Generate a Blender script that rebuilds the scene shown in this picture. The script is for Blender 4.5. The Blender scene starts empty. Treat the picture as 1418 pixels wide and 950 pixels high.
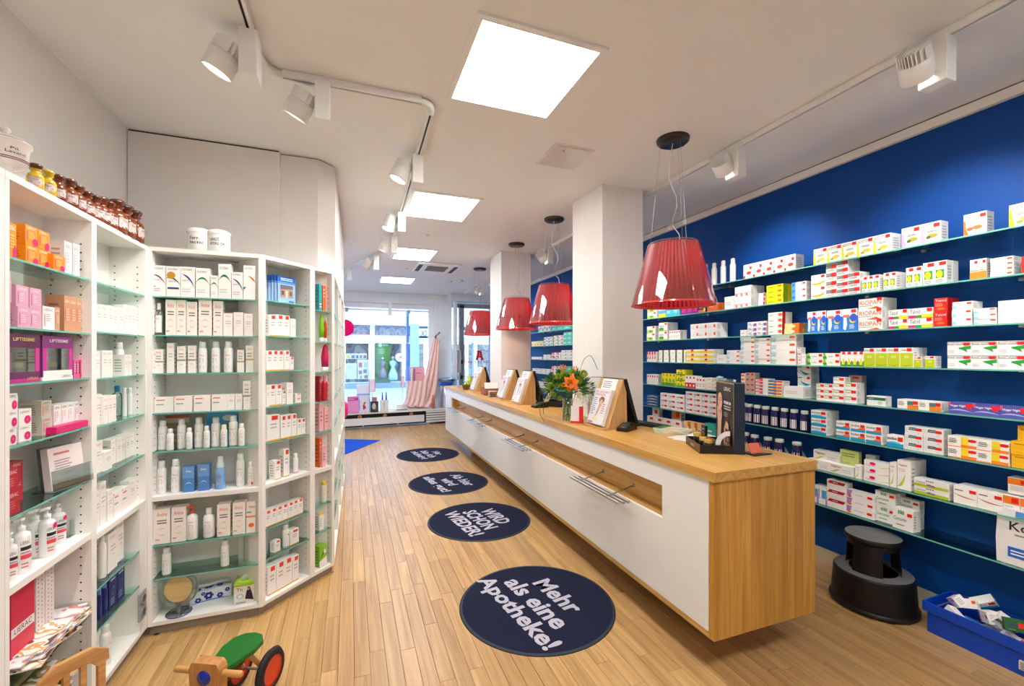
import bpy, bmesh, math, random
from math import sin, cos, pi, radians as rad
from mathutils import Vector, Matrix
random.seed(7)
# ---------------------------------------------------------------- camera, world, exposure
scn = bpy.context.scene
COL = scn.collection
CAM_Z = 1.5
YAW = 0.3569
cam_d = bpy.data.cameras.new('camera'); cam = bpy.data.objects.new('camera', cam_d); COL.objects.link(cam)
cam.location = (0, 0, CAM_Z); cam.rotation_euler = (pi/2, 0, -YAW)
cam_d.sensor_width = 36; cam_d.lens = 600/1418*36; cam_d.shift_y = 17/1418; cam_d.clip_start = .02
scn.camera = cam
world = bpy.data.worlds.new('sky'); scn.world = world; world.use_nodes = True
bg = world.node_tree.nodes['Background']; bg.inputs[0].default_value = (.70, .86, 1, 1); bg.inputs[1].default_value = 2.3
scn.view_settings.view_transform = 'Standard'; scn.view_settings.look = 'None'
scn.view_settings.exposure = 0.95; scn.view_settings.gamma = 1
PANEL_E = 14.0      # ceiling panel emission
SPOT_W = 30.0       # track spot power
sun_d = bpy.data.lights.new('sun', 'SUN'); sun_d.energy = .8; sun_d.angle = rad(3); sun_d.color = (1, .97, .92)
sun = bpy.data.objects.new('sun', sun_d); COL.objects.link(sun); sun.rotation_euler = (rad(38), 0, rad(20))  # lights the far facade from over this building

CEIL = 2.897
XW = 3.225     # blue wall face
XS = 3.01      # front edge of its shelves

# ---------------------------------------------------------------- pixel rays met with real planes
CY_, SY_ = cos(YAW), sin(YAW)
def ray(px, py):
    a = (px-709)/600; b = -(py-492)/600
    return Vector((CY_*a+SY_, -SY_*a+CY_, b))
def on_z(px, py, z): r = ray(px, py); t = (z-CAM_Z)/r.z; return Vector((r.x*t, r.y*t, z))
def on_x(px, py, x): r = ray(px, py); t = x/r.x; return Vector((x, r.y*t, CAM_Z+r.z*t))
def on_y(px, py, y): r = ray(px, py); t = y/r.y; return Vector((r.x*t, y, CAM_Z+r.z*t))

# ---------------------------------------------------------------- materials
MATS = {}
def s2l(c): return tuple(((v/12.92) if v <= .04045 else ((v+.055)/1.055)**2.4) for v in c)
def new_mat(name):
    m = bpy.data.materials.new(name); m.use_nodes = True
    return m, m.node_tree.nodes, m.node_tree.links, m.node_tree.nodes['Principled BSDF']
def paint(rgb, rough=.5, metal=0, spec=.5, bump=0, emit=0):
    """rgb is sRGB 0..1; a faint procedural mottling keeps it from being flat"""
    k = ('p', tuple(round(v, 3) for v in rgb), rough, metal, spec, bump, emit)
    if k in MATS: return MATS[k]
    m, N, L, P = new_mat('paint')
    c = s2l(rgb)
    P.inputs['Roughness'].default_value = rough; P.inputs['Metallic'].default_value = metal
    P.inputs['Specular IOR Level'].default_value = spec
    no = N.new('ShaderNodeTexNoise'); no.inputs['Scale'].default_value = 9 if bump == 0 else 160; no.inputs['Detail'].default_value = 2
    mr = N.new('ShaderNodeMapRange'); mr.inputs[3].default_value = .97; mr.inputs[4].default_value = 1.03
    mx = N.new('ShaderNodeMix'); mx.data_type = 'RGBA'; mx.blend_type = 'MULTIPLY'; mx.inputs[0].default_value = 1
    mx.inputs[6].default_value = (*c, 1)
    L.new(no.outputs[0], mr.inputs[0]); L.new(mr.outputs[0], mx.inputs[7]); L.new(mx.outputs[2], P.inputs['Base Color'])
    if bump:
        b = N.new('ShaderNodeBump'); b.inputs['Strength'].default_value = bump; b.inputs['Distance'].default_value = .002
        L.new(no.outputs[0], b.inputs['Height']); L.new(b.outputs[0], P.inputs['Normal'])
    if emit:
        P.inputs['Emission Color'].default_value = (*c, 1); P.inputs['Emission Strength'].default_value = emit
    MATS[k] = m; return m
def wood(name, c1, c2, axis=1, scale=1.0, rough=.4, world_pos=False, vary=0.0):
    m, N, L, P = new_mat(name)
    P.inputs['Roughness'].default_value = rough
    tc = N.new('ShaderNodeNewGeometry') if world_pos else N.new('ShaderNodeTexCoord')
    src = tc.outputs['Position'] if world_pos else tc.outputs['Object']
    oi = N.new('ShaderNodeObjectInfo'); ad = N.new('ShaderNodeMath'); ad.operation = 'ADD'
    ge = N.new('ShaderNodeNewGeometry')
    L.new(oi.outputs['Random'], ad.inputs[0]); L.new(ge.outputs['Random Per Island'], ad.inputs[1])
    fr = N.new('ShaderNodeMath'); fr.operation = 'FRACT'; L.new(ad.outputs[0], fr.inputs[0])
    off = N.new('ShaderNodeMath'); off.operation = 'MULTIPLY'; off.inputs[1].default_value = 37; L.new(fr.outputs[0], off.inputs[0])
    va = N.new('ShaderNodeVectorMath'); va.operation = 'ADD'; L.new(src, va.inputs[0]); L.new(off.outputs[0], va.inputs[1])
    mp = N.new('ShaderNodeMapping'); s = [22*scale]*3; s[axis] = 1.1*scale; mp.inputs['Scale'].default_value = s
    L.new(va.outputs[0], mp.inputs[0])
    n1 = N.new('ShaderNodeTexNoise'); n1.inputs['Scale'].default_value = 1; n1.inputs['Detail'].default_value = 6; n1.inputs['Roughness'].default_value = .65; n1.inputs['Distortion'].default_value = 1.2
    L.new(mp.outputs[0], n1.inputs[0])
    mp2 = N.new('ShaderNodeMapping'); s = [140*scale]*3; s[axis] = 3*scale; mp2.inputs['Scale'].default_value = s; L.new(va.outputs[0], mp2.inputs[0])
    n2 = N.new('ShaderNodeTexNoise'); n2.inputs['Scale'].default_value = 1; n2.inputs['Detail'].default_value = 2; L.new(mp2.outputs[0], n2.inputs[0])
    mm = N.new('ShaderNodeMath'); mm.operation = 'MULTIPLY_ADD'; mm.inputs[1].default_value = .35
    L.new(n2.outputs[0], mm.inputs[0]); L.new(n1.outputs[0], mm.inputs[2])
    cr = N.new('ShaderNodeValToRGB'); cr.color_ramp.elements[0].position = .45; cr.color_ramp.elements[1].position = .85
    cr.color_ramp.elements[0].color = (*s2l(c2), 1); cr.color_ramp.elements[1].color = (*s2l(c1), 1)
    L.new(mm.outputs[0], cr.inputs[0])
    hs = N.new('ShaderNodeHueSaturation'); L.new(cr.outputs[0], hs.inputs['Color'])
    mr = N.new('ShaderNodeMapRange'); mr.inputs[3].default_value = 1-vary; mr.inputs[4].default_value = 1+vary*.6
    L.new(fr.outputs[0], mr.inputs[0]); L.new(mr.outputs[0], hs.inputs['Value'])
    L.new(hs.outputs[0], P.inputs['Base Color'])
    b = N.new('ShaderNodeBump'); b.inputs['Strength'].default_value = .12; b.inputs['Distance'].default_value = .002
    L.new(n1.outputs[0], b.inputs['Height']); L.new(b.outputs[0], P.inputs['Normal'])
    return m
def glass(name, tint=(1, 1, 1), gloss=.12, rough=.02):
    m, N, L, P = new_mat(name); N.remove(P)
    out = N['Material Output']
    t = N.new('ShaderNodeBsdfTransparent'); t.inputs[0].default_value = (*tint, 1)
    g = N.new('ShaderNodeBsdfGlossy'); g.inputs['Roughness'].default_value = rough; g.inputs[0].default_value = (.9, 1, .97, 1)
    f = N.new('ShaderNodeFresnel'); f.inputs[0].default_value = 1.45
    mu = N.new('ShaderNodeMath'); mu.operation = 'MULTIPLY_ADD'; mu.inputs[1].default_value = .8; mu.inputs[2].default_value = gloss*.3
    L.new(f.outputs[0], mu.inputs[0])
    mx = N.new('ShaderNodeMixShader'); L.new(mu.outputs[0], mx.inputs[0]); L.new(t.outputs[0], mx.inputs[1]); L.new(g.outputs[0], mx.inputs[2])
    L.new(mx.outputs[0], out.inputs[0]); return m
def emitter(name, rgb, e):
    m, N, L, P = new_mat(name); N.remove(P)
    em = N.new('ShaderNodeEmission'); em.inputs[0].default_value = (*s2l(rgb), 1); em.inputs[1].default_value = e
    L.new(em.outputs[0], N['Material Output'].inputs[0]); return m
def blue_wall_mat():
    m, N, L, P = new_mat('blue_wall_paint')
    P.inputs['Roughness'].default_value = .55; P.inputs['Specular IOR Level'].default_value = .25
    n = N.new('ShaderNodeTexNoise'); n.inputs['Scale'].default_value = 1.6; n.inputs['Detail'].default_value = 3
    cr = N.new('ShaderNodeValToRGB'); cr.color_ramp.elements[0].position = .3; cr.color_ramp.elements[1].position = .75
    cr.color_ramp.elements[0].color = (*s2l((.0, .24, .54)), 1); cr.color_ramp.elements[1].color = (*s2l((.0, .33, .64)), 1)
    L.new(n.outputs[0], cr.inputs[0]); L.new(cr.outputs[0], P.inputs['Base Color'])
    n2 = N.new('ShaderNodeTexNoise'); n2.inputs['Scale'].default_value = 130; n2.inputs['Detail'].default_value = 3
    b = N.new('ShaderNodeBump'); b.inputs['Strength'].default_value = .35; b.inputs['Distance'].default_value = .003
    L.new(n2.outputs[0], b.inputs['Height']); L.new(b.outputs[0], P.inputs['Normal'])
    return m
def art(name, cols, scale=30):
    """printed picture: blotches of several colours (Voronoi)"""
    m, N, L, P = new_mat(name); P.inputs['Roughness'].default_value = .35
    tc = N.new('ShaderNodeTexCoord'); v = N.new('ShaderNodeTexNoise'); v.inputs['Scale'].default_value = scale; v.inputs['Detail'].default_value = 1
    L.new(tc.outputs['Object'], v.inputs[0])
    cr = N.new('ShaderNodeValToRGB'); cr.color_ramp.interpolation = 'CONSTANT'
    e = cr.color_ramp.elements
    while len(e) < len(cols): e.new(.5)
    for i, c in enumerate(cols): e[i].position = .3+.42*i/len(cols) if i else 0; e[i].color = (*s2l(c), 1)
    L.new(v.outputs[0], cr.inputs[0]); L.new(cr.outputs[0], P.inputs['Base Color']); return m

WHITE = (.93, .925, .91); W = paint((.97, .965, .955), .45)
M_WALL = paint((.93, .915, .90), .7); M_CEIL = paint((.955, .955, .95), .75); M_MEL = paint((.95, .94, .925), .4); M_GREYTRIM = paint((.62, .58, .53), .5)
M_BLUE = blue_wall_mat(); M_TRACK = paint((.95, .95, .94), .4); M_BLACK = paint((.04, .04, .05), .35); M_DARK = paint((.10, .10, .11), .6)
M_OAK = wood('oak_counter', (.87, .70, .40), (.74, .53, .23), 1, 1, .32, vary=.06)
M_OAKV = wood('oak_upright', (.87, .67, .34), (.72, .49, .17), 2, 1, .38, vary=.12)
M_FLOOR = wood('oak_parquet', (.83, .68, .46), (.67, .50, .29), 1, .8, .33, True, .13)
M_GLASS = glass('shelf_glass', (.80, .93, .88), .3); M_GEDGE = paint((.42, .72, .66), .2, 0, .8); M_CLEAR = glass('clear_glass', (.96, .98, .98), .2)
M_PANE = glass('window_glass', (.95, .97, .98), .1)
M_STEEL = paint((.70, .69, .68), .28, 1); M_PANELLIT = emitter('panel_light', (1, .985, .97), PANEL_E); M_LENS = emitter('lamp_lens', (1, .97, .93), 9)
M_PLASTIC = paint((.95, .95, .95), .25)

# ---------------------------------------------------------------- mesh builder
class B:
    def __init__(s): s.v = []; s.f = []; s.m = []; s.mats = []; s.smooth = []
    def mi(s, m):
        if m not in s.mats: s.mats.append(m)
        return s.mats.index(m)
    def add(s, vs, fs, m, smooth=False):
        o = len(s.v); s.v += [tuple(v) for v in vs]; i = s.mi(m)
        for f in fs: s.f.append([a+o for a in f]); s.m.append(i); s.smooth.append(smooth)
        return s
    def box(s, x0, y0, z0, x1, y1, z1, m, my=None, xf=None):
        vs = [(x, y, z) for x in (x0, x1) for y in (y0, y1) for z in (z0, z1)]
        if xf: vs = [xf @ Vector(v) for v in vs]
        fs = [(0, 1, 3, 2), (4, 6, 7, 5), (0, 4, 5, 1), (2, 3, 7, 6), (0, 2, 6, 4), (1, 5, 7, 3)]
        return s.add(vs, fs, m)
    def prism(s, poly, z0, z1, m, mside=None, xf=None, smooth=False):
        n = len(poly); vs = [(p[0], p[1], z0) for p in poly]+[(p[0], p[1], z1) for p in poly]
        if xf: vs = [xf @ Vector(v) for v in vs]
        s.add(vs, [list(range(n))[::-1], list(range(n, 2*n))], m)
        s.add(vs, [(i, (i+1) % n, n+(i+1) % n, n+i) for i in range(n)], mside or m, smooth); return s
    def lathe(s, prof, m, seg=20, c=(0, 0, 0), xf=None, flute=None, smooth=True):
        vs = []; n = len(prof)
        for k in range(seg):
            a = 2*pi*k/seg
            for r, z in prof:
                rr = r*(1+(flute if k % 2 else 0)) if flute else r
                v = Vector((c[0]+rr*cos(a), c[1]+rr*sin(a), c[2]+z)); vs.append(xf @ v if xf else v)
        fs = [(k*n+i, ((k+1) % seg)*n+i, ((k+1) % seg)*n+i+1, k*n+i+1) for k in range(seg) for i in range(n-1)]
        return s.add(vs, fs, m, smooth)
    def tube(s, pts, r, m, seg=8, cap=True):
        pts = [Vector(p) for p in pts]; vs = []; n = len(pts)
        rr = r if isinstance(r, (list, tuple)) else [r]*n
        up = Vector((0, 0, 1))
        for i, p in enumerate(pts):
            d = (pts[min(i+1, n-1)]-pts[max(i-1, 0)]).normalized()
            a = d.cross(up) if abs(d.dot(up)) < .95 else d.cross(Vector((1, 0, 0)))
            a.normalize(); b = d.cross(a)
            for k in range(seg): t = 2*pi*k/seg; vs.append(p+a*cos(t)*rr[i]+b*sin(t)*rr[i])
        fs = [(i*seg+k, i*seg+(k+1) % seg, (i+1)*seg+(k+1) % seg, (i+1)*seg+k) for i in range(n-1) for k in range(seg)]
        s.add(vs, fs, m, True)
        if cap: s.add(vs, [list(range(seg))[::-1], list(range((n-1)*seg, n*seg))], m)
        return s
    def quad(s, a, b, c, d, m): return s.add([a, b, c, d], [(0, 1, 2, 3)], m)
    def mesh(s, name):
        me = bpy.data.meshes.new(name); me.from_pydata(s.v, [], s.f)
        for m in s.mats: me.materials.append(m)
        me.polygons.foreach_set('material_index', s.m); me.polygons.foreach_set('use_smooth', s.smooth)
        bm = bmesh.new(); bm.from_mesh(me); bmesh.ops.recalc_face_normals(bm, faces=bm.faces); bm.to_mesh(me); bm.free()
        me.update(); return me
    def obj(s, name, parent=None, loc=(0, 0, 0), rz=0, bevel=0, seg=2):
        return place(name, s.mesh(name), parent, loc, rz, bevel, seg)
def place(name, me, parent=None, loc=(0, 0, 0), rz=0, bevel=0, seg=2):
    o = bpy.data.objects.new(name, me); COL.objects.link(o); o.location = loc; o.rotation_euler = (0, 0, rz)
    if parent: o.parent = parent
    if bevel:
        b = o.modifiers.new('bevel', 'BEVEL'); b.width = bevel; b.segments = seg; b.limit_method = 'ANGLE'; b.angle_limit = rad(40)
    return o
USED = {}
def tag(o, label=None, cat=None, group=None, kind=None):
    if label:
        o['label'] = label; USED.setdefault(label, []).append(o.name)
    if cat: o['category'] = cat
    if group: o['group'] = group
    if kind: o['kind'] = kind
    return o
def thing(name, label, cat, loc=(0, 0, 0), rz=0, group=None):
    o = bpy.data.objects.new(name, None); COL.objects.link(o); o.location = loc; o.rotation_euler = (0, 0, rz); o.empty_display_size = .05
    return tag(o, label, cat, group)
def struct(o, label=None, cat=None):
    return tag(o, label, cat, kind='structure')
def copy_tree(o, parent=None):
    c = o.copy(); COL.objects.link(c); c.parent = parent
    for ch in list(o.children): copy_tree(ch, c)
    return c

# ---------------------------------------------------------------- flat print: text and shapes laid on a face
TXT = {}
def text_geo(s, bold=0.0):
    k = (s, bold)
    if k in TXT: return TXT[k]
    cu = bpy.data.curves.new('t', 'FONT'); cu.body = s; cu.resolution_u = 2; cu.offset = bold; cu.fill_mode = 'FRONT'
    o = bpy.data.objects.new('t', cu); COL.objects.link(o)
    dg = bpy.context.evaluated_depsgraph_get(); dg.update()
    me = o.evaluated_get(dg).to_mesh()
    vs = [(v.co.x, v.co.y) for v in me.vertices]; fs = [list(p.vertices) for p in me.polygons]
    o.evaluated_get(dg).to_mesh_clear(); COL.objects.unlink(o); bpy.data.objects.remove(o); bpy.data.curves.remove(cu)
    if vs:
        x0 = min(v[0] for v in vs); x1 = max(v[0] for v in vs); y0 = min(v[1] for v in vs); y1 = max(v[1] for v in vs)
        vs = [((v[0]-x0)/max(x1-x0, 1e-6), (v[1]-y0)/max(y1-y0, 1e-6)) for v in vs]; asp = (x1-x0)/max(y1-y0, 1e-6)
    else: asp = 1
    TXT[k] = (vs, fs, asp); return TXT[k]
def prints(b, items, w, h, f, lift=.0004):
    """f(u, v, e): point on the face at u across, v up, e in front of it. item coordinates are fractions of the face"""
    e = 0
    for it in items:
        e += lift; k = it[0]
        if k == 'r':      # filled rectangle
            _, x0, y0, x1, y1, c = it; n = 4
            us = [x0+(x1-x0)*i/n for i in range(n+1)]
            vs = [f(u*w, v*h, e) for u in us for v in (y0, y1)]
            b.add(vs, [(2*i, 2*i+2, 2*i+3, 2*i+1) for i in range(n)], paint(c, .45))
        elif k == 'p':
            b.add([f(x*w, y*h, e) for x, y in it[1]], [list(range(len(it[1])))], paint(it[2], .45))
        elif k == 'e':
            _, cx, cy, rx, ry, c = it
            b.add([f((cx+rx*cos(2*pi*i/20))*w, (cy+ry*sin(2*pi*i/20))*h, e) for i in range(20)], [list(range(20))], paint(c, .45))
        elif k == 't':    # text fitted in a rectangle
            _, s, x0, y0, x1, y1, c = it[:7]
            vs, fs, a = text_geo(s, it[7] if len(it) > 7 else .0)
            b.add([f((x0+(x1-x0)*u)*w, (y0+(y1-y0)*v)*h, e) for u, v in vs], fs, paint(c, .45))
        elif k == 'l':    # lines of small print, too small to read
            _, x0, y0, x1, y1, n, c = it
            rr = random.Random(n)
            for i in range(n):
                yy = y1-(y1-y0)*(i+.5)/n; t = (y1-y0)/n*.22; xe = x0+(x1-x0)*rr.uniform(.6, 1)
                b.add([f(x0*w, (yy-t)*h, e), f(xe*w, (yy-t)*h, e), f(xe*w, (yy+t)*h, e), f(x0*w, (yy+t)*h, e)], [(0, 1, 2, 3)], paint(c, .45))
        elif k == 'a':    # swoosh: curved band from p0 via p1 to p2, widest in the middle
            _, p0, p1, p2, wd, c = it; up = []; dn = []
            for i in range(9):
                t = i/8; x = (1-t)**2*p0[0]+2*t*(1-t)*p1[0]+t*t*p2[0]; y = (1-t)**2*p0[1]+2*t*(1-t)*p1[1]+t*t*p2[1]; q = wd*sin(pi*t)+.004
                up.append(f(x*w, (y+q)*h, e)); dn.append(f(x*w, (y-q)*h, e))
            b.add(up+dn, [(i, 9+i, 10+i, i+1) for i in range(8)], paint(c, .45))
# ================================================================ THE SETTING
# floor: slab with oak planks laid along the shop
fb = B(); fb.box(-1.7, -2.1, -.06, 3.4, 10.35, -.012, paint((.42, .27, .13), .7)); floor = struct(fb.obj('floor'))
PW = .0735; planks = []
rr = random.Random(3)
x = -1.6
while x < 3.3:
    y = -2.0-rr.uniform(0, .6)
    while y < 10.3:
        ln = rr.choice((.45, .6, .7, .9, 1.1)); planks.append((x, y, min(y+ln, 10.32))); y += ln
    x += PW
def plank_seen(p):
    cx = p[0]+PW/2; cy = (p[1]+p[2])/2; zc = cx*SY_+cy*CY_
    if zc < .9: return 99
    u = 709+600*(cx*CY_-cy*SY_)/zc; v = 492+900/zc
    if u < 150 or u > 1500 or v > 1000 or (cx < -.9) or (cx > 1.9 and cy > 1.9 and cx < 2.2): return 50+zc
    return zc
planks.sort(key=plank_seen)
PM = {}
far = B()
for i, (x, y0, y1) in enumerate(planks):
    if i < 300:
        L_ = round(y1-y0, 2)
        if L_ not in PM:
            b = B(); g = .0006; c = .0012; w, l = PW-g, L_-g
            vs = [(g, g, -.012), (w, g, -.012), (w, l, -.012), (g, l, -.012), (g, g, -c), (w, g, -c), (w, l, -c), (g, l, -c), (g+c, g+c, 0), (w-c, g+c, 0), (w-c, l-c, 0), (g+c, l-c, 0)]
            b.add(vs, [(0, 1, 5, 4), (1, 2, 6, 5), (2, 3, 7, 6), (3, 0, 4, 7), (4, 5, 9, 8), (5, 6, 10, 9), (6, 7, 11, 10), (7, 4, 8, 11), (8, 9, 10, 11)], M_FLOOR); PM[L_] = b.mesh('plank')
        place('plank', PM[L_], floor, (x, y0, 0))
    else: far.box(x+.0006, y0+.0006, -.012, x+PW-.0006, y1-.0006, 0, M_FLOOR)
o = far.obj('plank', floor); tag(o, kind='stuff')
# ceiling
b = B(); b.box(-1.8, -2.1, CEIL, 3.4, 10.35, CEIL+.1, M_CEIL); struct(b.obj('ceiling'))
# right blue wall, fascia and tiled skirting
b = B(); b.box(XW, -2.1, 0, XW+.12, 10.3, CEIL, M_BLUE); struct(b.obj('wall_right'))
b = B(); b.box(XW-.03, -2.1, 2.835, XW, 9.7, 2.888, M_WALL); b.box(XW-.02, -2.1, 2.888, XW, 9.7, CEIL, M_DARK); tr = struct(b.obj('trim_1'))  # dark strip above the fascia stands in for the shadow in the gap
sk = struct(B().box(XW-.008, -2.1, 0, XW, 9.7, .10, paint((.55, .5, .42), .6)).obj('baseboard_right'))
tm = B().box(0, 0, 0, .01, .297, .098, paint((.80, .74, .63), .35)).mesh('tile')
for i in range(32): place('tile', tm, sk, (XW-.018, -.1+i*.3, .001))
# left walls
b = B(); b.box(-1.42, -2.1, 0, -1.29, 3.36, CEIL, M_WALL); struct(b.obj('wall_left'))
b = B(); b.box(-1.8, -2.2, 0, 3.4, -2.1, CEIL, M_WALL); struct(b.obj('wall_near'))
poly = [(-1.3, 3.40), (-.46, 3.37), (-.217, 3.36), (-.107, 3.465), (-.078, 5.6), (-1.3, 5.6)]
b = B(); b.prism(poly, 2.081, 2.888, M_WALL); b.prism([(-1.3, 3.40), (-.46, 3.37), (-.36, 3.50), (-.30, 5.6), (-1.3, 5.6)], 0, 2.081, M_WALL); b.prism([(-1.29, 3.42), (-.46, 3.385), (-.22, 3.375), (-.118, 3.475), (-.09, 5.58), (-1.29, 5.58)], 2.888, CEIL, M_DARK); struct(b.obj('wall_inner'))
b = B(); b.box(-1.285, 3.325, 2.0, -.452, 3.368, 2.885, M_WALL); b.box(-1.285, 3.335, 2.885, -.46, 3.368, CEIL, M_DARK); struct(b.obj('trim_2'))
b = B(); b.box(-1.85, 5.6, 0, -1.7, 10.3, CEIL, M_WALL); struct(b.obj('wall_far_left'))
# square pillars
PIL = [(1.921, 3.046, 2.317, 3.55), (1.885, 5.467, 2.311, 5.95)]
for p in PIL:
    b = B(); b.box(p[0], p[1], 0, p[2], p[3], CEIL-.001, M_WALL); struct(b.obj('pillar'))
# ---------------------------------------------------------------- street front
M_ALU = paint((.70, .69, .69), .4, .3); M_FRONT = paint((.95, .965, .98), .6)
b = B(); b.box(-1.75, 9.98, 2.66, 2.2, 10.3, CEIL-.001, M_FRONT); b.box(2.1, 9.55, 2.72, XW, 10.3, CEIL-.001, M_FRONT); struct(b.obj('wall_front'))
b = B(); b.box(1.80, 9.9, 0, 2.2, 10.3, 2.72, M_FRONT); struct(b.obj('pillar'))
w1 = struct(B().box(-1.75, 10.0, .18, 1.8, 10.25, .24, M_FRONT).obj('window_1'))
fr = B()
for x0, x1, z0, z1 in ((-1.75, 1.8, 2.56, 2.66), (1.70, 1.8, .24, 2.56), (-1.75, -1.68, .24, 2.56)): fr.box(x0, 10.08, z0, x1, 10.2, z1, paint((.97, .97, .98), .4))
fr.obj('window_frame', w1)
B().box(-1.7, 10.13, .24, 1.72, 10.142, 2.56, M_PANE).obj('pane', w1)
rb = B(); rb.box(-1.65, 10.02, 2.49, 1.68, 10.06, 2.52, M_TRACK); rb.obj('blind_rail', w1)
for px in (480, 566): p = on_y(px, 427, 10.0); B().box(p.x-.03, 9.98, 2.44, p.x+.03, 10.04, 2.53, M_ALU).obj('rail_bracket', w1)
d1 = thing('door_1', None, None); struct(d1)
fr = B()
fr.box(2.2, 9.6, 0, 2.26, 9.75, 2.72, M_FRONT)
fr.box(2.36, 9.80, 0, 2.47, 9.9, 2.66, M_ALU); fr.box(2.2, 9.80, 2.6, XW, 9.9, 2.70, M_ALU); fr.box(2.47, 9.80, 2.08, XW, 9.9, 2.16, M_ALU); fr.box(3.12, 9.8, 0, XW, 9.9, 2.6, M_ALU); fr.box(2.47, 9.8, 0, 3.12, 9.9, .15, M_ALU)
fr.obj('door_frame', d1)
fr = B(); fr.box(2.47, 9.83, 2.16, 3.12, 9.86, 2.6, M_PANE); fr.obj('pane', d1)
B().box(2.47, 9.83, .15, 3.12, 9.86, 2.08, M_PANE).obj('pane', d1)
B().box(2.26, 9.84, 0, 2.36, 9.86, 2.6, M_PANE).obj('pane', d1)
hb = B(); p = on_y(636.5, 510, 9.6); hb.box(p.x-.09, 9.66, 1.1, p.x+.05, 9.78, 1.62, paint((.80, .82, .86), .3)); hb.obj('door_control_box', d1, bevel=.01)
for z in (.95, 1.3): B().box(2.39, 9.77, z, 2.43, 9.81, z+.09, M_DARK).obj('door_lock', d1)
# street: paving and the shop opposite
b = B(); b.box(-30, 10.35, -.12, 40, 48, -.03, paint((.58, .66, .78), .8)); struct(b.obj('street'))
YB = 21.0
def fx(px): return on_y(px, 492, YB).x
def fz(py, px=550): return on_y(px, py, YB).z
bd = thing('shop_building', 'pale shop building across the street seen through the window', 'building', (0, 0, 0))
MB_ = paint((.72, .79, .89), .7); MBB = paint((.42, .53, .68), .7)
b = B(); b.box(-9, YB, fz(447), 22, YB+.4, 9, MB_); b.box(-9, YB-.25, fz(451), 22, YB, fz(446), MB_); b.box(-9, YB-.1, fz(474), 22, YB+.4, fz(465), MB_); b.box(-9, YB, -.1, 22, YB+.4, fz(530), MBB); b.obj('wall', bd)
for a, c in ((513, 518.5), (594, 600), (655, 660)):
    B().box(fx(a), YB-.15, -.1, fx(c), YB+.3, fz(450), MB_).obj('pier', bd)
M_SIGNB = paint((.60, .63, .70), .7)
for a, c in ((440, 477), (478, 512.5), (519, 562.5), (563, 594)):
    B().box(fx(a), YB+.05, fz(465), fx(c), YB+.1, fz(451), art('slatted_blind', [(.38, .41, .47), (.52, .55, .60), (.44, .46, .52)], 6)).obj('window', bd)
M_SHOPIN = art('shop_inside', [(.16, .19, .26), (.45, .42, .42), (.28, .34, .44), (.60, .58, .58), (.38, .27, .22)], 1.6)
for a, c in ((440, 477), (478, 512.5), (519, 562), (567, 594), (600, 655), (660, 720)):
    w = B().box(fx(a), YB+1.6, fz(531), fx(c), YB+1.65, fz(474.5), M_SHOPIN).obj('window', bd)
    B().box(fx(a), YB+.1, fz(531), fx(c), YB+.12, fz(474.5), M_PANE).obj('pane', w)
b = B(); b.box(fx(477), YB-.02, fz(464.8), fx(512), YB+.02, fz(463.6), paint((.90, .45, .50), .5)); b.obj('sign_strip', bd)
b = B(); b.box(fx(567), YB-.3, fz(508), fx(579), YB-.2, fz(449), paint((.50, .70, .90), .4)); b.obj('blue_panel', bd)
def flat(name, px0, px1, py0, py1, Y, items, base, th=.02, parent=None, depth=None):
    """an upright flat item facing the shop, placed on the plane Y; py0 top, py1 bottom"""
    p = on_y(px0, py1, Y); q = on_y(px1, py0, Y); w = q.x-p.x; h = (CAM_Z+on_y((px0+px1)/2, py0, Y).z-CAM_Z)-on_y((px0+px1)/2, py1, Y).z
    z = on_y((px0+px1)/2, py1, Y).z
    b = B(); b.box(0, 0, 0, w, depth or th, h, paint(base, .5)); prints(b, items, w, h, lambda u, v, e: (u, -e*4, v))
    return b.obj(name, parent, (p.x, Y, z))
flat('poster', 579, 594, 455, 468, YB-.1, [('t', 'CK', .85, .2, .2, .8, (.25, .38, .78), .04)], (.93, .95, .98), parent=bd).name = 'fascia_sign'
o = flat('banner', 519.5, 541, 475, 530, YB+.4, [('e', .32, .95, .12, .05, (.95, 1, .95)), ('l', .5, .92, .85, .98, 2, (.9, 1, .9)), ('l', .2, .72, .8, .86, 4, (.65, .85, .55))], (.20, .56, .10))
tag(o, 'tall green banner in the shop window across the street', 'banner')
for i, (px, t, bt, c) in enumerate(((530, 497, 524, (.42, .44, .50)), (544, 496, 527, (.55, .72, .72)))):
    p = on_y(px, bt, YB+.2); s = (on_y(px, t, YB+.2).z-p.z)
    m = B(); pr = [(0, 0), (.14*s, .01*s), (.22*s, .05*s), (.20*s, .3*s), (.12*s, .52*s), (.10*s, .6*s), (.17*s, .78*s), (.15*s, .86*s), (.05*s, .9*s), (.05*s, 1*s), (0, 1.0*s)]
    m.lathe(pr, paint(c, .7), 14); o = m.obj('mannequin', None, (p.x, YB+.2, p.z))
    tag(o, ('mannequin in grey dress before the green banner across the street', 'mannequin in pale mint coat right of the green banner')[i], 'mannequin')
    B().lathe([(.05*s, 1.0*s), (.06*s, 1.05*s), (0, 1.08*s)], paint((.93, .93, .93), .5), 10).obj('neck_block', o)
p = on_y(553.5, 495, YB+.02)
m = B(); m.lathe([(0, 0), (.2, 0), (.2, .03), (0, .03)], paint((.96, .97, .98), .5), 24, xf=Matrix.Rotation(pi/2, 4, 'X')); prints(m, [('t', 'R', .75, .25, .3, .75, (.15, .2, .25), .03)], .3, .3, lambda u, v, e: (u-.15, -.035-e, v-.15))
tag(m.obj('round_sign', None, (p.x, YB, p.z)), 'round white disc sign with mirrored letter in far shop window', 'sign')
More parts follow.
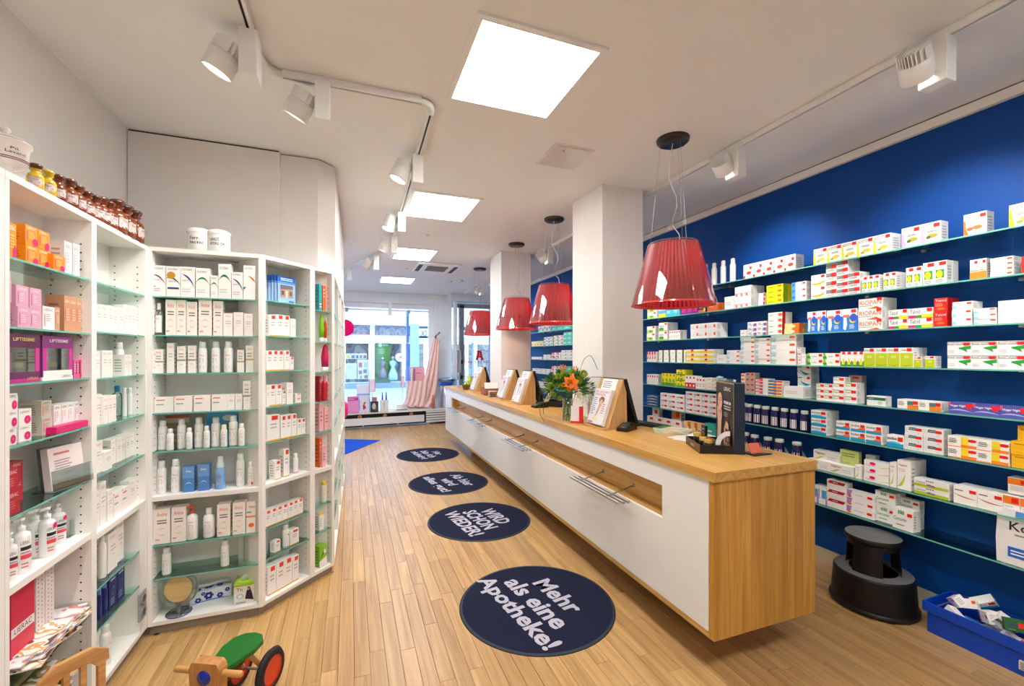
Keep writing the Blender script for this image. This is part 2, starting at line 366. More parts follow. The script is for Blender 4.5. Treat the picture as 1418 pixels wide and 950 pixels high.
for a, c, t, bt, its, base in ((479, 494, 503, 525, [('l', .1, .6, .8, .9, 4, (.6, .8, .8))], (.92, .95, .97)), (495, 511, 498, 525, [('r', .1, .6, .4, .85, (.8, .4, .5)), ('r', .55, .6, .85, .85, (.8, .85, .9)), ('r', .1, .25, .4, .45, (.7, .5, .55)), ('r', .5, .3, .8, .5, (.45, .55, .65)), ('r', .2, .02, .4, .18, (.8, .7, .7)), ('r', .6, .03, .9, .2, (.75, .45, .5))], (.95, .96, .98))):
    o = flat('notice_board', a, c, t, bt, YB+.35, its, base); tag(o, 'white board of %s in left far shop window' % ('plain print' if a < 490 else 'small pictures'), 'board')
for i, (a, c) in enumerate(((479, 485.5), (486, 492), (492.5, 497), (497.5, 502), (502.5, 508))):
    o = flat('framed_picture', a, c, 489.5, 497, YB+.3, [('r', .15, .1, .85, .7, ((.85, .8, .4), (.35, .45, .6), (.3, .4, .65), (.4, .5, .7), (.7, .4, .4))[i])], (.95, .95, .96)); tag(o, '%s small picture in the row above far shop boards' % ('leftmost', 'second', 'middle', 'fourth', 'rightmost')[i], 'picture', 'pictures across the street')
p = on_y(564.5, 492, 10.6); o = B().box(p.x-.025, 10.6, 0, p.x+.03, 10.7, on_y(564, 431, 10.6).z, paint((.35, .55, .90), .4)).obj('banner_pole'); tag(o, 'tall blue upright post just outside the shop window', 'post')
# red pharmacy A on the door glass with a thin arc of writing
b = B(); p = on_y(664, 493, 9.82); s = .2
prints(b, [('p', [(.02, 0), (.30, 0), (.36, .25), (.64, .25), (.70, 0), (.98, 0), (.72, 1), (.30, 1), (.22, .8)], (1, .10, .12)), ('p', [(.42, .42), (.6, .42), (.53, .78), (.47, .78)], (1, .9, .9)), ('e', .3, .88, .14, .10, (.92, .05, .08)), ('e', .86, .1, .14, .10, (.92, .05, .08))], s, s*1.15, lambda u, v, e: (u-s/2, -e, v-.1), .002)
b.obj('letter_sign', d1, (p.x, 9.82, p.z), 0)
b = B(); prints(b, [('t', 'APOTHEKE', 0, 0, 1, 1, (.92, .25, .35), .01)], .8, .06, lambda u, v, e: (u-.4, -e, v-.22), .002)
b.tube([(.42*cos(t), -.002, .36*sin(t)-.26) for t in [pi*i/16 for i in range(1, 16)]], .004, paint((.95, .55, .6), .5), 5); b.obj('arc_sign', d1, (p.x, 9.82, p.z+.05))

# ================================================================ CEILING FITTINGS
def light_panel(x0, y0, x1, y1, label):
    t = thing('ceiling_light', label, 'light', ((x0+x1)/2, (y0+y1)/2, CEIL), 0, 'square ceiling light panels')
    w, h = (x1-x0)/2, (y1-y0)/2
    f = B(); z0, z1 = -.012, 0
    for a in ((-w, -h, w, -h+.03), (-w, h-.03, w, h), (-w, -h+.03, -w+.03, h-.03), (w-.03, -h+.03, w, h-.03)): f.box(a[0], a[1], z0, a[2], a[3], z1, M_TRACK)
    f.obj('frame', t); B().box(-w+.03, -h+.03, -.009, w-.03, h-.03, -.002, M_PANELLIT).obj('diffuser', t)
light_panel(.483, 1.69, 1.10, 2.33, 'square lit ceiling panel nearest the camera, largest of four')
light_panel(.485, 3.70, 1.11, 4.42, 'second lit ceiling panel, behind the small round detector side of track')
light_panel(.54, 5.72, 1.11, 6.44, 'third lit ceiling panel, just before the slatted air unit')
light_panel(.50, 7.95, 1.12, 8.60, 'farthest lit ceiling panel, before the shop window')
light_panel(.483, -.42, 1.10, .22, 'lit ceiling panel out of view behind the camera')
light_panel(1.9, -.35, 2.5, .25, 'added unseen light panel right of the camera, brightening the right floor')  # added panel, never in view, brightens the right floor and crate
t = thing('ceiling_hatch', 'square white access hatch in the ceiling before the near pillar', 'hatch', (1.414, 2.73, CEIL))
f = B(); f.box(-.15, -.165, -.006, .15, .165, 0, paint((.90, .89, .88), .3)); f.obj('hatch_frame', t); B().box(-.135, -.15, -.010, .135, .15, -.006, paint((.86, .86, .86), .25)).obj('hatch_door', t); B().lathe([(0, -.014), (.008, -.014), (.008, -.01)], M_STEEL, 8, (-.06, -.1, 0)).obj('latch', t)
t = thing('air_conditioner', 'white slatted ceiling air unit beyond the third light panel', 'air unit', (1.27, 6.85, CEIL))
B().box(-.33, -.35, -.03, .33, .35, 0, M_TRACK).obj('casing', t, bevel=.01)
for i in range(8): B().box(-.16, -.2+i*.05, -.036, .16, -.172+i*.05, -.03, paint((.45, .42, .40), .5)).obj('slat', t)
for s in (-1, 1): B().box(s*.27-.03, -.25, -.036, s*.27+.03, .25, -.03, M_DARK).obj('outlet', t)
for px, py, l in ((589, 325, 'small round smoke detector beyond the second ceiling light panel'), (638, 388, 'round smoke detector on far ceiling near the door'), (562.6, 371, 'tiny round ceiling fitting left of the air unit'), (624, 389, 'tiny round ceiling fitting beside the far smoke detector')):
    p = on_z(px, py, CEIL); r = .05 if px in (589, 638) else .03
    o = B().lathe([(0, -.03), (r*.6, -.03), (r, -.012), (r, 0)], M_TRACK, 16).obj('smoke_detector', None, p); tag(o, l, 'detector')
# lighting tracks
def track(name, label, pts, z=CEIL-.002):
    t = thing(name, label, 'track', (0, 0, 0)); 
    for i in range(len(pts)-1):
        a, c = Vector(pts[i]), Vector(pts[i+1]); d = (c-a); L_ = d.length; rz = math.atan2(d.y, d.x)
        b = B(); b.box(0, -.018, -.034, L_, -.006, 0, M_TRACK); b.box(0, .006, -.034, L_, .018, 0, M_TRACK); b.box(0, -.006, -.028, L_, .006, -.001, M_BLACK)
        b.obj('rail', t, (a.x, a.y, z), rz)
    return t
def flex(t, pts):
    b = B(); P_ = [Vector(p) for p in pts]; out = []; rad_ = []
    for i in range(33):
        u = i/32; q = (1-u)**2*P_[0]+2*u*(1-u)*P_[1]+u*u*P_[2]; out.append(q); rad_.append(.017 if i % 2 else .021)
    b.tube(out, rad_, M_TRACK, 8); b.obj('flexible_joint', t)
zt = CEIL-.02
t = track('lighting_track', 'white lighting track over the left shelves, bending twice', [(-.41, -1.9), (-.40, 2.20)])
for a, c in (((-.31, 2.385), (.36, 2.372)), ((.425, 2.46), (.47, 4.9)), ((.47, 5.25), (.42, 5.95)), ((.36, 6.15), (-.25, 7.9))):
    tt = track('rail_tmp', None, [a, c]); r = tt.children[0]; r.parent = t; bpy.data.objects.remove(tt)
flex(t, [(-.40, 2.20, zt), (-.40, 2.38, zt), (-.31, 2.385, zt)]); flex(t, [(.36, 2.372, zt), (.42, 2.37, zt), (.425, 2.46, zt)]); flex(t, [(.47, 4.9, zt), (.48, 5.1, zt), (.47, 5.25, zt)]); flex(t, [(.42, 5.95, zt), (.41, 6.05, zt), (.36, 6.15, zt)])
track('lighting_track', 'straight lighting track running along the blue wall ceiling', [(2.39, -1.9), (2.39, 9.4)])
def spot(x, y, aim, label, group, flip=1, watts=1.0, wide=78):
    """box hanging from the track, a finned cylinder head beside it"""
    t = thing('track_spotlight', label, 'spotlight', (x, y, CEIL-.036), 0, group)
    B().box(-.035, -.05, -.19, .035, .05, 0, M_TRACK).obj('driver_box', t, bevel=.003)
    d = (Vector(aim)-Vector((x, y, CEIL-.12))); d.normalize()
    q = Vector((0, 0, -1)).rotation_difference(d).to_matrix().to_4x4()
    c = Vector((-.098*flip, .03, -.085)); xf = Matrix.Translation(c) @ q
    b = B(); b.lathe([(.054, .0), (.060, -.005), (.060, -.080), (.056, -.084), (.052, -.072)], M_TRACK, 28, xf=xf); b.lathe([(0, 0), (.054, 0)], M_TRACK, 28, xf=xf); b.lathe([(0, .050), (.030, .050), (.030, 0)], M_TRACK, 16, xf=xf); h = b.obj('lamp_head', t)
    f = B()
    for k in range(10):
        yy = -.052+k*.0116; hw = math.sqrt(max(.057**2-yy**2, .0002)); f.box(-hw, yy-.0016, 0, hw, yy+.0016, .052, M_TRACK, xf=xf)
    f.obj('cooling_fins', h)
    B().lathe([(0, -.070), (.052, -.070)], M_LENS, 28, xf=xf).obj('lens', h)
    B().tube([c, Vector((-.03*flip, .01, -.085))], .009, M_TRACK, 8).obj('pivot', t)
    ld = bpy.data.lights.new('spot_beam', 'SPOT'); ld.energy = SPOT_W*watts; ld.spot_size = rad(wide); ld.spot_blend = .8; ld.shadow_soft_size = .05; ld.color = (1, .96, .90)
    lo = bpy.data.objects.new('spot_beam', ld); COL.objects.link(lo); lo.parent = t; lo.location = c+d*.095; lo.rotation_euler = d.to_track_quat('-Z', 'Y').to_euler()
g = 'white track spotlights over the left shelves'
SPL = [(-.40, 2.12, (-1.15, 2.35, 1.2), 'largest white spotlight, at the top left of the picture'), (-.13, 2.385, (-.9, 2.9, 1.2), 'spotlight on the short cross track, left of nearest light panel'),
       (.43, 3.02, (-.35, 3.1, .9), 'spotlight on the track above the nearest corner bend, third from front'), (.455, 4.25, (-.1, 4.1, 1.0), 'spotlight left of the second ceiling light panel'), (.47, 5.15, (-.1, 5.4, 1.0), 'spotlight beyond the second light panel, left edge'),
       (.33, 6.25, (-.8, 6.9, 1.0), 'small far spotlight where the track turns left'), (-.02, 7.25, (-1.2, 7.6, 1.2), 'small far spotlight at left beside the white wall edge')]
for x, y, a, l in SPL: spot(x, y, a, l, g, watts=.62)
spot(-.41, .9, (-1.1, 1.6, 1.2), 'spotlight over the left shelves out of view behind the camera', g, watts=.5)
spot(-.41, 0, (-1.1, .6, 1.2), 'farther spotlight over left shelves out of view behind the camera', g)
g = 'white track spotlights along the blue wall'
rel = [('nearest the camera, top right corner', 1.12), ('second from the right, above the upper shelf boxes', 2.17), ('half hidden beside the near pillar', 3.42), ('seen between the two pillars', 5.05), ('just left of the far pillar', 7.2), ('above the farthest red lamp', 8.1)]
for l, y in rel: spot(2.39, y, (XW, y+.25, 2.0), 'white spotlight on the blue wall track, '+l, g, 1, 2.0, 76)
for y in (.1, -1.0): spot(2.39, y, (XW, y+.25, 1.85), 'white spotlight on the blue wall track, out of view at %s' % ('near end' if y > 0 else 'rear end'), g, 1, 2.0, 76)
b = B(); b.box(-.04, -.04, -.28, .04, .04, 0, M_TRACK); o = b.obj('window_spotlight', None, (on_y(540, 418, 9.9).x, 9.9, CEIL-.24), bevel=.004); tag(o, 'white box spotlight hanging at the top middle of the shop window', 'spotlight')

# pendant lamps
M_SHADE, N_, L_N, P_ = new_mat('red_pleated_shade'); P_.inputs['Base Color'].default_value = (*s2l((.54, .01, .07)), 1); P_.inputs['Roughness'].default_value = .25
P_.inputs['Coat Weight'].default_value = .6
tr_ = N_.new('ShaderNodeBsdfTranslucent'); tr_.inputs[0].default_value = (*s2l((1, .12, .12)), 1); mx_ = N_.new('ShaderNodeMixShader'); mx_.inputs[0].default_value = .12
L_N.new(P_.outputs[0], mx_.inputs[1]); L_N.new(tr_.outputs[0], mx_.inputs[2]); L_N.new(mx_.outputs[0], N_['Material Output'].inputs[0])
M_SHELL = glass('clear_red_shell', (1, .93, .94), .35, .04)
pend = thing('pendant_lamp', 'x', 'lamp', (0, 0, 0), 0, 'red pleated pendant lamps over the counter')
ZB, ZTP = 1.822, 2.215
B().lathe([(0, CEIL-.028), (.085, CEIL-.028), (.10, CEIL-.018), (.103, CEIL), (0, CEIL)], paint((.28, .26, .25), .3, .8), 32).obj('ceiling_rose', pend)
ks = B()
for k in range(6): ks.box(.05, -.004, CEIL-.0295, .088, .004, CEIL-.0275, M_BLACK, xf=Matrix.Rotation(k*pi/3, 4, 'Z'))
ks.obj('rose_slot', pend)
for k in range(3):
    a = k*2*pi/3+.4; B().tube([(.075*cos(a), .075*sin(a), CEIL-.02), (.14*cos(a), .14*sin(a), ZTP)], .0008, M_STEEL, 5).obj('suspension_wire', pend)
B().tube([(.0, 0, CEIL-.02), (-.02, 0, CEIL-.12), (-.025, .01, CEIL-.25), (.045, .02, CEIL-.36), (.05, .02, CEIL-.42), (.0, .0, CEIL-.52), (.0, 0, CEIL-.56), (.05, 0, CEIL-.61), (.06, 0, CEIL-.66), (.05, 0, ZTP-.02)], .0035, paint((.80, .78, .78), .3), 6).obj('cable', pend)
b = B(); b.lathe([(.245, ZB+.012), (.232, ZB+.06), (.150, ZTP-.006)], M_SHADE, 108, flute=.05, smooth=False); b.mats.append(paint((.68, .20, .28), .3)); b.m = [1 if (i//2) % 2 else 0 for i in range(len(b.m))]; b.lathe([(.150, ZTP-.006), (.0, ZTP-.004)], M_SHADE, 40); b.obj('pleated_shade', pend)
b = B(); b.lathe([(.264, ZB), (.262, ZB+.006), (.158, ZTP), (.150, ZTP+.008), (.145, ZTP+.006)], M_SHELL, 48); b.lathe([(.264, ZB), (.240, ZB+.014)], paint((.95, .35, .35), .15), 48); b.obj('clear_shell', pend)
b = B(); b.lathe([(0, ZTP-.16), (.03, ZTP-.14), (.035, ZTP-.11), (.02, ZTP-.06), (.02, ZTP-.006)], emitter('bulb_glow', (1, .85, .7), 12), 14); b.obj('bulb', pend)
PY = [2.2626, 4.0052, 5.0795, 6.728]
PL = ['nearest and largest red pleated pendant lamp over the counter', 'second red pendant lamp, hanging between the two pillars', 'third red pendant lamp, in front of the far pillar', 'farthest red pendant lamp, before the shop door']
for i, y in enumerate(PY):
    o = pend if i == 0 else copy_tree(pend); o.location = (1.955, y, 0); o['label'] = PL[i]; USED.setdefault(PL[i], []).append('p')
    ld = bpy.data.lights.new('bulb_light', 'POINT'); ld.energy = 1.6; ld.color = (1, .8, .6); ld.shadow_soft_size = .035
    lo = bpy.data.objects.new('bulb_light', ld); COL.objects.link(lo); lo.parent = o; lo.location = (0, 0, ZTP-.19)
USED.pop('x')
# ================================================================ COUNTER
CX0, CX1, CY0, CY1, CZ = 1.545, 2.205, 1.52, 7.45, .97
t = counter = thing('sales_counter', 'long white counter with oak top and oak end panel', 'counter', (0, 0, 0))
out = [(CX0-.01, CY0-.012)]
out += [(CX1+.01, CY0-.012)]
y = None
for p in PIL: out += [(CX1+.01, p[1]-.004), (p[0]-.004, p[1]-.004), (p[0]-.004, p[3]+.004), (CX1+.01, p[3]+.004)]
out += [(CX1+.01, CY1), (CX0-.01, CY1)]
b = B(); b.prism(out, CZ-.044, CZ, M_OAK); b.obj('worktop', t, bevel=.016, seg=3)
n = 9; w = (CX1-CX0)/n; rr = random.Random(5)
ws = [rr.uniform(.6, 1.3) for _ in range(n)]; s = sum(ws); xx = CX0
for i in range(n):
    dx = ws[i]/s*(CX1-CX0)
    B().box(xx+.0003, CY0, .2, xx+dx-.0003, CY0+.03, CZ-.045, M_OAKV).obj('end_stave', t); xx += dx
B().box(CX0, CY0+.03, .2, CX1, CY1, .225, M_OAK).obj('bottom_panel', t)
B().box(CX0, CY1-.02, .225, CX1, CY1, CZ-.045, paint(WHITE, .4)).obj('far_end_panel', t)
bb = B(); 
ys = [CY0+.03]
for p in PIL: bb.box(CX1-.02, ys[-1], .225, CX1, p[1]-.005, CZ-.045, M_OAKV); ys.append(p[3]+.005)
bb.box(CX1-.02, ys[-1], .225, CX1, CY1-.02, CZ-.045, M_OAKV); bb.obj('back_panel', t)
SY0, SY1 = 1.87, 7.0; SZ0, SZ1 = .640, .812
M_FP = paint((.955, .955, .95), .28)
seams = [CY0+.032, 2.955, 4.48, 5.95, CY1-.02]
for a, c in ((CY0+.032, 4.48), (4.48, CY1)): B().box(CX0, a+.001, SZ1, CX0+.02, c-.001, CZ-.047, M_FP).obj('upper_fascia', t)
B().box(CX0, CY0+.032, SZ0, CX0+.02, SY0, SZ1, M_FP).obj('front_stile', t); B().box(CX0, SY1, SZ0, CX0+.02, CY1, SZ1, M_FP).obj('front_stile', t)
for i in range(4): B().box(CX0, seams[i]+.0012, .227, CX0+.02, seams[i+1]-.0012, SZ0, M_FP).obj('front_panel', t)
B().box(CX0+.09, SY0, SZ0, CX0+.11, SY1, SZ1, M_OAK).obj('recess_back', t)
for z in (SZ0-.012, SZ1): B().box(CX0+.02, SY0, z, CX0+.11, SY1, z+.012, M_OAK).obj('recess_edge', t)
for y in (SY0-.012, SY1): B().box(CX0+.02, y, SZ0, CX0+.11, y+.012, SZ1, M_OAK).obj('recess_edge', t)
B().box(CX0+.35, CY0+.6, 0, CX0+.45, CY0+1.0, .2, M_DARK).obj('foot', t); B().box(CX0+.3, 4.2, 0, CX0+.4, 4.6, .2, M_DARK).obj('foot', t)
B().box(CX0+.3, 6.4, 0, CX0+.4, 6.8, .2, M_DARK).obj('foot', t)
# bag racks
rk = thing('bag_rack', 'x', 'rack', (0, 0, 0), 0, 'steel bar racks on the counter front')
for k in range(3): B().tube([(1.515-k*.034, -.29, .648), (1.515-k*.034, .29, .648)], .0088, M_STEEL, 12).obj('bar', rk)
for y in (-.17, .17): 
    B().tube([(CX0+.088, y, .70), (1.53, y, .672), (1.44, y, .657)], .005, M_STEEL, 8).obj('arm', rk)
    B().lathe([(0, 0), (.014, 0), (.014, .008), (0, .008)], M_STEEL, 14, xf=Matrix.Translation((CX0+.09, y, .70)) @ Matrix.Rotation(-pi/2, 4, 'Y')).obj('mount_plate', rk)
RL = ['steel three-bar rack on counter front nearest the camera', 'steel three-bar rack on counter front below the tulip-coloured cartons', 'steel three-bar rack on counter front, third from camera', 'steel three-bar rack at the far end of counter front']
RL[1] = 'steel three-bar rack on counter front, second from the camera'
for i, y in enumerate((2.41, 3.88, 5.28, 6.62)):
    o = rk if i == 0 else copy_tree(rk); o.location = (0, y, 0); o['label'] = RL[i]; USED.setdefault(RL[i], []).append('r')
USED.pop('x', None)
# ================================================================ ROUND MATS
M_MAT = paint((.135, .15, .235), .95, 0, .1, .8); M_RUB = paint((.16, .20, .25), .7)
def mat_(x, y, r, lines, label, ang=-80, cw=1.0):
    b = B(); b.lathe([(0, .006), (r-.018, .006)], M_MAT, 64); b.lathe([(r-.018, .006), (r-.003, .004), (r, 0), (0, 0)], M_RUB, 64)
    for s, u0, u1, v0, v1 in lines:
        prints(b, [('t', s, u0, v0, u1, v1, (.74, .74, .80), .03)], 1, 1, lambda u, v, e: (u*r, v*r, .0066+e))
    o = b.obj('floor_mat', None, (x, y, .0005), rad(ang)); tag(o, label, 'mat', 'dark blue round floor mats with white sayings'); return o
mat_(1.054, 2.40, .465, [('Mehr', -.43, .42, .20, .48), ('als eine', -.66, .58, -.14, .14), ('Apotheke!', -.90, .82, -.52, -.18)], 'largest round mat, reading Mehr als eine Apotheke')
mat_(1.10, 3.80, .465, [('WIRD', -.42, .42, .20, .50), ('SCHON', -.52, .52, -.15, .15), ('WIEDER!', -.66, .66, -.50, -.20)], 'second round mat from the camera, reading WIRD SCHON WIEDER')
mat_(1.085, 5.05, .465, [('Ab hier', -.55, .55, .24, .52), ('wird', -.32, .32, -.12, .14), ('alles gut!', -.72, .72, -.52, -.20)], 'third round mat from the camera, reading Ab hier wird alles gut')
mat_(1.10, 6.58, .465, [('Hier', -.25, .25, .20, .44), ("bin ich", -.5, .5, -.12, .14), ('richtig!', -.58, .58, -.48, -.18)], 'farthest round mat, with three short white words')
p0 = Vector((.49, 7.96, 0)); d1_ = Vector((-.88, .47, 0)); d2_ = Vector((-.51, -.86, 0))
q = [p0, p0+d1_*1.2, p0+d1_*1.2+d2_*1.9, p0+d2_*1.9]
b = B(); b.prism([(v.x, v.y) for v in q], .0005, .008, paint((.02, .30, .80), .85, 0, .2, .5)); o = b.obj('entrance_mat'); tag(o, 'bright blue rectangular mat turned askew near the shop window', 'mat')

# ================================================================ BAYS AND PRODUCTS
class Bay:
    def __init__(s, x, y, ang): s.o = Vector((x, y, 0)); s.a = rad(ang); s.ux = Vector((cos(s.a), sin(s.a), 0)); s.uy = Vector((-sin(s.a), cos(s.a), 0))
    def hit(s, px, py, d):
        """ray met with the plane d behind the front plane: (u along, z)"""
        r = ray(px, py); k = s.o+s.uy*d; t = k.dot(s.uy)/r.dot(s.uy); P = r*t; return (P-s.o).dot(s.ux), CAM_Z+r.z*t
    def w(s, u, d, z): v = s.o+s.ux*u+s.uy*d; return (v.x, v.y, z)
WALLB = Bay(XS, 9.6, -90)
SZW = [2.125, 1.893, 1.657, 1.430, 1.190, .953, .712, .477]
# glass shelves of the blue wall, in lengths
for k, z in enumerate(SZW):
    on = ['top', 'second', 'third', 'fourth', 'fifth', 'sixth', 'seventh', 'lowest'][k]
    t = thing('wall_shelf', on+' of eight glass shelves on the blue wall', 'shelf', (0, 0, z), 0, 'glass shelves of the blue wall')
    ys = [9.2, 7.3, 5.4, 3.55, 1.50, -.4]
    if k == 0: ys = [9.2, 7.3, 5.4, 3.3, 1.2, -.4]
    for i in range(5):
        b = B(); b.box(XS+.0015, ys[i+1]+.001, -.008, XW-.001, ys[i]-.001, 0, M_GLASS); b.box(XS, ys[i+1]+.001, -.008, XS+.0015, ys[i]-.001, 0, M_GEDGE); b.obj('glass_pane', t)
        for yy in (ys[i]-.35, ys[i+1]+.35): B().box(XW-.05, yy-.012, -.016, XW-.001, yy+.012, -.008, M_STEEL).obj('bracket', t)
ORD = ['first', 'second', 'third', 'fourth', 'fifth', 'sixth', 'seventh', 'eighth', 'ninth', 'tenth', 'eleventh']
BOXC = {}
def box_mesh(w, h, d, base, items, side=None, top=None):
    k = (round(w, 3), round(h, 3), round(d, 3), base, str(items), side)
    if k in BOXC: return BOXC[k]
    b = B(); g = .0006
    b.box(g, g, 0, w-g, d-g, h-g, paint(base, .42))
    if side: b.quad((w-g+.0003, g, .0), (w-g+.0003, d-g, 0), (w-g+.0003, d-g, h-g), (w-g+.0003, g, h-g), paint(side, .42)); b.quad((g-.0003, g, .0), (g-.0003, d-g, 0), (g-.0003, d-g, h-g), (g-.0003, g, h-g), paint(side, .42))
    prints(b, items, w, h, lambda u, v, e: (u, g-e, v))
    # a little print on the end faces
    if not side: prints(b, [('l', .2, .15, .8, .8, 5, tuple(c*.75 for c in base))], d, h, lambda u, v, e: (w-g+e, u, v)); prints(b, [('l', .2, .15, .8, .8, 5, tuple(c*.75 for c in base))], d, h, lambda u, v, e: (g-e, d-u, v))
    m = b.mesh('carton'); BOXC[k] = m; return m
RED = (.90, .10, .06); OR = (.96, .45, .08); YE = (.98, .85, .10); GR = (.15, .62, .20); LG = (.68, .82, .12); BL = (.10, .25, .70); NV = (.08, .10, .35); TQ = (.10, .65, .75); PK = (.93, .30, .55); MG = (.88, .05, .45); GY = (.55, .55, .56); WH = (.96, .95, .94); DK = (.12, .12, .16); SK = (.35, .65, .92); LI = (.70, .55, .85)
TG = ('r', .68, .72, .92, .94, RED)
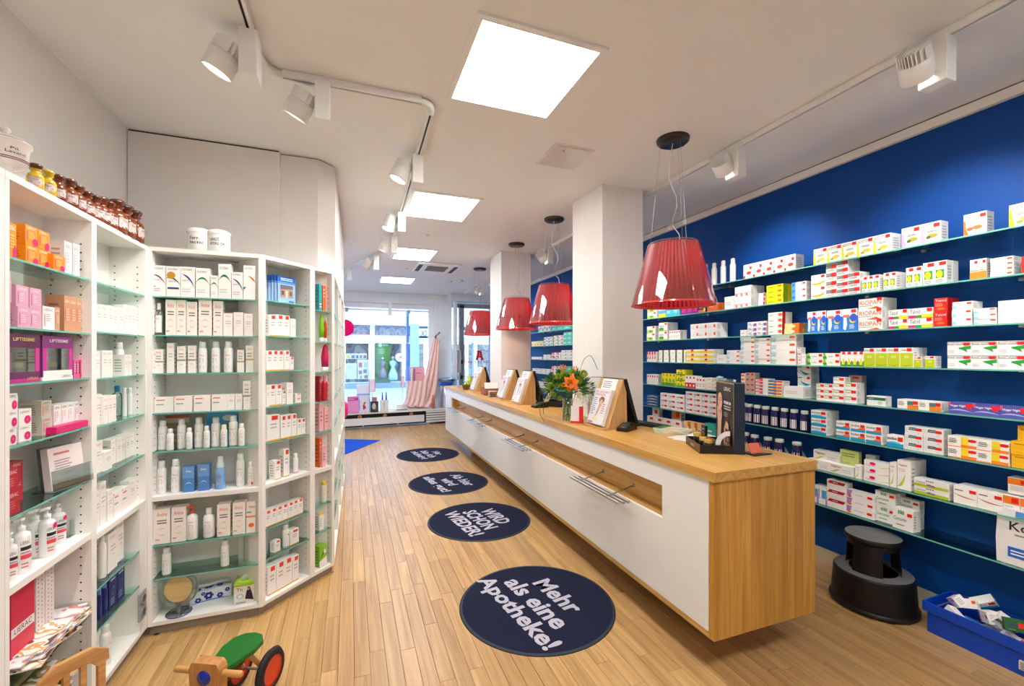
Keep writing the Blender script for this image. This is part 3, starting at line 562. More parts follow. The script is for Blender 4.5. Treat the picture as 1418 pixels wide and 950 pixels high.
# style: (description, base, side, prints)
ST = {
 'add_r': ('white carton with red fruit picture', WH, None, [('t', 'ADDITIV', .06, .74, .62, .90, DK), ('r', 0, 0, .2, .22, RED), ('e', .6, .38, .25, .12, (.75, .25, .15)), ('r', .68, .62, .9, .82, RED)]),
 'add_y': ('white carton with yellow corner and lemon', WH, None, [('p', [(0, 0), (.2, 0), (.08, .8), (0, .8)], YE), ('t', 'ADDITIV', .06, .76, .70, .92, DK), ('r', .70, .76, .96, .94, RED), ('e', .6, .30, .26, .10, (.85, .75, .25)), ('e', .35, .2, .12, .06, (.6, .65, .2)), ('l', .3, .5, .8, .62, 2, GY)]),
 'add_l': ('white carton with lilac corner and berries', WH, None, [('p', [(0, 0), (.28, 0), (.08, .7), (0, .7)], (.85, .65, .85)), ('t', 'ADDITIV', .06, .76, .68, .92, DK), ('r', .66, .74, .94, .92, RED), ('e', .6, .36, .26, .10, (.65, .6, .2)), ('e', .4, .3, .12, .07, (.3, .4, .15)), ('l', .3, .52, .8, .64, 2, GY)]),
 'add_o': ('white carton with orange corner, standing alone', WH, None, [('p', [(0, 0), (.25, 0), (.12, .3), (.08, .7), (0, .7)], OR), ('t', 'ADDITIV', .08, .74, .70, .90, DK), ('r', .72, .76, .97, .92, RED), ('e', .6, .34, .22, .09, (.75, .45, .2)), ('e', .28, .3, .14, .08, (.9, .4, .2))]),
 'grw': ('white and light green carton', WH, None, [('r', 0, 0, .75, .5, (.75, .88, .45)), ('e', .45, .3, .2, .12, GR), TG]),
 'grs': ('white carton with dark green swirl', WH, None, [('e', .3, .25, .28, .2, GR), ('r', 0, .0, 1, .12, LG), ('l', .1, .5, .6, .7, 2, (.2, .4, .3)), TG]),
 'bly': ('blue, white and yellow carton', (.85, .93, .97), None, [('r', 0, 0, 1, .35, YE), ('r', 0, .35, 1, .65, SK), TG]),
 'tq': ('turquoise carton', (.15, .72, .80), None, [('l', .1, .3, .6, .6, 2, WH)]),
 'pu': ('purple and magenta carton', (.45, .15, .55), None, [('r', .3, .2, .9, .6, MG), ('r', .1, .5, .3, .8, NV), ('r', .5, .7, .8, .95, RED)]),
 'nvo': ('navy and orange carton', (.12, .15, .40), None, [('r', 0, 0, .9, .3, OR), ('r', .1, .5, .6, .7, (.4, .5, .8)), ('r', .7, .1, .95, .5, YE)]),
 'plain': ('plain white carton', WH, None, [('l', .15, .3, .7, .6, 2, (.8, .8, .8))]),
 'rr': ('white carton with red letters', WH, None, [('t', 'R', .05, .05, .2, .32, RED, .02), ('t', 'R', .38, .05, .53, .32, RED, .02), ('t', 'R', .7, .05, .85, .32, RED, .02), ('r', 0, .33, 1, .36, RED)]),
 'wr': ('small white carton with red end', WH, None, [('r', .75, .1, 1, .9, RED)]),
 'yel': ('bright yellow carton with red tag', (.93, .88, .05), (.62, .70, .08), [('l', .1, .35, .6, .65, 1, (.3, .4, .2)), ('r', .68, .45, .9, .85, OR)]),
 'pp': ('white carton with blue letter end', WH, None, [('r', 0, 0, .28, 1, SK), ('t', 'P', .06, .3, .22, .8, (.05, .25, .65), .03), ('r', .75, .6, .95, .85, RED)]),
 'swo': ('white carton with orange flame swoosh', WH, None, [('a', (0, .3), (.5, .0), (1, .5), .09, OR), ('a', (.1, .22), (.5, .0), (1, .4), .06, YE), TG]),
 'bck': ('small white carton with dark name bar', WH, None, [('r', 0, .45, .5, .85, (.08, .25, .2)), ('t', 'ROX', .04, .52, .45, .78, WH), ('r', .52, .4, 1, .9, RED), ('l', .1, .1, .8, .35, 2, GY)]),
 'lem': ('white carton with green lemon picture', WH, None, [('r', .12, .25, .8, .62, GR), ('e', .42, .42, .26, .17, YE), ('r', .4, .80, .95, .95, RED), ('l', .15, .05, .7, .2, 2, GY)]),
 'orw': ('white carton with orange lower half', WH, None, [('r', 0, 0, 1, .38, (.95, .55, .15)), ('r', .05, .42, .95, .46, OR), ('r', .55, .78, .9, .92, RED)]),
 'tagw': ('white carton with small orange tag', WH, None, [('r', .74, .35, .95, .75, (.95, .35, .12)), ('l', .1, .3, .5, .6, 2, (.75, .85, .92))]),
 'redw': ('red and white carton', WH, None, [('r', 0, 0, .5, 1, RED), ('r', .6, .4, .9, .8, OR)]),
 'slimr': ('slim white carton with red dot', WH, None, [('r', .3, .72, .8, .90, RED), ('l', .2, .15, .8, .5, 2, (.85, .6, .6))]),
 'whbl': ('white carton with blue scrawl name', WH, None, [('l', .1, .45, .55, .7, 1, BL), ('a', (.05, .2), (.3, .4), (.6, .25), .05, NV), ('r', .62, 0, 1, .6, SK), ('e', .85, .4, .1, .25, RED)]),
 'whred': ('white carton with glossy red end', WH, (.85, .08, .10), [('l', .08, .4, .5, .6, 1, NV), ('e', .85, .55, .14, .30, (.95, .4, .15))]),
 'flor': ('orange and cream carton', (.96, .85, .60), (.92, .40, .12), [('r', .55, 0, 1, 1, (.93, .42, .12)), ('e', .6, .45, .15, .25, (1, .95, .7))]),
 'foot': ('blue carton with white leg picture', (.12, .50, .88), None, [('r', 0, .68, 1, 1, (.90, .93, .96)), ('p', [(.1, .1), (.25, .05), (.35, .3), (.3, .65), (.12, .65)], WH), ('e', .7, .5, .2, .15, YE), ('r', .08, .62, .5, .74, (.9, .45, .4)), ('e', .75, .6, .22, .18, (.2, .35, .8)), ('r', .62, .82, .92, .96, RED), ('l', .5, .1, .9, .3, 3, WH)]),
 'rio': ('white carton with large orange name', WH, None, [('t', 'RIOPAN', .05, .38, .95, .82, (.93, .40, .08), .01), ('r', .02, .26, .6, .31, GY), ('p', [(.35, 0), (.75, .22), (.92, .05), (1, 0)], OR), ('p', [(.55, 0), (.8, .12), (.9, 0)], RED), ('r', .78, .74, .98, 1, RED)]),
 'tal': ('white carton with rainbow base', WH, None, [('t', 'Talcid', .06, .45, .48, .85, (.15, .25, .35), .01), ('r', 0, 0, .3, .28, MG), ('r', .3, 0, .6, .28, GR), ('r', .55, 0, 1, .35, YE), ('e', .06, .15, .05, .12, (.9, .1, .5)), ('r', .76, .62, .97, .95, RED)]),
 'talr': ('glossy red carton', (.88, .08, .09), (.75, .05, .08), [('t', 'Talcid', .1, .75, .9, .9, WH), ('e', .5, .25, .3, .08, OR), ('l', .1, .4, .8, .65, 3, (1, .6, .5))]),
 'whsk': ('white carton with pale blue fade', WH, None, [('r', 0, .1, .18, .5, (.55, .85, .93)), ('r', .18, .1, .32, .35, (.75, .90, .96)), ('r', .72, .62, .95, .86, (.93, .30, .15))]),
 'bep': ('large white carton with blue name', WH, None, [('t', 'Bepanthen', .1, .78, .95, .9, (.55, .75, .88)), ('l', .1, .3, .8, .55, 2, (.8, .86, .9))]),
 'grns': ('white carton with green edge stripe', WH, None, [('r', .55, 0, .8, 1, (.15, .50, .25)), ('r', .55, .65, .8, .9, RED), ('l', .1, .4, .45, .6, 1, (.5, .7, .5))]),
 'ystr': ('white carton with yellow stripe', WH, None, [('r', 0, .12, 1, .62, (.98, .85, .10)), ('l', .1, .32, .8, .42, 1, (.9, .5, .3)), ('r', .38, .55, .56, .95, RED)]),
 'mulb': ('white tube carton with pale blue mark', WH, None, [('r', .0, .1, .2, .3, (.6, .85, .93)), ('l', .0, .35, .3, .7, 3, (.45, .75, .85)), ('r', .76, .5, .96, .8, (.93, .35, .12))]),
 'lef': ('white carton with green leaf corner', WH, None, [('p', [(0, 0), (.22, 0), (.12, 1), (0, 1)], (.55, .82, .25)), ('e', .08, .3, .12, .2, GR), ('t', 'Lefax', .3, .35, .6, .65, (.4, .6, .4)), ('r', .74, .45, .96, .85, RED)]),
 'flam': ('white carton with green flame base', WH, None, [('p', [(0, 0), (1, 0), (1, .4), (.75, .25), (.5, .6), (.25, .25), (0, .4)], (.20, .58, .15)), ('p', [(.2, .1), (.8, .1), (.5, .62)], YE), ('r', .3, .80, .85, .98, RED)]),
 'lime': ('tall lime green and white carton', WH, None, [('r', 0, 0, .97, .72, (.74, .80, .08)), ('t', 'Dulcol', .06, .82, .6, .93, DK, .01), ('r', .52, .80, .88, .96, RED), ('a', (.1, .12), (.5, .0), (.9, .15), .01, (.5, .6, .1)), ('l', .3, .45, .7, .6, 2, (.9, .95, .6))]),
 'gin': ('grey and white carton with green ginkgo leaf', WH, None, [('r', 0, .74, .97, .97, (.62, .62, .63)), ('t', 'Gingium', .05, .78, .62, .94, WH, .02), ('p', [(.45, .55), (.98, .70), (.97, .45), (.80, .42), (.85, .2), (.65, .38), (.52, .45)], (.15, .60, .22)), ('r', .68, .72, .93, .92, RED), ('l', .05, .15, .4, .4, 3, (.8, .8, .8))]),
 'wr3': ('slim white carton with red top mark', WH, None, [('r', .35, .7, .8, .88, RED), ('r', .1, .1, .4, .3, (.95, .85, .8))]),
 'ygr': ('yellow and green carton with bold letter', (.90, .88, .10), None, [('r', 0, .0, 1, .25, (.3, .6, .15)), ('t', 'N', .2, .25, .7, .6, (.15, .45, .15), .03), ('r', .4, .8, .7, .97, RED)]),
 'reb': ('white carton with red lower half', WH, None, [('r', 0, 0, 1, .42, (.88, .12, .10)), ('r', .35, .75, .75, .92, RED), ('e', .5, .2, .2, .1, WH)]),
 'yw': ('white carton with pale yellow pattern', WH, None, [('r', .1, .1, .5, .5, (.98, .92, .60)), ('e', .7, .6, .12, .14, (.95, .5, .2))]),
 'brn': ('beige carton with red tag', (.75, .68, .64), None, [('r', .3, .5, .8, .85, RED)]),
 'orst': ('orange and white carton beside the poster', WH, None, [('r', 0, .2, .9, .7, (.95, .45, .12))]),
 'pkst': ('white carton with pink and red bands', WH, None, [('r', 0, .7, .6, 1, (.85, .15, .25)), ('l', .1, .2, .8, .5, 1, (.8, .3, .5)), ('r', .35, .3, .6, .65, RED)]),
 'byr': ('blue, yellow and white carton', WH, None, [('r', 0, .45, .6, 1, (.15, .45, .85)), ('r', 0, 0, 1, .28, YE), ('r', .62, .5, .98, .9, RED), ('e', .5, .4, .12, .2, OR)]),
 'blsw': ('white carton with dark blue swoosh', WH, None, [('a', (.2, .6), (.5, .1), (1, .25), .09, (.05, .40, .60)), ('a', (0, .5), (.4, 0), (1, .1), .05, (.45, .8, .88)), ('l', .05, .75, .5, .95, 1, (.4, .45, .5)), ('r', .72, .72, .92, .95, RED)]),
 'gst': ('white carton with green line and red tag', WH, None, [('r', 0, .82, .6, .95, (.55, .75, .30)), ('t', 'Iber', .08, .42, .5, .7, (.3, .55, .35)), ('r', .55, .45, .95, .88, RED)]),
 'grb': ('white carton with dark green band', WH, None, [('r', 0, .55, .98, .85, (.10, .42, .32)), ('l', .1, .66, .5, .74, 1, WH), ('e', .7, .3, .12, .18, (.8, .85, .8))]),
 'orte': ('white carton with teal and orange blocks', WH, None, [('r', .48, .0, 1, .42, (.95, .50, .10)), ('r', .48, .42, .75, .85, (.20, .50, .50)), ('r', .75, .5, .98, .88, RED), ('l', .05, .3, .4, .8, 3, (.5, .5, .5))]),
 'hog': ('blue and violet carton of night tablets', (.32, .33, .68), None, [('t', 'Hoggar Night', .08, .55, .70, .78, WH, .02), ('p', [(.65, .9), (1, .9), (.92, .45), (.75, .45)], (.92, .12, .15)), ('a', (0, .2), (.4, .5), (1, .15), .06, (.70, .70, .90)), ('p', [(0, 1), (.12, 1), (.02, .6), (0, .6)], (.95, .3, .4))]),
 'calz': ('blue and white carton with dark pattern', (.15, .40, .70), None, [('a', (0, .4), (.5, .9), (1, .5), .12, WH), ('a', (0, .1), (.5, .4), (1, .1), .08, DK)]),
 'cad': ('white carton with navy name', WH, None, [('t', 'CaD3', .10, .38, .58, .68, (.20, .22, .50), .03), ('r', .58, .34, .90, .70, RED), ('l', .15, .08, .6, .2, 1, GY)]),
 'imo': ('white carton with aqua wave base', WH, None, [('r', 0, 0, .95, .32, (.10, .60, .78)), ('a', (0, .30), (.4, .5), (.95, .25), .07, (.35, .80, .88)), ('t', 'Imodium', .04, .58, .58, .84, (.08, .35, .45), .01), ('r', .64, .52, .92, .86, RED)]),
 'imoo': ('white carton with aqua and orange base', WH, None, [('r', 0, 0, .95, .32, (.10, .60, .78)), ('p', [(.4, .3), (.95, .3), (.95, .5), (.6, .48)], OR), ('t', 'Imodium', .04, .58, .58, .84, (.08, .35, .45), .01), ('r', .64, .52, .92, .86, RED)]),
 'lop': ('grey-white carton with dark teal name bar', (.90, .90, .90), None, [('p', [(.2, .5), (.62, .5), (.62, .85), (.24, .85)], (.10, .32, .38)), ('t', 'Lopedium', .24, .58, .60, .76, WH), ('r', .62, .46, .92, .80, RED), ('a', (.04, .2), (.1, .6), (.2, .85), .01, (.3, .5, .45)), ('a', (.04, .85), (.1, .5), (.2, .2), .01, (.3, .5, .45)), ('l', .7, .15, .85, .25, 1, GY)]),
 'dic': ('white carton with yellow and orange end', WH, None, [('r', .46, .25, .72, .98, (.97, .85, .18)), ('r', .46, 0, .98, .26, (.96, .52, .10)), ('e', .84, .70, .14, .14, RED), ('r', .72, .58, .96, .82, RED), ('l', .05, .35, .4, .8, 3, (.45, .45, .45)), ('r', .02, .02, .45, .08, OR)]),
 'yb': ('plain golden yellow carton', (.96, .72, .08), None, [('l', .1, .7, .8, .9, 1, (.75, .5, .05)), ('r', .0, .3, 1, .34, (.98, .80, .25))]),
 'vag': ('white carton with red name and green stroke', WH, None, [('t', 'Vagisan', .05, .58, .48, .88, (.75, .12, .25), .01), ('p', [(.0, .1), (.3, .45), (.45, .5), (.2, .12)], (.75, .82, .25)), ('l', .55, .2, .9, .6, 2, (.85, .85, .85))]),
 'vagt': ('tall white carton with curved lime stroke', WH, None, [('t', 'Vagisan', .08, .78, .72, .87, (.75, .12, .25), .01), ('a', (.0, .08), (.55, .2), (.6, .62), .07, (.72, .82, .15)), ('l', .1, .6, .6, .72, 2, (.8, .8, .8))]),
 'leaf': ('pale green folded leaflet', (.80, .85, .50), None, [('l', .1, .7, .8, .9, 2, (.5, .6, .3)), ('l', .1, .2, .8, .5, 4, (.68, .74, .4))]),
 'rose': ('white carton with round magenta badge', WH, None, [('e', .35, .6, .12, .22, MG), ('t', 'Vagisan', .05, .2, .45, .42, (.75, .12, .25)), ('p', [(.5, .1), (1, .3), (1, .5), (.6, .2)], (.88, .92, .6))]),
 'grpu': ('white and lime carton with purple flowers', (.92, .90, .90), None, [('r', 0, 0, .98, .36, (.66, .76, .10)), ('e', .45, .35, .08, .12, (.5, .35, .55)), ('e', .55, .3, .08, .12, (.55, .4, .6)), ('r', .36, .78, .40, .9, NV), ('r', .42, .78, .46, .9, NV), ('r', .48, .78, .52, .9, NV), ('r', .54, .78, .58, .9, NV), ('l', .08, .5, .5, .65, 1, (.5, .4, .5))]),
 'mag': ('white carton crossed by a red curve', WH, None, [('a', (0, .55), (.4, .35), (1, .38), .025, (.80, .12, .12)), ('l', .06, .68, .6, .82, 1, (.45, .45, .45)), ('r', .68, .68, .96, .86, RED)]),
 'ogr': ('orange topped white carton', WH, None, [('r', 0, .58, .97, .97, (.95, .50, .12)), ('r', .5, .66, .9, .9, RED), ('l', .1, .2, .8, .5, 3, (.8, .8, .8))]),
 'cub': ('small white carton with blue and lilac side', WH, None, [('r', .35, .35, .95, .85, (.25, .65, .85)), ('r', .8, .0, 1, .6, LI), ('r', 0, .3, .08, .9, (.6, .3, .6))]),
 'redt': ('white carton with dark red top bar', WH, None, [('p', [(.05, .62), (.85, .62), (.95, .95), (.15, .95)], (.72, .06, .14)), ('r', 0, .5, .05, .98, YE), ('l', .3, .74, .7, .84, 1, WH)]),
 'lil': ('white carton with lilac stripe and orange dot', WH, None, [('p', [(0, .2), (.14, .3), (.2, .98), (0, .98)], (.70, .50, .80)), ('e', .1, .2, .07, .16, OR), ('r', .76, .4, .94, .7, RED), ('l', .3, .45, .8, .6, 1, (.75, .65, .75))]),
 'cur': ('white carton with green name and bars', WH, None, [('t', 'Curcumin', .06, .42, .68, .60, (.15, .45, .30), .01), ('r', .28, .74, .33, .92, GR), ('r', .36, .74, .41, .92, GR), ('r', .44, .74, .49, .92, GR), ('r', .52, .74, .57, .92, GR), ('r', .72, .70, .95, .86, RED), ('l', .2, .15, .8, .3, 1, (.6, .7, .6))]),
 'mix': ('white carton with green and pink marks', WH, None, [('r', 0, .1, .4, .6, (.4, .8, .6)), ('e', .7, .6, .14, .2, PK)]),
 'teal': ('teal green carton', (.25, .75, .65), None, [('l', .1, .3, .7, .7, 2, WH)]),
 'yp': ('pale yellow carton', (.95, .92, .65), None, [('r', .1, .1, .5, .5, (.9, .7, .3))]),
 # left shelves
 'duc': ('tall white carton with red and blue swoosh', WH, None, [('t', 'DUCRAY', .12, .87, .82, .94, (.3, .3, .32)), ('a', (.1, .68), (.55, .72), (1, .38), .022, (.45, .10, .15)), ('a', (0, .45), (.02, .3), (.3, .32), .02, (.60, .12, .15)), ('t', 'argeal', .15, .50, .72, .57, GY), ('l', .1, .15, .6, .28, 2, (.8, .7, .7))]),
 'ducg': ('white carton with gold oval and blue swoosh', WH, None, [('t', 'DUCRAY', .12, .87, .82, .94, (.3, .3, .32)), ('a', (0, .6), (.5, .7), (1, .4), .025, (.15, .22, .55)), ('e', .35, .70, .3, .12, (.75, .55, .12)), ('t', 'squanorm', .15, .46, .85, .53, GY), ('r', .1, .25, .9, .31, (.12, .2, .5))]),
 'ducb': ('white carton with dark blue swoosh', WH, None, [('t', 'DUCRAY', .12, .87, .82, .94, (.3, .3, .32)), ('a', (.1, .75), (.75, .65), (1, .28), .035, (.12, .20, .55)), ('t', 'squanorm', .12, .50, .75, .57, GY), ('l', .1, .15, .7, .3, 2, (.8, .8, .85))]),
 'ducn': ('white carton with green swoosh', WH, None, [('t', 'DUCRAY', .12, .84, .80, .91, (.3, .3, .32)), ('a', (0, .5), (.5, .85), (1, .45), .03, (.10, .50, .28)), ('l', .1, .15, .7, .3, 2, (.8, .85, .8))]),
 'duco': ('white carton with orange swoosh', WH, None, [('t', 'DUCRAY', .1, .88, .8, .95, (.4, .4, .4)), ('a', (.4, .7), (.9, .6), (1, .5), .03, (.92, .45, .12)), ('a', (0, .35), (.1, .3), (.2, .38), .03, (.15, .4, .6))]),
 'av': ('white carton with faint peach lettering', (.97, .95, .93), None, [('t', 'Avène', .22, .83, .78, .92, (.94, .72, .65)), ('l', .25, .50, .8, .68, 2, (.80, .78, .78)), ('a', (.3, .4), (.5, .46), (.7, .4), .006, (.9, .75, .7))]),
 'avs': ('small white carton with gold band', (.97, .95, .93), None, [('t', 'Avène', .2, .82, .8, .92, (.92, .6, .5)), ('r', 0, .44, 1, .50, (.78, .65, .40)), ('l', .2, .55, .8, .75, 2, (.7, .68, .68))]),
 'avg': ('small white carton with grey band', (.97, .95, .93), None, [('t', 'Avène', .2, .82, .8, .92, (.92, .6, .5)), ('r', 0, .44, 1, .50, (.60, .60, .60)), ('l', .2, .55, .8, .75, 2, (.7, .68, .68)), ('a', (.3, .3), (.5, .36), (.7, .3), .006, (.7, .7, .7))]),
 'avl': ('wide low white carton with peach print', (.97, .95, .93), None, [('l', .1, .72, .8, .9, 1, (.93, .55, .45)), ('l', .1, .45, .7, .6, 1, (.6, .65, .68)), ('e', .02, .95, .04, .05, OR)]),
 'avb': ('blue and pale blue carton', (.30, .52, .78), None, [('r', 0, .55, 1, 1, (.42, .62, .85)), ('t', 'Avène', .25, .78, .75, .88, (.93, .97, 1)), ('a', (.2, .3), (.5, .45), (.8, .3), .012, (.8, .9, 1))]),
 'avt': ('tall white carton with peach name and rings', (.97, .94, .91), None, [('t', 'Avène', .18, .78, .82, .90, (.90, .45, .35)), ('l', .2, .55, .8, .70, 2, (.5, .48, .48)), ('a', (.25, .38), (.5, .5), (.75, .38), .008, (.92, .75, .68)), ('a', (.25, .3), (.5, .18), (.75, .3), .008, (.92, .75, .68)), ('l', .1, .08, .5, .16, 1, (.9, .6, .5))]),
 'avo': ('white carton with orange band and swirl', (.97, .94, .91), None, [('t', 'Avène', .25, .80, .95, .90, (.90, .45, .35)), ('r', 0, .50, 1, .56, (.95, .60, .25)), ('e', .55, .25, .3, .07, OR), ('l', .1, .62, .8, .72, 1, GY)]),
 'sun': ('white carton with orange-red top tag', WH, None, [('r', .35, .80, .85, .96, (.93, .25, .12)), ('r', 0, .0, 1, .05, (.93, .68, .20)), ('l', .25, .45, .75, .7, 2, (.75, .75, .75))]),
 'lie_o': ('orange cube carton with magenta dot', (.97, .58, .08), None, [('t', 'LIERAC', .15, .80, .85, .93, (1, .97, .9)), ('r', .12, .15, .17, .70, (.85, .15, .45)), ('l', .25, .3, .75, .7, 5, (.99, .80, .45)), ('e', .75, .2, .2, .2, MG)]),
 'lie_p': ('pink cube carton', (.88, .66, .76), None, [('t', 'LIERAC', .15, .78, .85, .90, (.98, .95, .97)), ('r', .12, .15, .17, .70, (.80, .20, .50)), ('l', .25, .25, .75, .65, 4, (.96, .85, .9))]),
 'lie_w': ('white carton with magenta bar and letters', WH, None, [('t', 'LIERAC', .12, .80, .85, .91, (.45, .40, .42)), ('r', .12, .15, .17, .68, (.88, .25, .50)), ('l', .25, .35, .75, .7, 4, (.8, .75, .77))]),
 'lie_d': ('white carton with large magenta dot', WH, None, [('t', 'LIERAC', .12, .76, .85, .90, (.45, .42, .42)), ('e', .66, .32, .26, .26, MG), ('l', .62, .28, .72, .38, 1, WH)]),
 'lie_b': ('bronze carton with white letters', (.82, .60, .46), None, [('t', 'LIERAC', .12, .80, .9, .88, (.98, .93, .9)), ('r', .12, .3, .17, .68, (.85, .20, .35)), ('l', .28, .3, .8, .66, 5, (.93, .78, .68))]),
 'lie_r': ('deep red carton with white letters', (.72, .10, .18), None, [('t', 'LIERAC', .12, .74, .85, .90, (.98, .85, .88)), ('l', .15, .2, .8, .6, 4, (.88, .4, .48))]),
 'lie_g': ('silver-beige carton with magenta bar', (.80, .76, .71), None, [('t', 'LIERAC', .12, .80, .85, .92, (.4, .36, .34)), ('r', .12, .15, .19, .7, (.85, .2, .4)), ('l', .3, .3, .8, .7, 4, (.65, .6, .56))]),
 'pkn': ('small bright pink carton', (.92, .35, .60), None, [('l', .2, .3, .8, .8, 4, (.98, .8, .88)), ('r', .6, .2, .9, .9, (.5, .1, .3))]),
 'nav': ('dark blue carton with silver print', (.10, .15, .42), None, [('l', .2, .72, .8, .92, 2, (.75, .78, .88)), ('e', .5, .45, .22, .12, (.35, .42, .65)), ('l', .15, .1, .8, .3, 3, (.6, .65, .78)), ('e', .5, .45, .16, .09, (.10, .15, .42))]),
 'teo': ('teal book-like carton', (.25, .68, .72), None, [('l', .2, .1, .8, .3, 2, WH)]),
 'orb': ('orange carton', (.93, .42, .18), None, [('l', .2, .5, .8, .9, 3, (1, .85, .7))]),
 'mgb': ('magenta slim carton', (.88, .12, .42), None, [('l', .2, .1, .8, .3, 2, WH)]),
 'pkl': ('pale pink tall carton', (.95, .72, .74), None, [('l', .2, .3, .8, .7, 3, (.85, .4, .5))]),
 'grc': ('carton with bright green and white pattern', (.55, .78, .22), None, [('p', [(0, 0), (1, 0), (1, .45), (0, .3)], WH), ('a', (.1, .3), (.5, .9), (.9, .5), .06, (.15, .45, .15)), ('e', .7, .7, .15, .12, WH)]),
 'ylc': ('yellow topped white carton', WH, None, [('r', 0, .85, 1, 1, YE), ('l', .2, .2, .7, .7, 4, (.8, .8, .75))]),
}
NBOX = 0; DEEP = []; WALLQ = []
def rowsbox(bay, where, zs, x0, x1, ytop, style, n=1, m=1, deep=1, d=.06, set_=.025, z0=0, kind=None, hv=0, xs=None):
    """n columns by m rows of equal cartons between pixel columns x0..x1 on a shelf"""
    global NBOX
    desc, base, side, items = ST[style]
    u0, _ = bay.hit(x0, ytop, set_); u1, _ = bay.hit(x1, ytop, set_)
    _, zt_ = bay.hit(x0+.3*(x1-x0)/n, ytop, set_)
    w = (u1-u0)/n; h = (zt_-zs-z0)/m
    rng = random.Random(x0*7+ytop); wall = bay is WALLB; kind = kind or ('medicine_carton' if wall else 'cosmetic_carton')
    for i in range(n):
        for j in range(m):
            hh = h*(1+rng.uniform(-hv, hv)) if hv else h
            me = box_mesh(w, hh, d, base, items, side)
            for k in range(1, deep):
                DEEP.append((me, bay.w(u0+i*w, set_+k*(d+.001), zs+z0+j*h+.0002), bay.a))
            for k in range(1):
                jx = rng.uniform(-.0012, .0012); jd = rng.uniform(0, .004)
                loc = bay.w(u0+i*w+jx, set_+jd+k*(d+.001), zs+z0+j*h+.0002)
                lab = desc
                if n > 1: lab += ', '+('leftmost' if i == 0 else 'rightmost' if i == n-1 else ORD[i])+(' column' if m > 1 else '')
                if m > 1: lab += ', '+('bottom' if j == 0 else 'top' if j == m-1 else ORD[j])+' row'
                pass
                lab += ', '+where
                if wall: WALLQ.append(((x1-x0)/n*h/max(loc[1], 1), me, loc, bay.a, lab, desc+' group, '+where))
                else: tag(place(kind, me, None, loc, bay.a), lab, 'cosmetics box', desc+' group, '+where)
                NBOX += 1
WN = ['top wall shelf', 'second wall shelf', 'third wall shelf', 'fourth wall shelf', 'fifth wall shelf', 'sixth wall shelf', 'seventh wall shelf', 'lowest wall shelf']
def WB(k, *a, **kw): rowsbox(WALLB, WN[k-1], SZW[k-1], *a, **kw)
# ---------------------------------------------------------------- cartons on the blue wall
WB(1, 1029.5, 1101, 366.5, 'add_r', 5, d=.09); WB(1, 1126.6, 1233, 344.5, 'add_y', 5, d=.1); WB(1, 1248, 1302.6, 315.3, 'add_l', 2, d=.07)
WB(1, 1333.9, 1366, 296, 'add_o', 1, d=.07); rowsbox(WALLB, 'right edge of top wall shelf', SZW[0], 1396.5, 1440, 282, 'add_y', 1, d=.09)
WB(2, 896, 909, 424, 'grw', 1, 2, d=.12); WB(2, 912, 922, 425, 'bly', d=.1); WB(2, 922.5, 941, 425, 'tq', 2, d=.08); WB(2, 941.5, 966, 423, 'pu', 3, d=.07); WB(2, 966.5, 977, 421, 'nvo', d=.09); rowsbox(WALLB, 'second wall shelf under lamp rim', SZW[1], 979, 993, 420, 'orb', 1, d=.08)
WB(2, 1003, 1016, 411, 'plain', d=.05); WB(2, 1017, 1039, 397, 'rr', 1, 2, 4, d=.038); WB(2, 1050, 1059, 406, 'wr', 1, 3, 1, d=.05); WB(2, 1061, 1084, 395, 'yel', 1, 4, 2, d=.05)
WB(2, 1096, 1116, 391, 'pp', 1, 3, 2, d=.05); WB(2, 1123, 1143.3, 381, 'swo', 1, 2, d=.11); WB(2, 1143.6, 1158, 366, 'bck', 1, 4, 1, d=.06); rowsbox(WALLB, 'tallest pile of second wall shelf', SZW[1], 1158.8, 1174, 361.5, 'bck', 1, 5, 2, d=.06)
rowsbox(WALLB, 'lower pile on second wall shelf', SZW[1], 1174.4, 1190, 377, 'bck', 1, 3, 2, d=.05)
WB(2, 1193, 1217, 383, 'lem', 3, d=.05); rowsbox(WALLB, 'second pair on second wall shelf', SZW[1], 1223, 1240, 378, 'lem', 2, 1, 2, d=.05); rowsbox(WALLB, 'small pair on second wall shelf', SZW[1], 1254, 1276.5, 371, 'lem', 2, 1, 1, d=.08); rowsbox(WALLB, 'large pair on second wall shelf', SZW[1], 1277.2, 1311, 364, 'lem', 2, 1, 2, d=.055)
WB(2, 1342, 1366, 360, 'orw', 2, d=.06); WB(2, 1371, 1403, 357, 'tagw', 1, 4, 2, d=.06); WB(2, 1414, 1440, 355, 'redw', 2, 3, d=.08)
WB(3, 895.5, 907, 452, 'grw', 1, 2, 2, d=.05); WB(3, 912, 924, 447, 'grs', 1, 2, 3, d=.045); WB(3, 926, 942, 458, 'slimr', 5, 1, 2, d=.04); WB(3, 956, 991, 449, 'tagw', 3, 2, 2, d=.07)
WB(3, 1025, 1034, 457, 'plain', d=.05); WB(3, 1035, 1061, 446, 'whbl', 2, 3, 1, d=.08); WB(3, 1063.5, 1083, 433, 'whred', 1, 4, 3, d=.035); WB(3, 1086, 1106, 448, 'flor', 1, 2, 2, d=.045)
WB(3, 1118, 1143.6, 432, 'foot', 2, d=.06); rowsbox(WALLB, 'larger two on third wall shelf', SZW[2], 1145, 1187, 430, 'foot', 2, d=.06)
WB(3, 1188.3, 1221.5, 413.8, 'rio', 1, 3, 4, d=.035); WB(3, 1230, 1256.5, 429, 'tal', 1, 2, 1, d=.08); rowsbox(WALLB, 'wider stack on third wall shelf', SZW[2], 1257.6, 1291.5, 427, 'tal', 1, 2, 1, d=.06)
rowsbox(WALLB, 'third wall shelf', SZW[2], 1293, 1312, 413, 'talr', 1, 2, 3, d=.035)
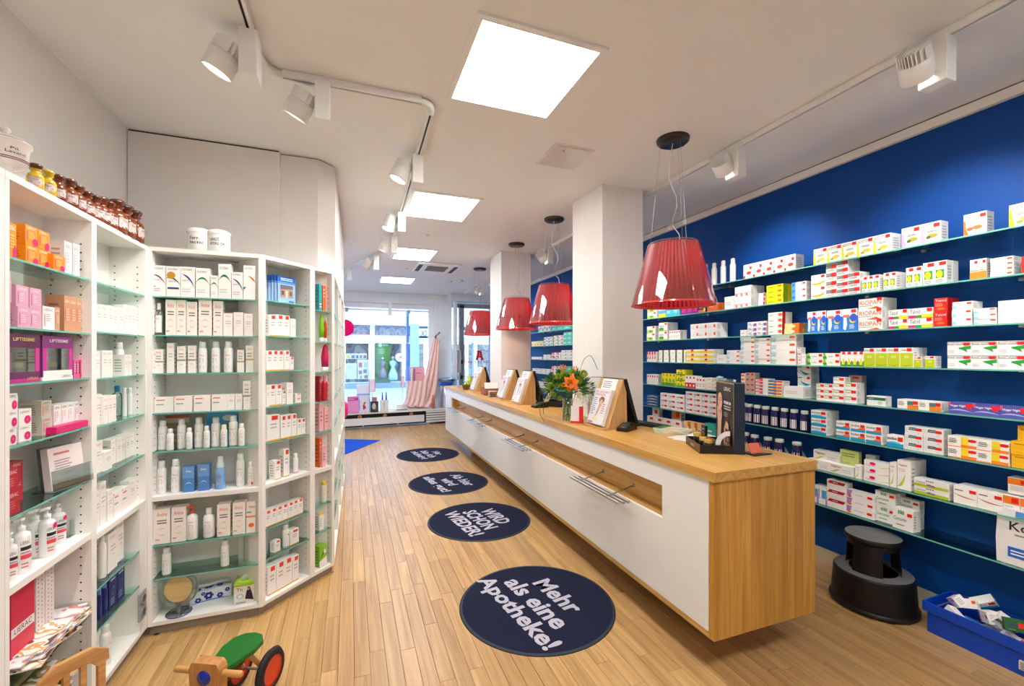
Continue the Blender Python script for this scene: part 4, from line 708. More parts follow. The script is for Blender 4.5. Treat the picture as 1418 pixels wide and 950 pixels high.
WB(3, 1318, 1346, 418, 'whsk', 1, 3, 2, d=.05); rowsbox(WALLB, 'right stack of third wall shelf', SZW[2], 1348, 1380, 427, 'whsk', 1, 3, 2, d=.05); WB(3, 1381.5, 1428, 416, 'bep', 1, 1, d=.1)
WB(4, 895.5, 909, 487, 'pkst', 4, 1, d=.08); WB(4, 912, 949, 485, 'grns', 4, 2, d=.08); WB(4, 950, 988, 484, 'ystr', 2, 3, 2, d=.06); WB(4, 992, 1005, 491, 'plain', 1, d=.08)
WB(4, 1006, 1024.5, 485, 'mulb', 1, 3, d=.08); rowsbox(WALLB, 'six-high pile on fourth wall shelf', SZW[3], 1025.2, 1044.8, 466, 'mulb', 1, 6, d=.08); rowsbox(WALLB, 'five-high pile on fourth wall shelf', SZW[3], 1045.4, 1066.6, 468, 'mulb', 1, 5, d=.08); rowsbox(WALLB, 'wide pile on fourth wall shelf', SZW[3], 1067.4, 1102, 464, 'mulb', 1, 4, d=.08)
WB(4, 1104, 1109, 481, 'slimr', 1, 3, d=.05); WB(4, 1109.5, 1115, 490, 'plain', 1, 2, d=.05)
WB(4, 1118, 1139.3, 489, 'lef', 1, 2, d=.06); rowsbox(WALLB, 'right stack of fourth wall shelf', SZW[3], 1140, 1162.5, 489, 'lef', 1, 2, d=.06)
WB(4, 1163.5, 1196, 487, 'flam', 4, d=.06); WB(4, 1196.4, 1264, 482, 'lime', 4, 1, 3, d=.045); rowsbox(WALLB, 'short one on fourth wall shelf', SZW[3], 1265, 1276, 494, 'lime', 1, d=.06); rowsbox(WALLB, 'last short one on fourth wall shelf', SZW[3], 1280.5, 1294.6, 493, 'lime', 1, d=.06)
WB(4, 1311.5, 1421, 473.5, 'gin', 3, 2, d=.07)
WB(5, 895.5, 911, 518, 'wr3', 5, 1, 2, d=.05); WB(5, 916, 935.5, 517, 'ygr', 4, d=.08); rowsbox(WALLB, 'lying pair on fifth wall shelf', SZW[4], 936.5, 948, 512, 'ygr', 1, 3, d=.1); WB(5, 948.4, 963, 520, 'reb', 3, 1, d=.08); WB(5, 963.5, 976, 523, 'slimr', 3, 1, d=.08); WB(5, 976.5, 993, 523, 'yw', 2, 3, d=.07)
WB(5, 1026, 1031, 517, 'orst', 1, 5, d=.06); WB(5, 1032, 1044.5, 516, 'brn', 2, 4, d=.06); WB(5, 1046, 1063, 524, 'pkst', 1, 5, d=.08); WB(5, 1063.6, 1083, 527, 'byr', 1, 5, d=.08); WB(5, 1084.5, 1112, 535, 'plain', 1, 1, d=.10)
WB(5, 1104, 1122.5, 506, 'blsw', 1, 3, d=.09, set_=.10) 
WB(5, 1130, 1152.5, 531, 'gst', 2, 3, d=.05); rowsbox(WALLB, 'four-high pile on fifth wall shelf', SZW[4], 1153.2, 1168.8, 522, 'gst', 1, 4, d=.06); rowsbox(WALLB, 'three-high pile on fifth wall shelf', SZW[4], 1169.4, 1186, 530, 'gst', 1, 3, 2, d=.04)
rowsbox(WALLB, 'rear pile of fifth wall shelf', SZW[4], 1175, 1193, 520, 'brn', 1, 4, d=.05, set_=.12)
WB(5, 1199.5, 1226, 548, 'grb', 1, 1, 3, d=.02); WB(5, 1242, 1303, 553, 'orte', 2, 1, 3, d=.03); WB(5, 1313, 1425, 557, 'hog', 3, d=.07)
WB(6, 895.5, 911, 547, 'calz', 1, 4, d=.08); WB(6, 914, 947, 544, 'cad', 3, 3, d=.06); rowsbox(WALLB, 'larger block of sixth wall shelf', SZW[5], 949.5, 992, 542, 'cad', 4, 4, d=.06)
WB(6, 1123, 1145, 568, 'imo', 1, 3, 4, d=.03); rowsbox(WALLB, 'mid sixth wall shelf', SZW[5], 1157.5, 1221, 583, 'imoo', 3, 2, 2, d=.035); rowsbox(WALLB, 'lone one on sixth wall shelf', SZW[5], 1228, 1252, 602, 'imo', 1, 1, d=.05, set_=.03)
WB(6, 1252.5, 1306, 590, 'lop', 2, 3, 2, d=.04, hv=0); WB(6, 1312, 1398, 604, 'dic', 2, 2, d=.09); WB(6, 1399.5, 1450, 612, 'yb', 1, 2, d=.09)
rowsbox(WALLB, 'third layer on sixth wall shelf', SZW[5], 1409, 1450, 590, 'yb', 1, 1, d=.08, set_=.05, z0=.105)
WB(7, 1118, 1182, 636, 'vag', 2, 1, d=.09); rowsbox(WALLB, 'upper layer of seventh wall shelf', SZW[6], 1126, 1161, 624, 'vag', 1, 1, d=.07, set_=.05, z0=.055)
rowsbox(WALLB, 'seventh wall shelf', SZW[6], 1163, 1189, 623, 'leaf', 1, 1, d=.03, set_=.08, z0=.0); WB(7, 1184, 1193, 644, 'vagt', 1, 1, d=.05)
rowsbox(WALLB, 'seventh wall shelf', SZW[6], 1196, 1231, 638, 'rose', 1, 3, d=.06, set_=.03); rowsbox(WALLB, 'back of seventh wall shelf', SZW[6], 1198, 1212, 630, 'vagt', 1, 1, d=.04, set_=.12)
rowsbox(WALLB, 'middle of seventh wall shelf', SZW[6], 1231.8, 1241.4, 640, 'vagt', 1, 1, d=.05); rowsbox(WALLB, 'tallest on seventh wall shelf', SZW[6], 1242, 1261, 637, 'vagt', 1, 1, 3, d=.05)
WB(7, 1265, 1314, 664, 'grpu', 1, 2, 2, d=.04); WB(7, 1320, 1388, 673, 'mag', 2, 1, d=.11); WB(7, 1389, 1437, 686, 'ogr', 2, 1, d=.08); rowsbox(WALLB, 'upper layer of seventh wall shelf', SZW[6], 1395, 1432, 662, 'ogr', 1, 1, d=.07, set_=.04, z0=.107)
WB(8, 1122, 1145, 672, 'cub', 2, 1, 2, d=.05); WB(8, 1144.5, 1172, 665, 'redt', 1, 3, d=.06); WB(8, 1172.5, 1210, 680, 'lil', 1, 3, d=.05); WB(8, 1212, 1240, 680, 'cur', 1, 2, 2, d=.05, set_=.05); rowsbox(WALLB, 'front low pair of lowest wall shelf', SZW[7], 1236, 1265, 704, 'cur', 1, 1, 2, d=.035, set_=.02); rowsbox(WALLB, 'rear right stack of lowest wall shelf', SZW[7], 1243, 1273, 690, 'cur', 1, 2, 1, d=.05, set_=.10)
# low shelf goods seen over the counter, left of the display
rowsbox(WALLB, 'seventh wall shelf seen over counter', SZW[6], 896, 944, 576, 'reb', 4, 1, d=.06); rowsbox(WALLB, 'seventh wall shelf over counter left', SZW[6], 903, 912, 564, 'wr3', 1, 1, d=.05, set_=.08)
rowsbox(WALLB, 'seventh wall shelf over counter middle', SZW[6], 930, 942, 566, 'ogr', 1, 1, d=.06, set_=.1); rowsbox(WALLB, 'seventh wall shelf beside cream jars', SZW[6], 947, 975, 583, 'flor', 3, 1, d=.06); rowsbox(WALLB, 'seventh wall shelf behind cream jars', SZW[6], 976, 990, 586, 'teal', 1, 1, d=.06)
# far stretch between the pillars
GAPW = 'wall shelf between the two pillars'
def GP(k, *a, **kw): rowsbox(WALLB, '%s %s' % (ORD[k-1], GAPW), SZW[k-1], *a, **kw)
GP(2, 745, 762, 452, 'mix', 3, 1, d=.08); GP(2, 763, 790, 449, 'teal', 3, 2, d=.08)
GP(3, 736, 752, 473, 'yp', 4, 1, d=.08); GP(3, 753, 765, 467, 'mix', 2, 3, d=.08); GP(3, 766, 779, 465, 'lef', 2, 3, d=.08); GP(3, 780, 792, 460, 'teal', 2, 3, d=.08)
GP(4, 736, 750, 494, 'plain', 3, 1, d=.08); GP(4, 752, 763, 491, 'mulb', 2, 2, d=.08); GP(4, 764, 776, 488, 'pkst', 2, 2, d=.08); GP(4, 777, 792, 485, 'tagw', 2, 3, d=.08)
GP(5, 737, 763, 510, 'mulb', 4, 2, d=.08); GP(5, 764, 774, 507, 'pkst', 2, 3, d=.08); GP(5, 776, 791, 507, 'teal', 3, 2, d=.08)
GP(6, 740, 760, 528, 'whsk', 3, 2, d=.08); GP(6, 762, 788, 526, 'tq', 3, 2, d=.08)
# ---------------------------------------------------------------- bottles and jars
def bottle(kind, label, group, bay, u, dd, z, h, r, prof='spray', col=(.96, .955, .95), cap=None, items=None, rz=0, clear=False):
    cap = cap or col; P = {'spray': [(0, 0), (.92, 0), (1, .03), (1, .70), (.95, .76), (.62, .81), (.55, .82)], 'bottle': [(0, 0), (.9, 0), (1, .03), (1, .66), (.85, .74), (.42, .79), (.42, .82)], 'jar': [(0, 0), (.9, 0), (1, .04), (1, .72), (.82, .80), (.80, .84)], 'foam': [(0, 0), (.9, 0), (1, .04), (.8, .4), (.95, .56), (.6, .62), (.6, .66)], 'tube': [(0, .14), (.88, .14), (1, .5), (.6, .85), (.1, 1)], 'apoth': [(0, 0), (.95, 0), (1, .05), (1, .56), (.8, .68), (.50, .74), (.5, .84), (.72, .86), (.72, .875)]}[prof]
    C = {'spray': [(.70, .80), (.74, .81), (.74, .95), (.62, 1), (0, 1)], 'bottle': [(.52, .80), (.52, .97), (.48, 1), (0, 1)], 'jar': [(.88, .84), (.90, .85), (.90, .98), (.84, 1), (0, 1)], 'foam': [(.66, .66), (.66, .80), (.5, .82), (.5, .98), (.4, 1), (0, 1)], 'tube': [(0, 0), (.9, 0), (.94, .02), (.94, .15), (.8, .15)], 'apoth': [(.40, .80), (.62, .87), (.85, .93), (.85, .98), (.7, 1), (0, 1)]}[prof]
    key = (kind, prof, round(h, 3), round(r, 4), col, str(items), clear)
    if key not in BOXC:
        b = B(); mt = glass('tinted_glass', col, .5) if clear else paint(col, .28)
        b.lathe([(a*r, q*h) for a, q in P], mt, 18)
        if items: prints(b, items, 2*r*1.2, h*.66, lambda u_, v, e: ((r+e)*sin((u_-1.2*r)/r), -(r+e)*cos((u_-1.2*r)/r), v+.02*h))
        c = B(); c.lathe([(a*r, q*h) for a, q in C], paint(cap, .3), 18)
        BOXC[key] = (b.mesh(kind), c.mesh('cap'))
    mb, mc = BOXC[key]
    loc = bay.w(u, dd, z+.0003) if bay else (u, dd, z+.0003)
    o = place(kind, mb, None, loc, (bay.a if bay else 0)+rz); place('cap', mc, o)
    tag(o, label, 'bottle' if prof != 'jar' else 'jar', group); return o
BA5_ = None
def seen_r(bay, px, wpx, yt, dd):
    u, _ = bay.hit(px, yt, dd); p = bay.w(u, dd, 0); zc = p[0]*SY_+p[1]*CY_; xc = p[0]*CY_-p[1]*SY_
    return wpx/2*zc/600/math.sqrt(1+(xc/zc)**2)*.96
def bots(bay, where, zs, spec, desc, group, prof, col=(.96, .955, .95), cap=None, items=None, set_=.07, **kw):
    """spec: list of (x0, x1, ytop) pixel extents"""
    for i, (x0, x1, yt) in enumerate(spec):
        u0, _ = bay.hit(x0, yt, set_); u1, _ = bay.hit(x1, yt, set_); _, zt_ = bay.hit((x0+x1)/2, yt, set_)
        # silhouettes lean outward off-axis, so shrink the width a little
        r = seen_r(bay, (x0+x1)/2, x1-x0, yt, set_)*(1.45 if prof == 'tube' else 1.3 if bay is BA5_ else 1)
        lab = (ORD[i]+' from left, ' if len(spec) > 1 else '')+desc+', '+where
        bottle('bottle' if prof != 'jar' else 'jar', lab, group, bay, (u0+u1)/2, set_, zs, round(zt_-zs, 3), round(r, 3), prof, col, cap, items, **kw)
bots(WALLB, 'left end of top wall shelf', SZW[0], [(975, 981, 366), (985, 993.5, 364.5), (997.5, 1006, 361), (1010.5, 1019.5, 358)], 'plain white slim bottle', 'white bottles on the top wall shelf', 'spray', set_=.08)
JL = [('r', .15, .05, .95, .72, (.95, .90, .92)), ('e', .5, .58, .03, .03, RED), ('l', .3, .2, .8, .4, 3, (.7, .65, .7))]
bots(WALLB, 'sixth wall shelf', SZW[5], [(x-6.3, x+6.3, y) for x, y in ((1030, 558), (1038, 559.5), (1049.5, 561), (1060.8, 562.5), (1073.7, 564), (1086.7, 565.5), (1100, 567), (1114.3, 569))], 'dark blue jar with white lid and label', 'dark blue jars on the sixth wall shelf', 'jar', (.10, .08, .32), WH, JL, set_=.07)
bots(WALLB, 'seventh wall shelf', SZW[6], [(1025, 1039, 599), (1038.5, 1052, 602), (1056.5, 1070.5, 605.5), (1072, 1087, 608), (1096, 1111.5, 612)], 'dark blue jar with white lid', 'dark blue jars on the seventh wall shelf', 'jar', (.10, .08, .32), WH, JL, set_=.07)
# leaning data leaflets between the lower jars
for i, (a, c, t) in enumerate(((1051, 1057, 608), (1086, 1096, 612), (1110, 1122, 620))):
    u0, z0 = WALLB.hit(a, t, .1); u1, _ = WALLB.hit(c, t, .1)
    b = B(); b.box(-.03, -.001, 0, .03, .001, .10, paint((.80, .82, .84), .4), xf=Matrix.Rotation(rad(-35), 4, 'Y')); o = b.obj('leaflet', None, WALLB.w(u0, .12, SZW[6]+.018), WALLB.a); tag(o, ('grey leaflet leaning between second and third blue jars', 'grey leaflet leaning right of the fourth low blue jar', 'grey leaflet leaning right of the last low blue jar')[i]+', seventh wall shelf', 'leaflet')
# clear bag of small things on the fifth shelf behind the display
b = B(); rr = random.Random(9)
u0, z_ = WALLB.hit(997, 520, .1); u1, _ = WALLB.hit(1022, 520, .1)
for k in range(16): b.box(-.02, -.01, -.008, .02, .01, .008, paint((.80, .88, .95), .2), xf=Matrix.Translation((rr.uniform(0, u1-u0), rr.uniform(0, .06), rr.uniform(.02, .12))) @ Matrix.Rotation(rr.uniform(0, 3), 4, 'X') @ Matrix.Rotation(rr.uniform(0, 3), 4, 'Z'))
b.box(-.02, -.02, 0, u1-u0+.02, .10, .004, M_CLEAR); b.box(-.02, -.022, 0, u1-u0+.02, -.02, .11, M_CLEAR)
o = b.obj('clear_tray', None, WALLB.w(u0, .05, SZW[4]), WALLB.a); tag(o, 'clear tray of small blistered packs on fifth wall shelf behind display', 'tray')
# large soft pack at the right end of the lowest shelf
u0, _ = WALLB.hit(1380, 725, .02); u1, zt_ = WALLB.hit(1440, 733, .02)
w_, h_ = u1-u0+.08, .27; t = thing('hygiene_pack', 'large soft white plastic pack with blue drop at right end of lowest shelf', 'pack', WALLB.w(u0, .02, SZW[7]), WALLB.a)
b = B(); prof_ = [(0, 0), (w_, 0), (w_+.004, .12), (w_-.002, h_-.03), (w_-.03, h_), (.03, h_), (.003, h_-.03), (-.003, .12)]
b.prism([(p[0], p[1]) for p in prof_], 0, .15, paint((.92, .92, .93), .25), xf=Matrix(((1, 0, 0, 0), (0, 0, 1, 0), (0, 1, 0, 0), (0, 0, 0, 1)))); 
prints(b, [('t', 'Kolibri', .20, .62, .92, .78, (.12, .14, .2), .012), ('l', .28, .52, .85, .58, 1, GY), ('r', .18, .14, .5, .32, (.08, .40, .80)), ('l', .22, .17, .45, .28, 2, WH), ('e', .72, .18, .18, .09, (.75, .82, .92)), ('r', .3, .88, .5, .98, (.3, .6, .85))], w_, h_, lambda u, v, e: (u, -.0006-e, v))
b.obj('wrapper', t, bevel=.006); 

# ================================================================ LEFT SHELVING BAYS
SH = [1.815, 1.603, 1.400, 1.192, .98]; WOODZ = .745; LOW = [.49, .312]; BOT = .075; TOPZ = 2.057
def unit(bay, w, d, label, shelves, wooden, depth_top=None, kick=True, mid=True):
    t = thing('shelving_unit', label, 'shelving', bay.w(0, 0, 0), bay.a, 'white shelving units with glass shelves')
    th = .019; D = d
    for x0 in (0, w-th): B().box(x0, 0, .055, x0+th, D, TOPZ, M_MEL).obj('side_panel', t)
    B().box(th, D-.012, .055, w-th, D, TOPZ, M_MEL).obj('back_panel', t)
    B().box(0, -.001, TOPZ-.0, w, depth_top or D, TOPZ+.022, M_MEL).obj('top_panel', t)
    B().box(th, .001, .055, w-th, D-.012, BOT, M_MEL).obj('bottom_panel', t)
    B().box(0, .03, 0, w, .045, .055, M_GREYTRIM).obj('plinth', t)
    for z in wooden: B().box(th, .002, z-.024, w-th, D-.012, z, M_MEL).obj('wooden_shelf', t)
    for z in shelves:
        b = B(); b.box(th+.001, .0065, z-.007, w-th-.001, D-.013, z, M_GLASS); b.box(th+.001, .005, z-.007, w-th-.001, .0065, z, M_GEDGE); b.obj('glass_shelf', t)
        b = B()
        for x0 in (th, w-th-.008):
            for y in (.04, D-.04): b.box(x0, y-.004, z-.013, x0+.008, y+.004, z-.007, M_STEEL)
        b.obj('shelf_pin', t)
    b = B(); z = .14
    while z < 1.98:
        for y in (.035, D-.035):
            b.box(th-.0005, y-.0028, z-.0028, th+.0006, y+.0028, z+.0028, M_BLACK); b.box(w-th-.0006, y-.0028, z-.0028, w-th+.0005, y+.0028, z+.0028, M_BLACK)
        z += .035
    o = b.obj('pin_holes', t); tag(o, kind='stuff')
    return t
BA1 = Bay(-1.01, 1.82, 90); BA2 = Bay(-1.01, 2.322, 90); BA0 = Bay(-1.01, 1.30, 90)
BA3 = Bay(-1.009, 2.830, 0); ang4 = math.degrees(math.atan2(.263, .243)); BA4 = Bay(-.474, 2.834, ang4)
E_ = (-.231, 3.097); BA5 = Bay(E_[0], E_[1], 45); BA5_ = BA5
unit(BA0, .518, .165, 'white shelving unit cut off by the left picture edge', SH, [WOODZ, .49], .278)
unit(BA1, .502, .165, 'white shelving unit nearest the camera, with orange cartons on top shelf', [1.815, 1.592, 1.408, 1.207, .982], [.76], .278)
u2 = unit(BA2, .508, .165, 'white shelving unit in the corner, with wall sockets low at right', SH+[.497, .319], [.738], .278)
B().box(.43, .003, BOT, .489, .15, .738-.024, M_MEL).obj('filler_panel', u2)
s_ = Vector((BA2.hit(196, 838, 0)[0], 0, .21)); sk_ = B(); sk_.box(-.038, -.008, -.07, .038, .003, .07, paint((.62, .62, .63), .35)); so = sk_.obj('socket_plate', u2, (s_.x-.0, 0, s_.z), 0, .002)
for z in (-.034, .034): 
    b = B(); b.lathe([(.026, -.003), (.028, .003), (.020, .004), (.018, -.006), (0, -.006)], paint((.55, .55, .56), .3), 20, xf=Matrix.Translation((0, -.009, z)) @ Matrix.Rotation(pi/2, 4, 'X')); b.lathe([(0, .0012), (.018, .0012)], paint((.30, .30, .31), .4), 20, xf=Matrix.Translation((0, -.009, z)) @ Matrix.Rotation(pi/2, 4, 'X')); b.obj('socket', so)
unit(BA3, .535, .20, 'widest white shelving unit, facing the camera, with magnifying mirror below', [1.818, 1.609, 1.403, 1.19, .983, .482, .302], [.743], .49)
unit(BA4, .358, .20, 'angled white shelving unit with blue brochures on its top shelf', [1.822, 1.615, 1.408, 1.198, .988, .487, .312], [.75], .26)
unit(BA5, .178, .20, 'narrow angled white unit with green and red tubes', [1.80, 1.59, 1.39, 1.19, .99, .50, .32], [.745], .24)
for i in range(3):
    bx = Bay(-.105+.0*i, 3.232+i*.60, 89)
    unit(Bay(*[(-.104, 3.24), (-.092, 3.86), (-.082, 4.48)][i], 89), .60, .18, ('first', 'second', 'third')[i]+' of the white units seen nearly edge-on at left', [1.80, 1.59, 1.39, 1.19, .99, .50, .32], [.745], .20)
unit(Bay(-.072, 5.10, 89), .50, .18, 'last of the white units seen nearly edge-on at left', [1.80, 1.59, 1.39, 1.19, .99, .50, .32], [.745], .20)
# top moulding edge: border of the parquet along the units
bt = B()
def strip(p, q):
    p, q = Vector(p), Vector(q); d = (q-p).normalized(); n = Vector((d.y, -d.x, 0))
    bt.add([p, q, q+n*.022, p+n*.022, p+Vector((0, 0, .003)), q+Vector((0, 0, .003)), q+n*.022+Vector((0, 0, .003)), p+n*.022+Vector((0, 0, .003))], [(4, 5, 6, 7), (0, 1, 5, 4), (1, 2, 6, 5), (2, 3, 7, 6), (3, 0, 4, 7)], M_FLOOR)
pts = [(-.985, 1.2, 0), (-.985, 2.855, 0), (-.484, 2.857, 0), (-.252, 3.117, 0), (-.13, 3.24, 0), (-.10, 5.6, 0)]
for i in range(5): strip(pts[i], pts[i+1])
struct(bt.obj('trim_3'))

def LB(bay, where, zs, *a, **kw): kw.setdefault('set_', .03); rowsbox(bay, where, zs, *a, **kw)
N1, N2, N3, N4, N5 = 'nearest left unit', 'corner unit', 'widest unit', 'angled unit', 'narrow unit'
# --- nearest unit
z = 1.815
LB(BA1, 'top shelf, '+N1, z, 12, 24, 308, 'lie_o', 1, 1, d=.06); LB(BA1, 'top shelf stack, '+N1, z, 36, 69.5, 312, 'lie_o', 2, 2, d=.075); LB(BA1, 'front of top shelf, '+N1, z, 76, 92, 353, 'lie_o', 1, 1, d=.06, set_=.012)
LB(BA1, 'top shelf, '+N1, z, 90, 100.5, 334, 'lie_w', 1, 1, d=.05); LB(BA1, 'right end of top shelf, '+N1, z, 101.5, 111, 337.5, 'lie_w', 1, 1, d=.04)
z = 1.592
LB(BA1, 'left stack of second shelf, '+N1, z, 6, 17, 384, 'lie_p', 1, 2, d=.06); LB(BA1, 'second shelf, '+N1, z, 25, 58.5, 395, 'lie_p', 2, 2, d=.06); LB(BA1, 'second shelf, '+N1, z, 59.5, 76, 424, 'lie_w', 1, 1, d=.06)
LB(BA1, 'second shelf, '+N1, z, 77, 84, 425, 'lie_b', 1, 1, d=.05); LB(BA1, 'tall ones, second shelf, '+N1, z, 89.5, 115.5, 409, 'lie_b', 3, 1, d=.06)
for x0 in (64, 75):
    u, zz = BA1.hit(x0+5, 412, .05); o = bottle('jar', ('left' if x0 == 64 else 'right')+' black jar behind the white carton, second shelf, '+N1, 'black jars on the second shelf', BA1, u, .10, z, .085, .019, 'jar', (.08, .08, .09), (.12, .12, .12), [('r', .2, .6, .9, .9, WH)])
# gift boxes with windows
z = 1.408
def gift(x0, x1, yt, label, gold):
    u0, _ = BA1.hit(x0, yt, .03); u1, _ = BA1.hit(x1, yt, .03); _, zt2 = BA1.hit((x0+x1)/2, yt, .03); w, h = u1-u0, zt2-z
    t = thing('gift_box', label, 'gift box', BA1.w(u0, .03, z+.0003), BA1.a)
    b = B(); P_c = paint((.42, .14, .36) if gold else (.55, .20, .50), .2); d = .09
    b.box(0, 0, 0, w, d, .012, paint((.80, .15, .55) if gold else WH, .3)); b.box(0, d-.004, .012, w, d, h, art('gift_art', [(.35, .12, .30), (.88, .25, .70), (.55, .20, .48), (.96, .62, .86), (.30, .12, .28)], 22)); b.box(0, 0, .012, .006, d, h, P_c); b.box(w-.006, 0, .012, w, d, h, P_c); b.box(0, 0, h-.006, w, d, h, P_c)
    b.box(.006, 0, h-.045, w-.006, .003, h-.006, P_c); b.box(.006, 0, .012, w-.006, .003, .035, P_c if gold else paint(WH, .3))
    for a in (.006, w-.026): b.box(a, 0, .035, a+.02, .003, h-.045, paint((.82, .18, .60), .25))
    prints(b, [('t', 'LIFTISSIME', .22, .86, .82, .93, (.95, .85, .45) if gold else WH, .01), ('t', 'LIERAC', .6, .04, .92, .10, (.9, .8, .5) if gold else (.45, .3, .4))], w, h, lambda uu, v, e: (uu, -e*2, v)); b.obj('box_frame', t)
    B().box(.006, .0005, .035, w-.006, .0012, h-.045, M_CLEAR).obj('window_film', t)
    c = B(); c.box(.35*w-.012, .03, .012, .35*w+.03, .065, .62*h, paint((.88, .70, .82), .3)); prints(c, [('t', 'LIERAC', .1, .7, .9, .8, WH), ('l', .1, .2, .8, .6, 4, (.6, .4, .55))], .042, .62*h, lambda uu, v, e: (.35*w-.012+uu, .03-e, v)); c.obj('cream_carton', t)
    c = B(); c.lathe([(0, .012), (.021, .012), (.022, .045), (.021, .048)], paint((.6, .3, .5), .2), 18, (.70*w, .045, 0)); c.lathe([(.023, .048), (.023, .066), (0, .067)], paint((.85, .72, .4), .3, .6), 18, (.70*w, .045, 0)); c.obj('cream_jar', t)
gift(6, 56, 463, 'dark gift box with magenta art and gold lettering, third shelf', True); gift(58.5, 101, 466, 'gift box with white base and magenta frame, third shelf', False)
LB(BA1, 'third shelf, '+N1, z, 103, 117, 498, 'pkn', 3, 1, d=.04)
z = 1.207
LB(BA1, 'left pile, fourth shelf, '+N1, z, 11, 25.5, 545, 'lie_d', 1, 3, d=.06, set_=.02); LB(BA1, 'fourth shelf, '+N1, z, 27, 44.5, 567, 'lie_d', 1, 2, d=.06, set_=.03); LB(BA1, 'fourth shelf, '+N1, z, 59, 73, 555, 'lie_g', 1, 2, d=.07, set_=.04); LB(BA1, 'rear, fourth shelf, '+N1, z, 32, 56, 558, 'lie_g', 1, 2, d=.04, set_=.11)
LB(BA1, 'on magenta tray, fourth shelf, '+N1, z+.026, 76, 121, 561, 'lie_w', 5, 1, d=.045, set_=.04)
u0, _ = BA1.hit(74, 600, .02); u1, _ = BA1.hit(124, 600, .02); b = B(); b.box(0, 0, 0, u1-u0, .11, .004, paint(MG, .3)); b.box(0, 0, .004, u1-u0, .003, .024, paint(MG, .3)); b.box(0, .107, .004, u1-u0, .11, .024, paint(MG, .3)); b.box(0, .003, .004, .003, .107, .024, paint(MG, .3)); b.box(u1-u0-.003, .003, .004, u1-u0, .107, .024, paint(MG, .3))
b.box(.003, .003, .004, u1-u0-.003, .107, .025, paint((.75, .1, .4), .4)); o = b.obj('display_tray', None, BA1.w(u0, .012, z+.0003), BA1.a); tag(o, 'bright magenta display tray under five white cartons, fourth shelf', 'tray')
z = .982
LB(BA1, 'fifth shelf, '+N1, z, 10, 28, 650, 'lie_r', 1, 2, d=.07, set_=.02); LB(BA1, 'rear pile, fifth shelf, '+N1, z, 14, 32, 640, 'lie_r', 1, 2, d=.05, set_=.095)
# clear leaflet holder
u0, _ = BA1.hit(60, 660, .05); u1, _ = BA1.hit(96, 660, .05); t = thing('leaflet_holder', 'clear acrylic holder with pink-white leaflets on fifth shelf', 'holder', BA1.w(u0+.035, .03, z+.0003), BA1.a-.25)
b = B(); w = u1-u0; tl = Matrix.Rotation(rad(-6), 4, 'X'); b.box(0, .05, .005, w, .052, .17, M_CLEAR, xf=tl); b.box(-.01, .0, .005, w+.01, .002, .08, M_CLEAR, xf=tl); b.box(-.01, 0, 0, w+.01, .075, .003, M_CLEAR); b.obj('acrylic_body', t)
b = B(); b.box(.006, .02, .006, w-.006, .045, .165, paint((.93, .88, .88), .3), xf=tl); prints(b, [('l', .15, .78, .85, .9, 1, (.85, .5, .5)), ('l', .15, .45, .8, .7, 4, (.7, .6, .6)), ('t', 'LIERAC', .3, .3, .7, .36, (.4, .35, .35)), ('r', .15, .08, .85, .2, (.85, .70, .70))], w-.012, .16, lambda uu, v, e: tl @ Vector((uu+.006, .02-e, v+.006))); b.obj('leaflet', t)
# pump bottles
def pump(bay, x0, x1, yt, zs, label, group, items, dd=.05, col=(.96, .955, .95), pcol=None):
    u0, _ = bay.hit(x0, yt, dd); u1, _ = bay.hit(x1, yt, dd); _, zt2 = bay.hit((x0+x1)/2, yt, dd); h = zt2-zs; r = seen_r(bay, (x0+x1)/2, x1-x0, yt, dd)
    t = thing('pump_bottle', label, 'bottle', bay.w((u0+u1)/2, dd, zs+.0003), bay.a-(.6 if bay is BA1 else 0), group)
    b = B(); b.lathe([(0, 0), (.92*r, 0), (r, .02*h), (r, .66*h), (.9*r, .72*h), (.4*r, .76*h), (.4*r, .79*h)], paint(col, .28), 20)
    prints(b, items, 2.2*r, h*.66, lambda uu, v, e: ((r+e)*sin((uu-1.1*r)/r), -(r+e)*cos((uu-1.1*r)/r), v+.02*h)); b.obj('body', t)
    p = B(); pm = paint(pcol or (.95, .95, .95), .3); p.lathe([(.45*r, .79*h), (.45*r, .86*h), (.14*r, .87*h), (.14*r, .94*h), (.4*r, .945*h), (.4*r, h), (0, h)], pm, 14); p.box(-1.0*r, -.22*r, .95*h, .1*r, .22*r, .995*h, pm); p.obj('pump', t); return t
LI_ = [('t', 'LIERAC', .25, .78, .75, .88, (.4, .38, .38)), ('r', .25, .62, .85, .72, (.12, .12, .12)), ('r', .25, .38, .85, .5, (.90, .30, .35)), ('r', .25, .53, .75, .58, (.7, .68, .68)), ('l', .28, .12, .6, .3, 2, (.85, .5, .5))]
LM_ = LI_+[('e', .72, .92, .16, .09, MG)]
for i, (a, c, y) in enumerate(((3, 25, 738), (14, 44, 718), (36, 62, 706), (52, 78, 703), (66, 92, 697))):
    pump(BA1, a, c, y, .76, (ORD[i]+' from left, white pump bottle with black and pink bands, sixth shelf'), 'white pump bottles on the sixth shelf of the nearest unit', LM_ if i > 1 else LI_, .04 if i in (0, 1, 3) else .075)
u0, _ = BA1.hit(90, 700, .08); b = B(); tl = Matrix.Rotation(rad(-10), 4, 'X'); b.box(0, 0, .01, .10, .003, .20, paint(WH, .3), xf=tl); b.box(-.02, -.03, 0, .12, .05, .003, M_CLEAR); b.box(-.02, -.03, .003, .12, -.028, .07, M_CLEAR)
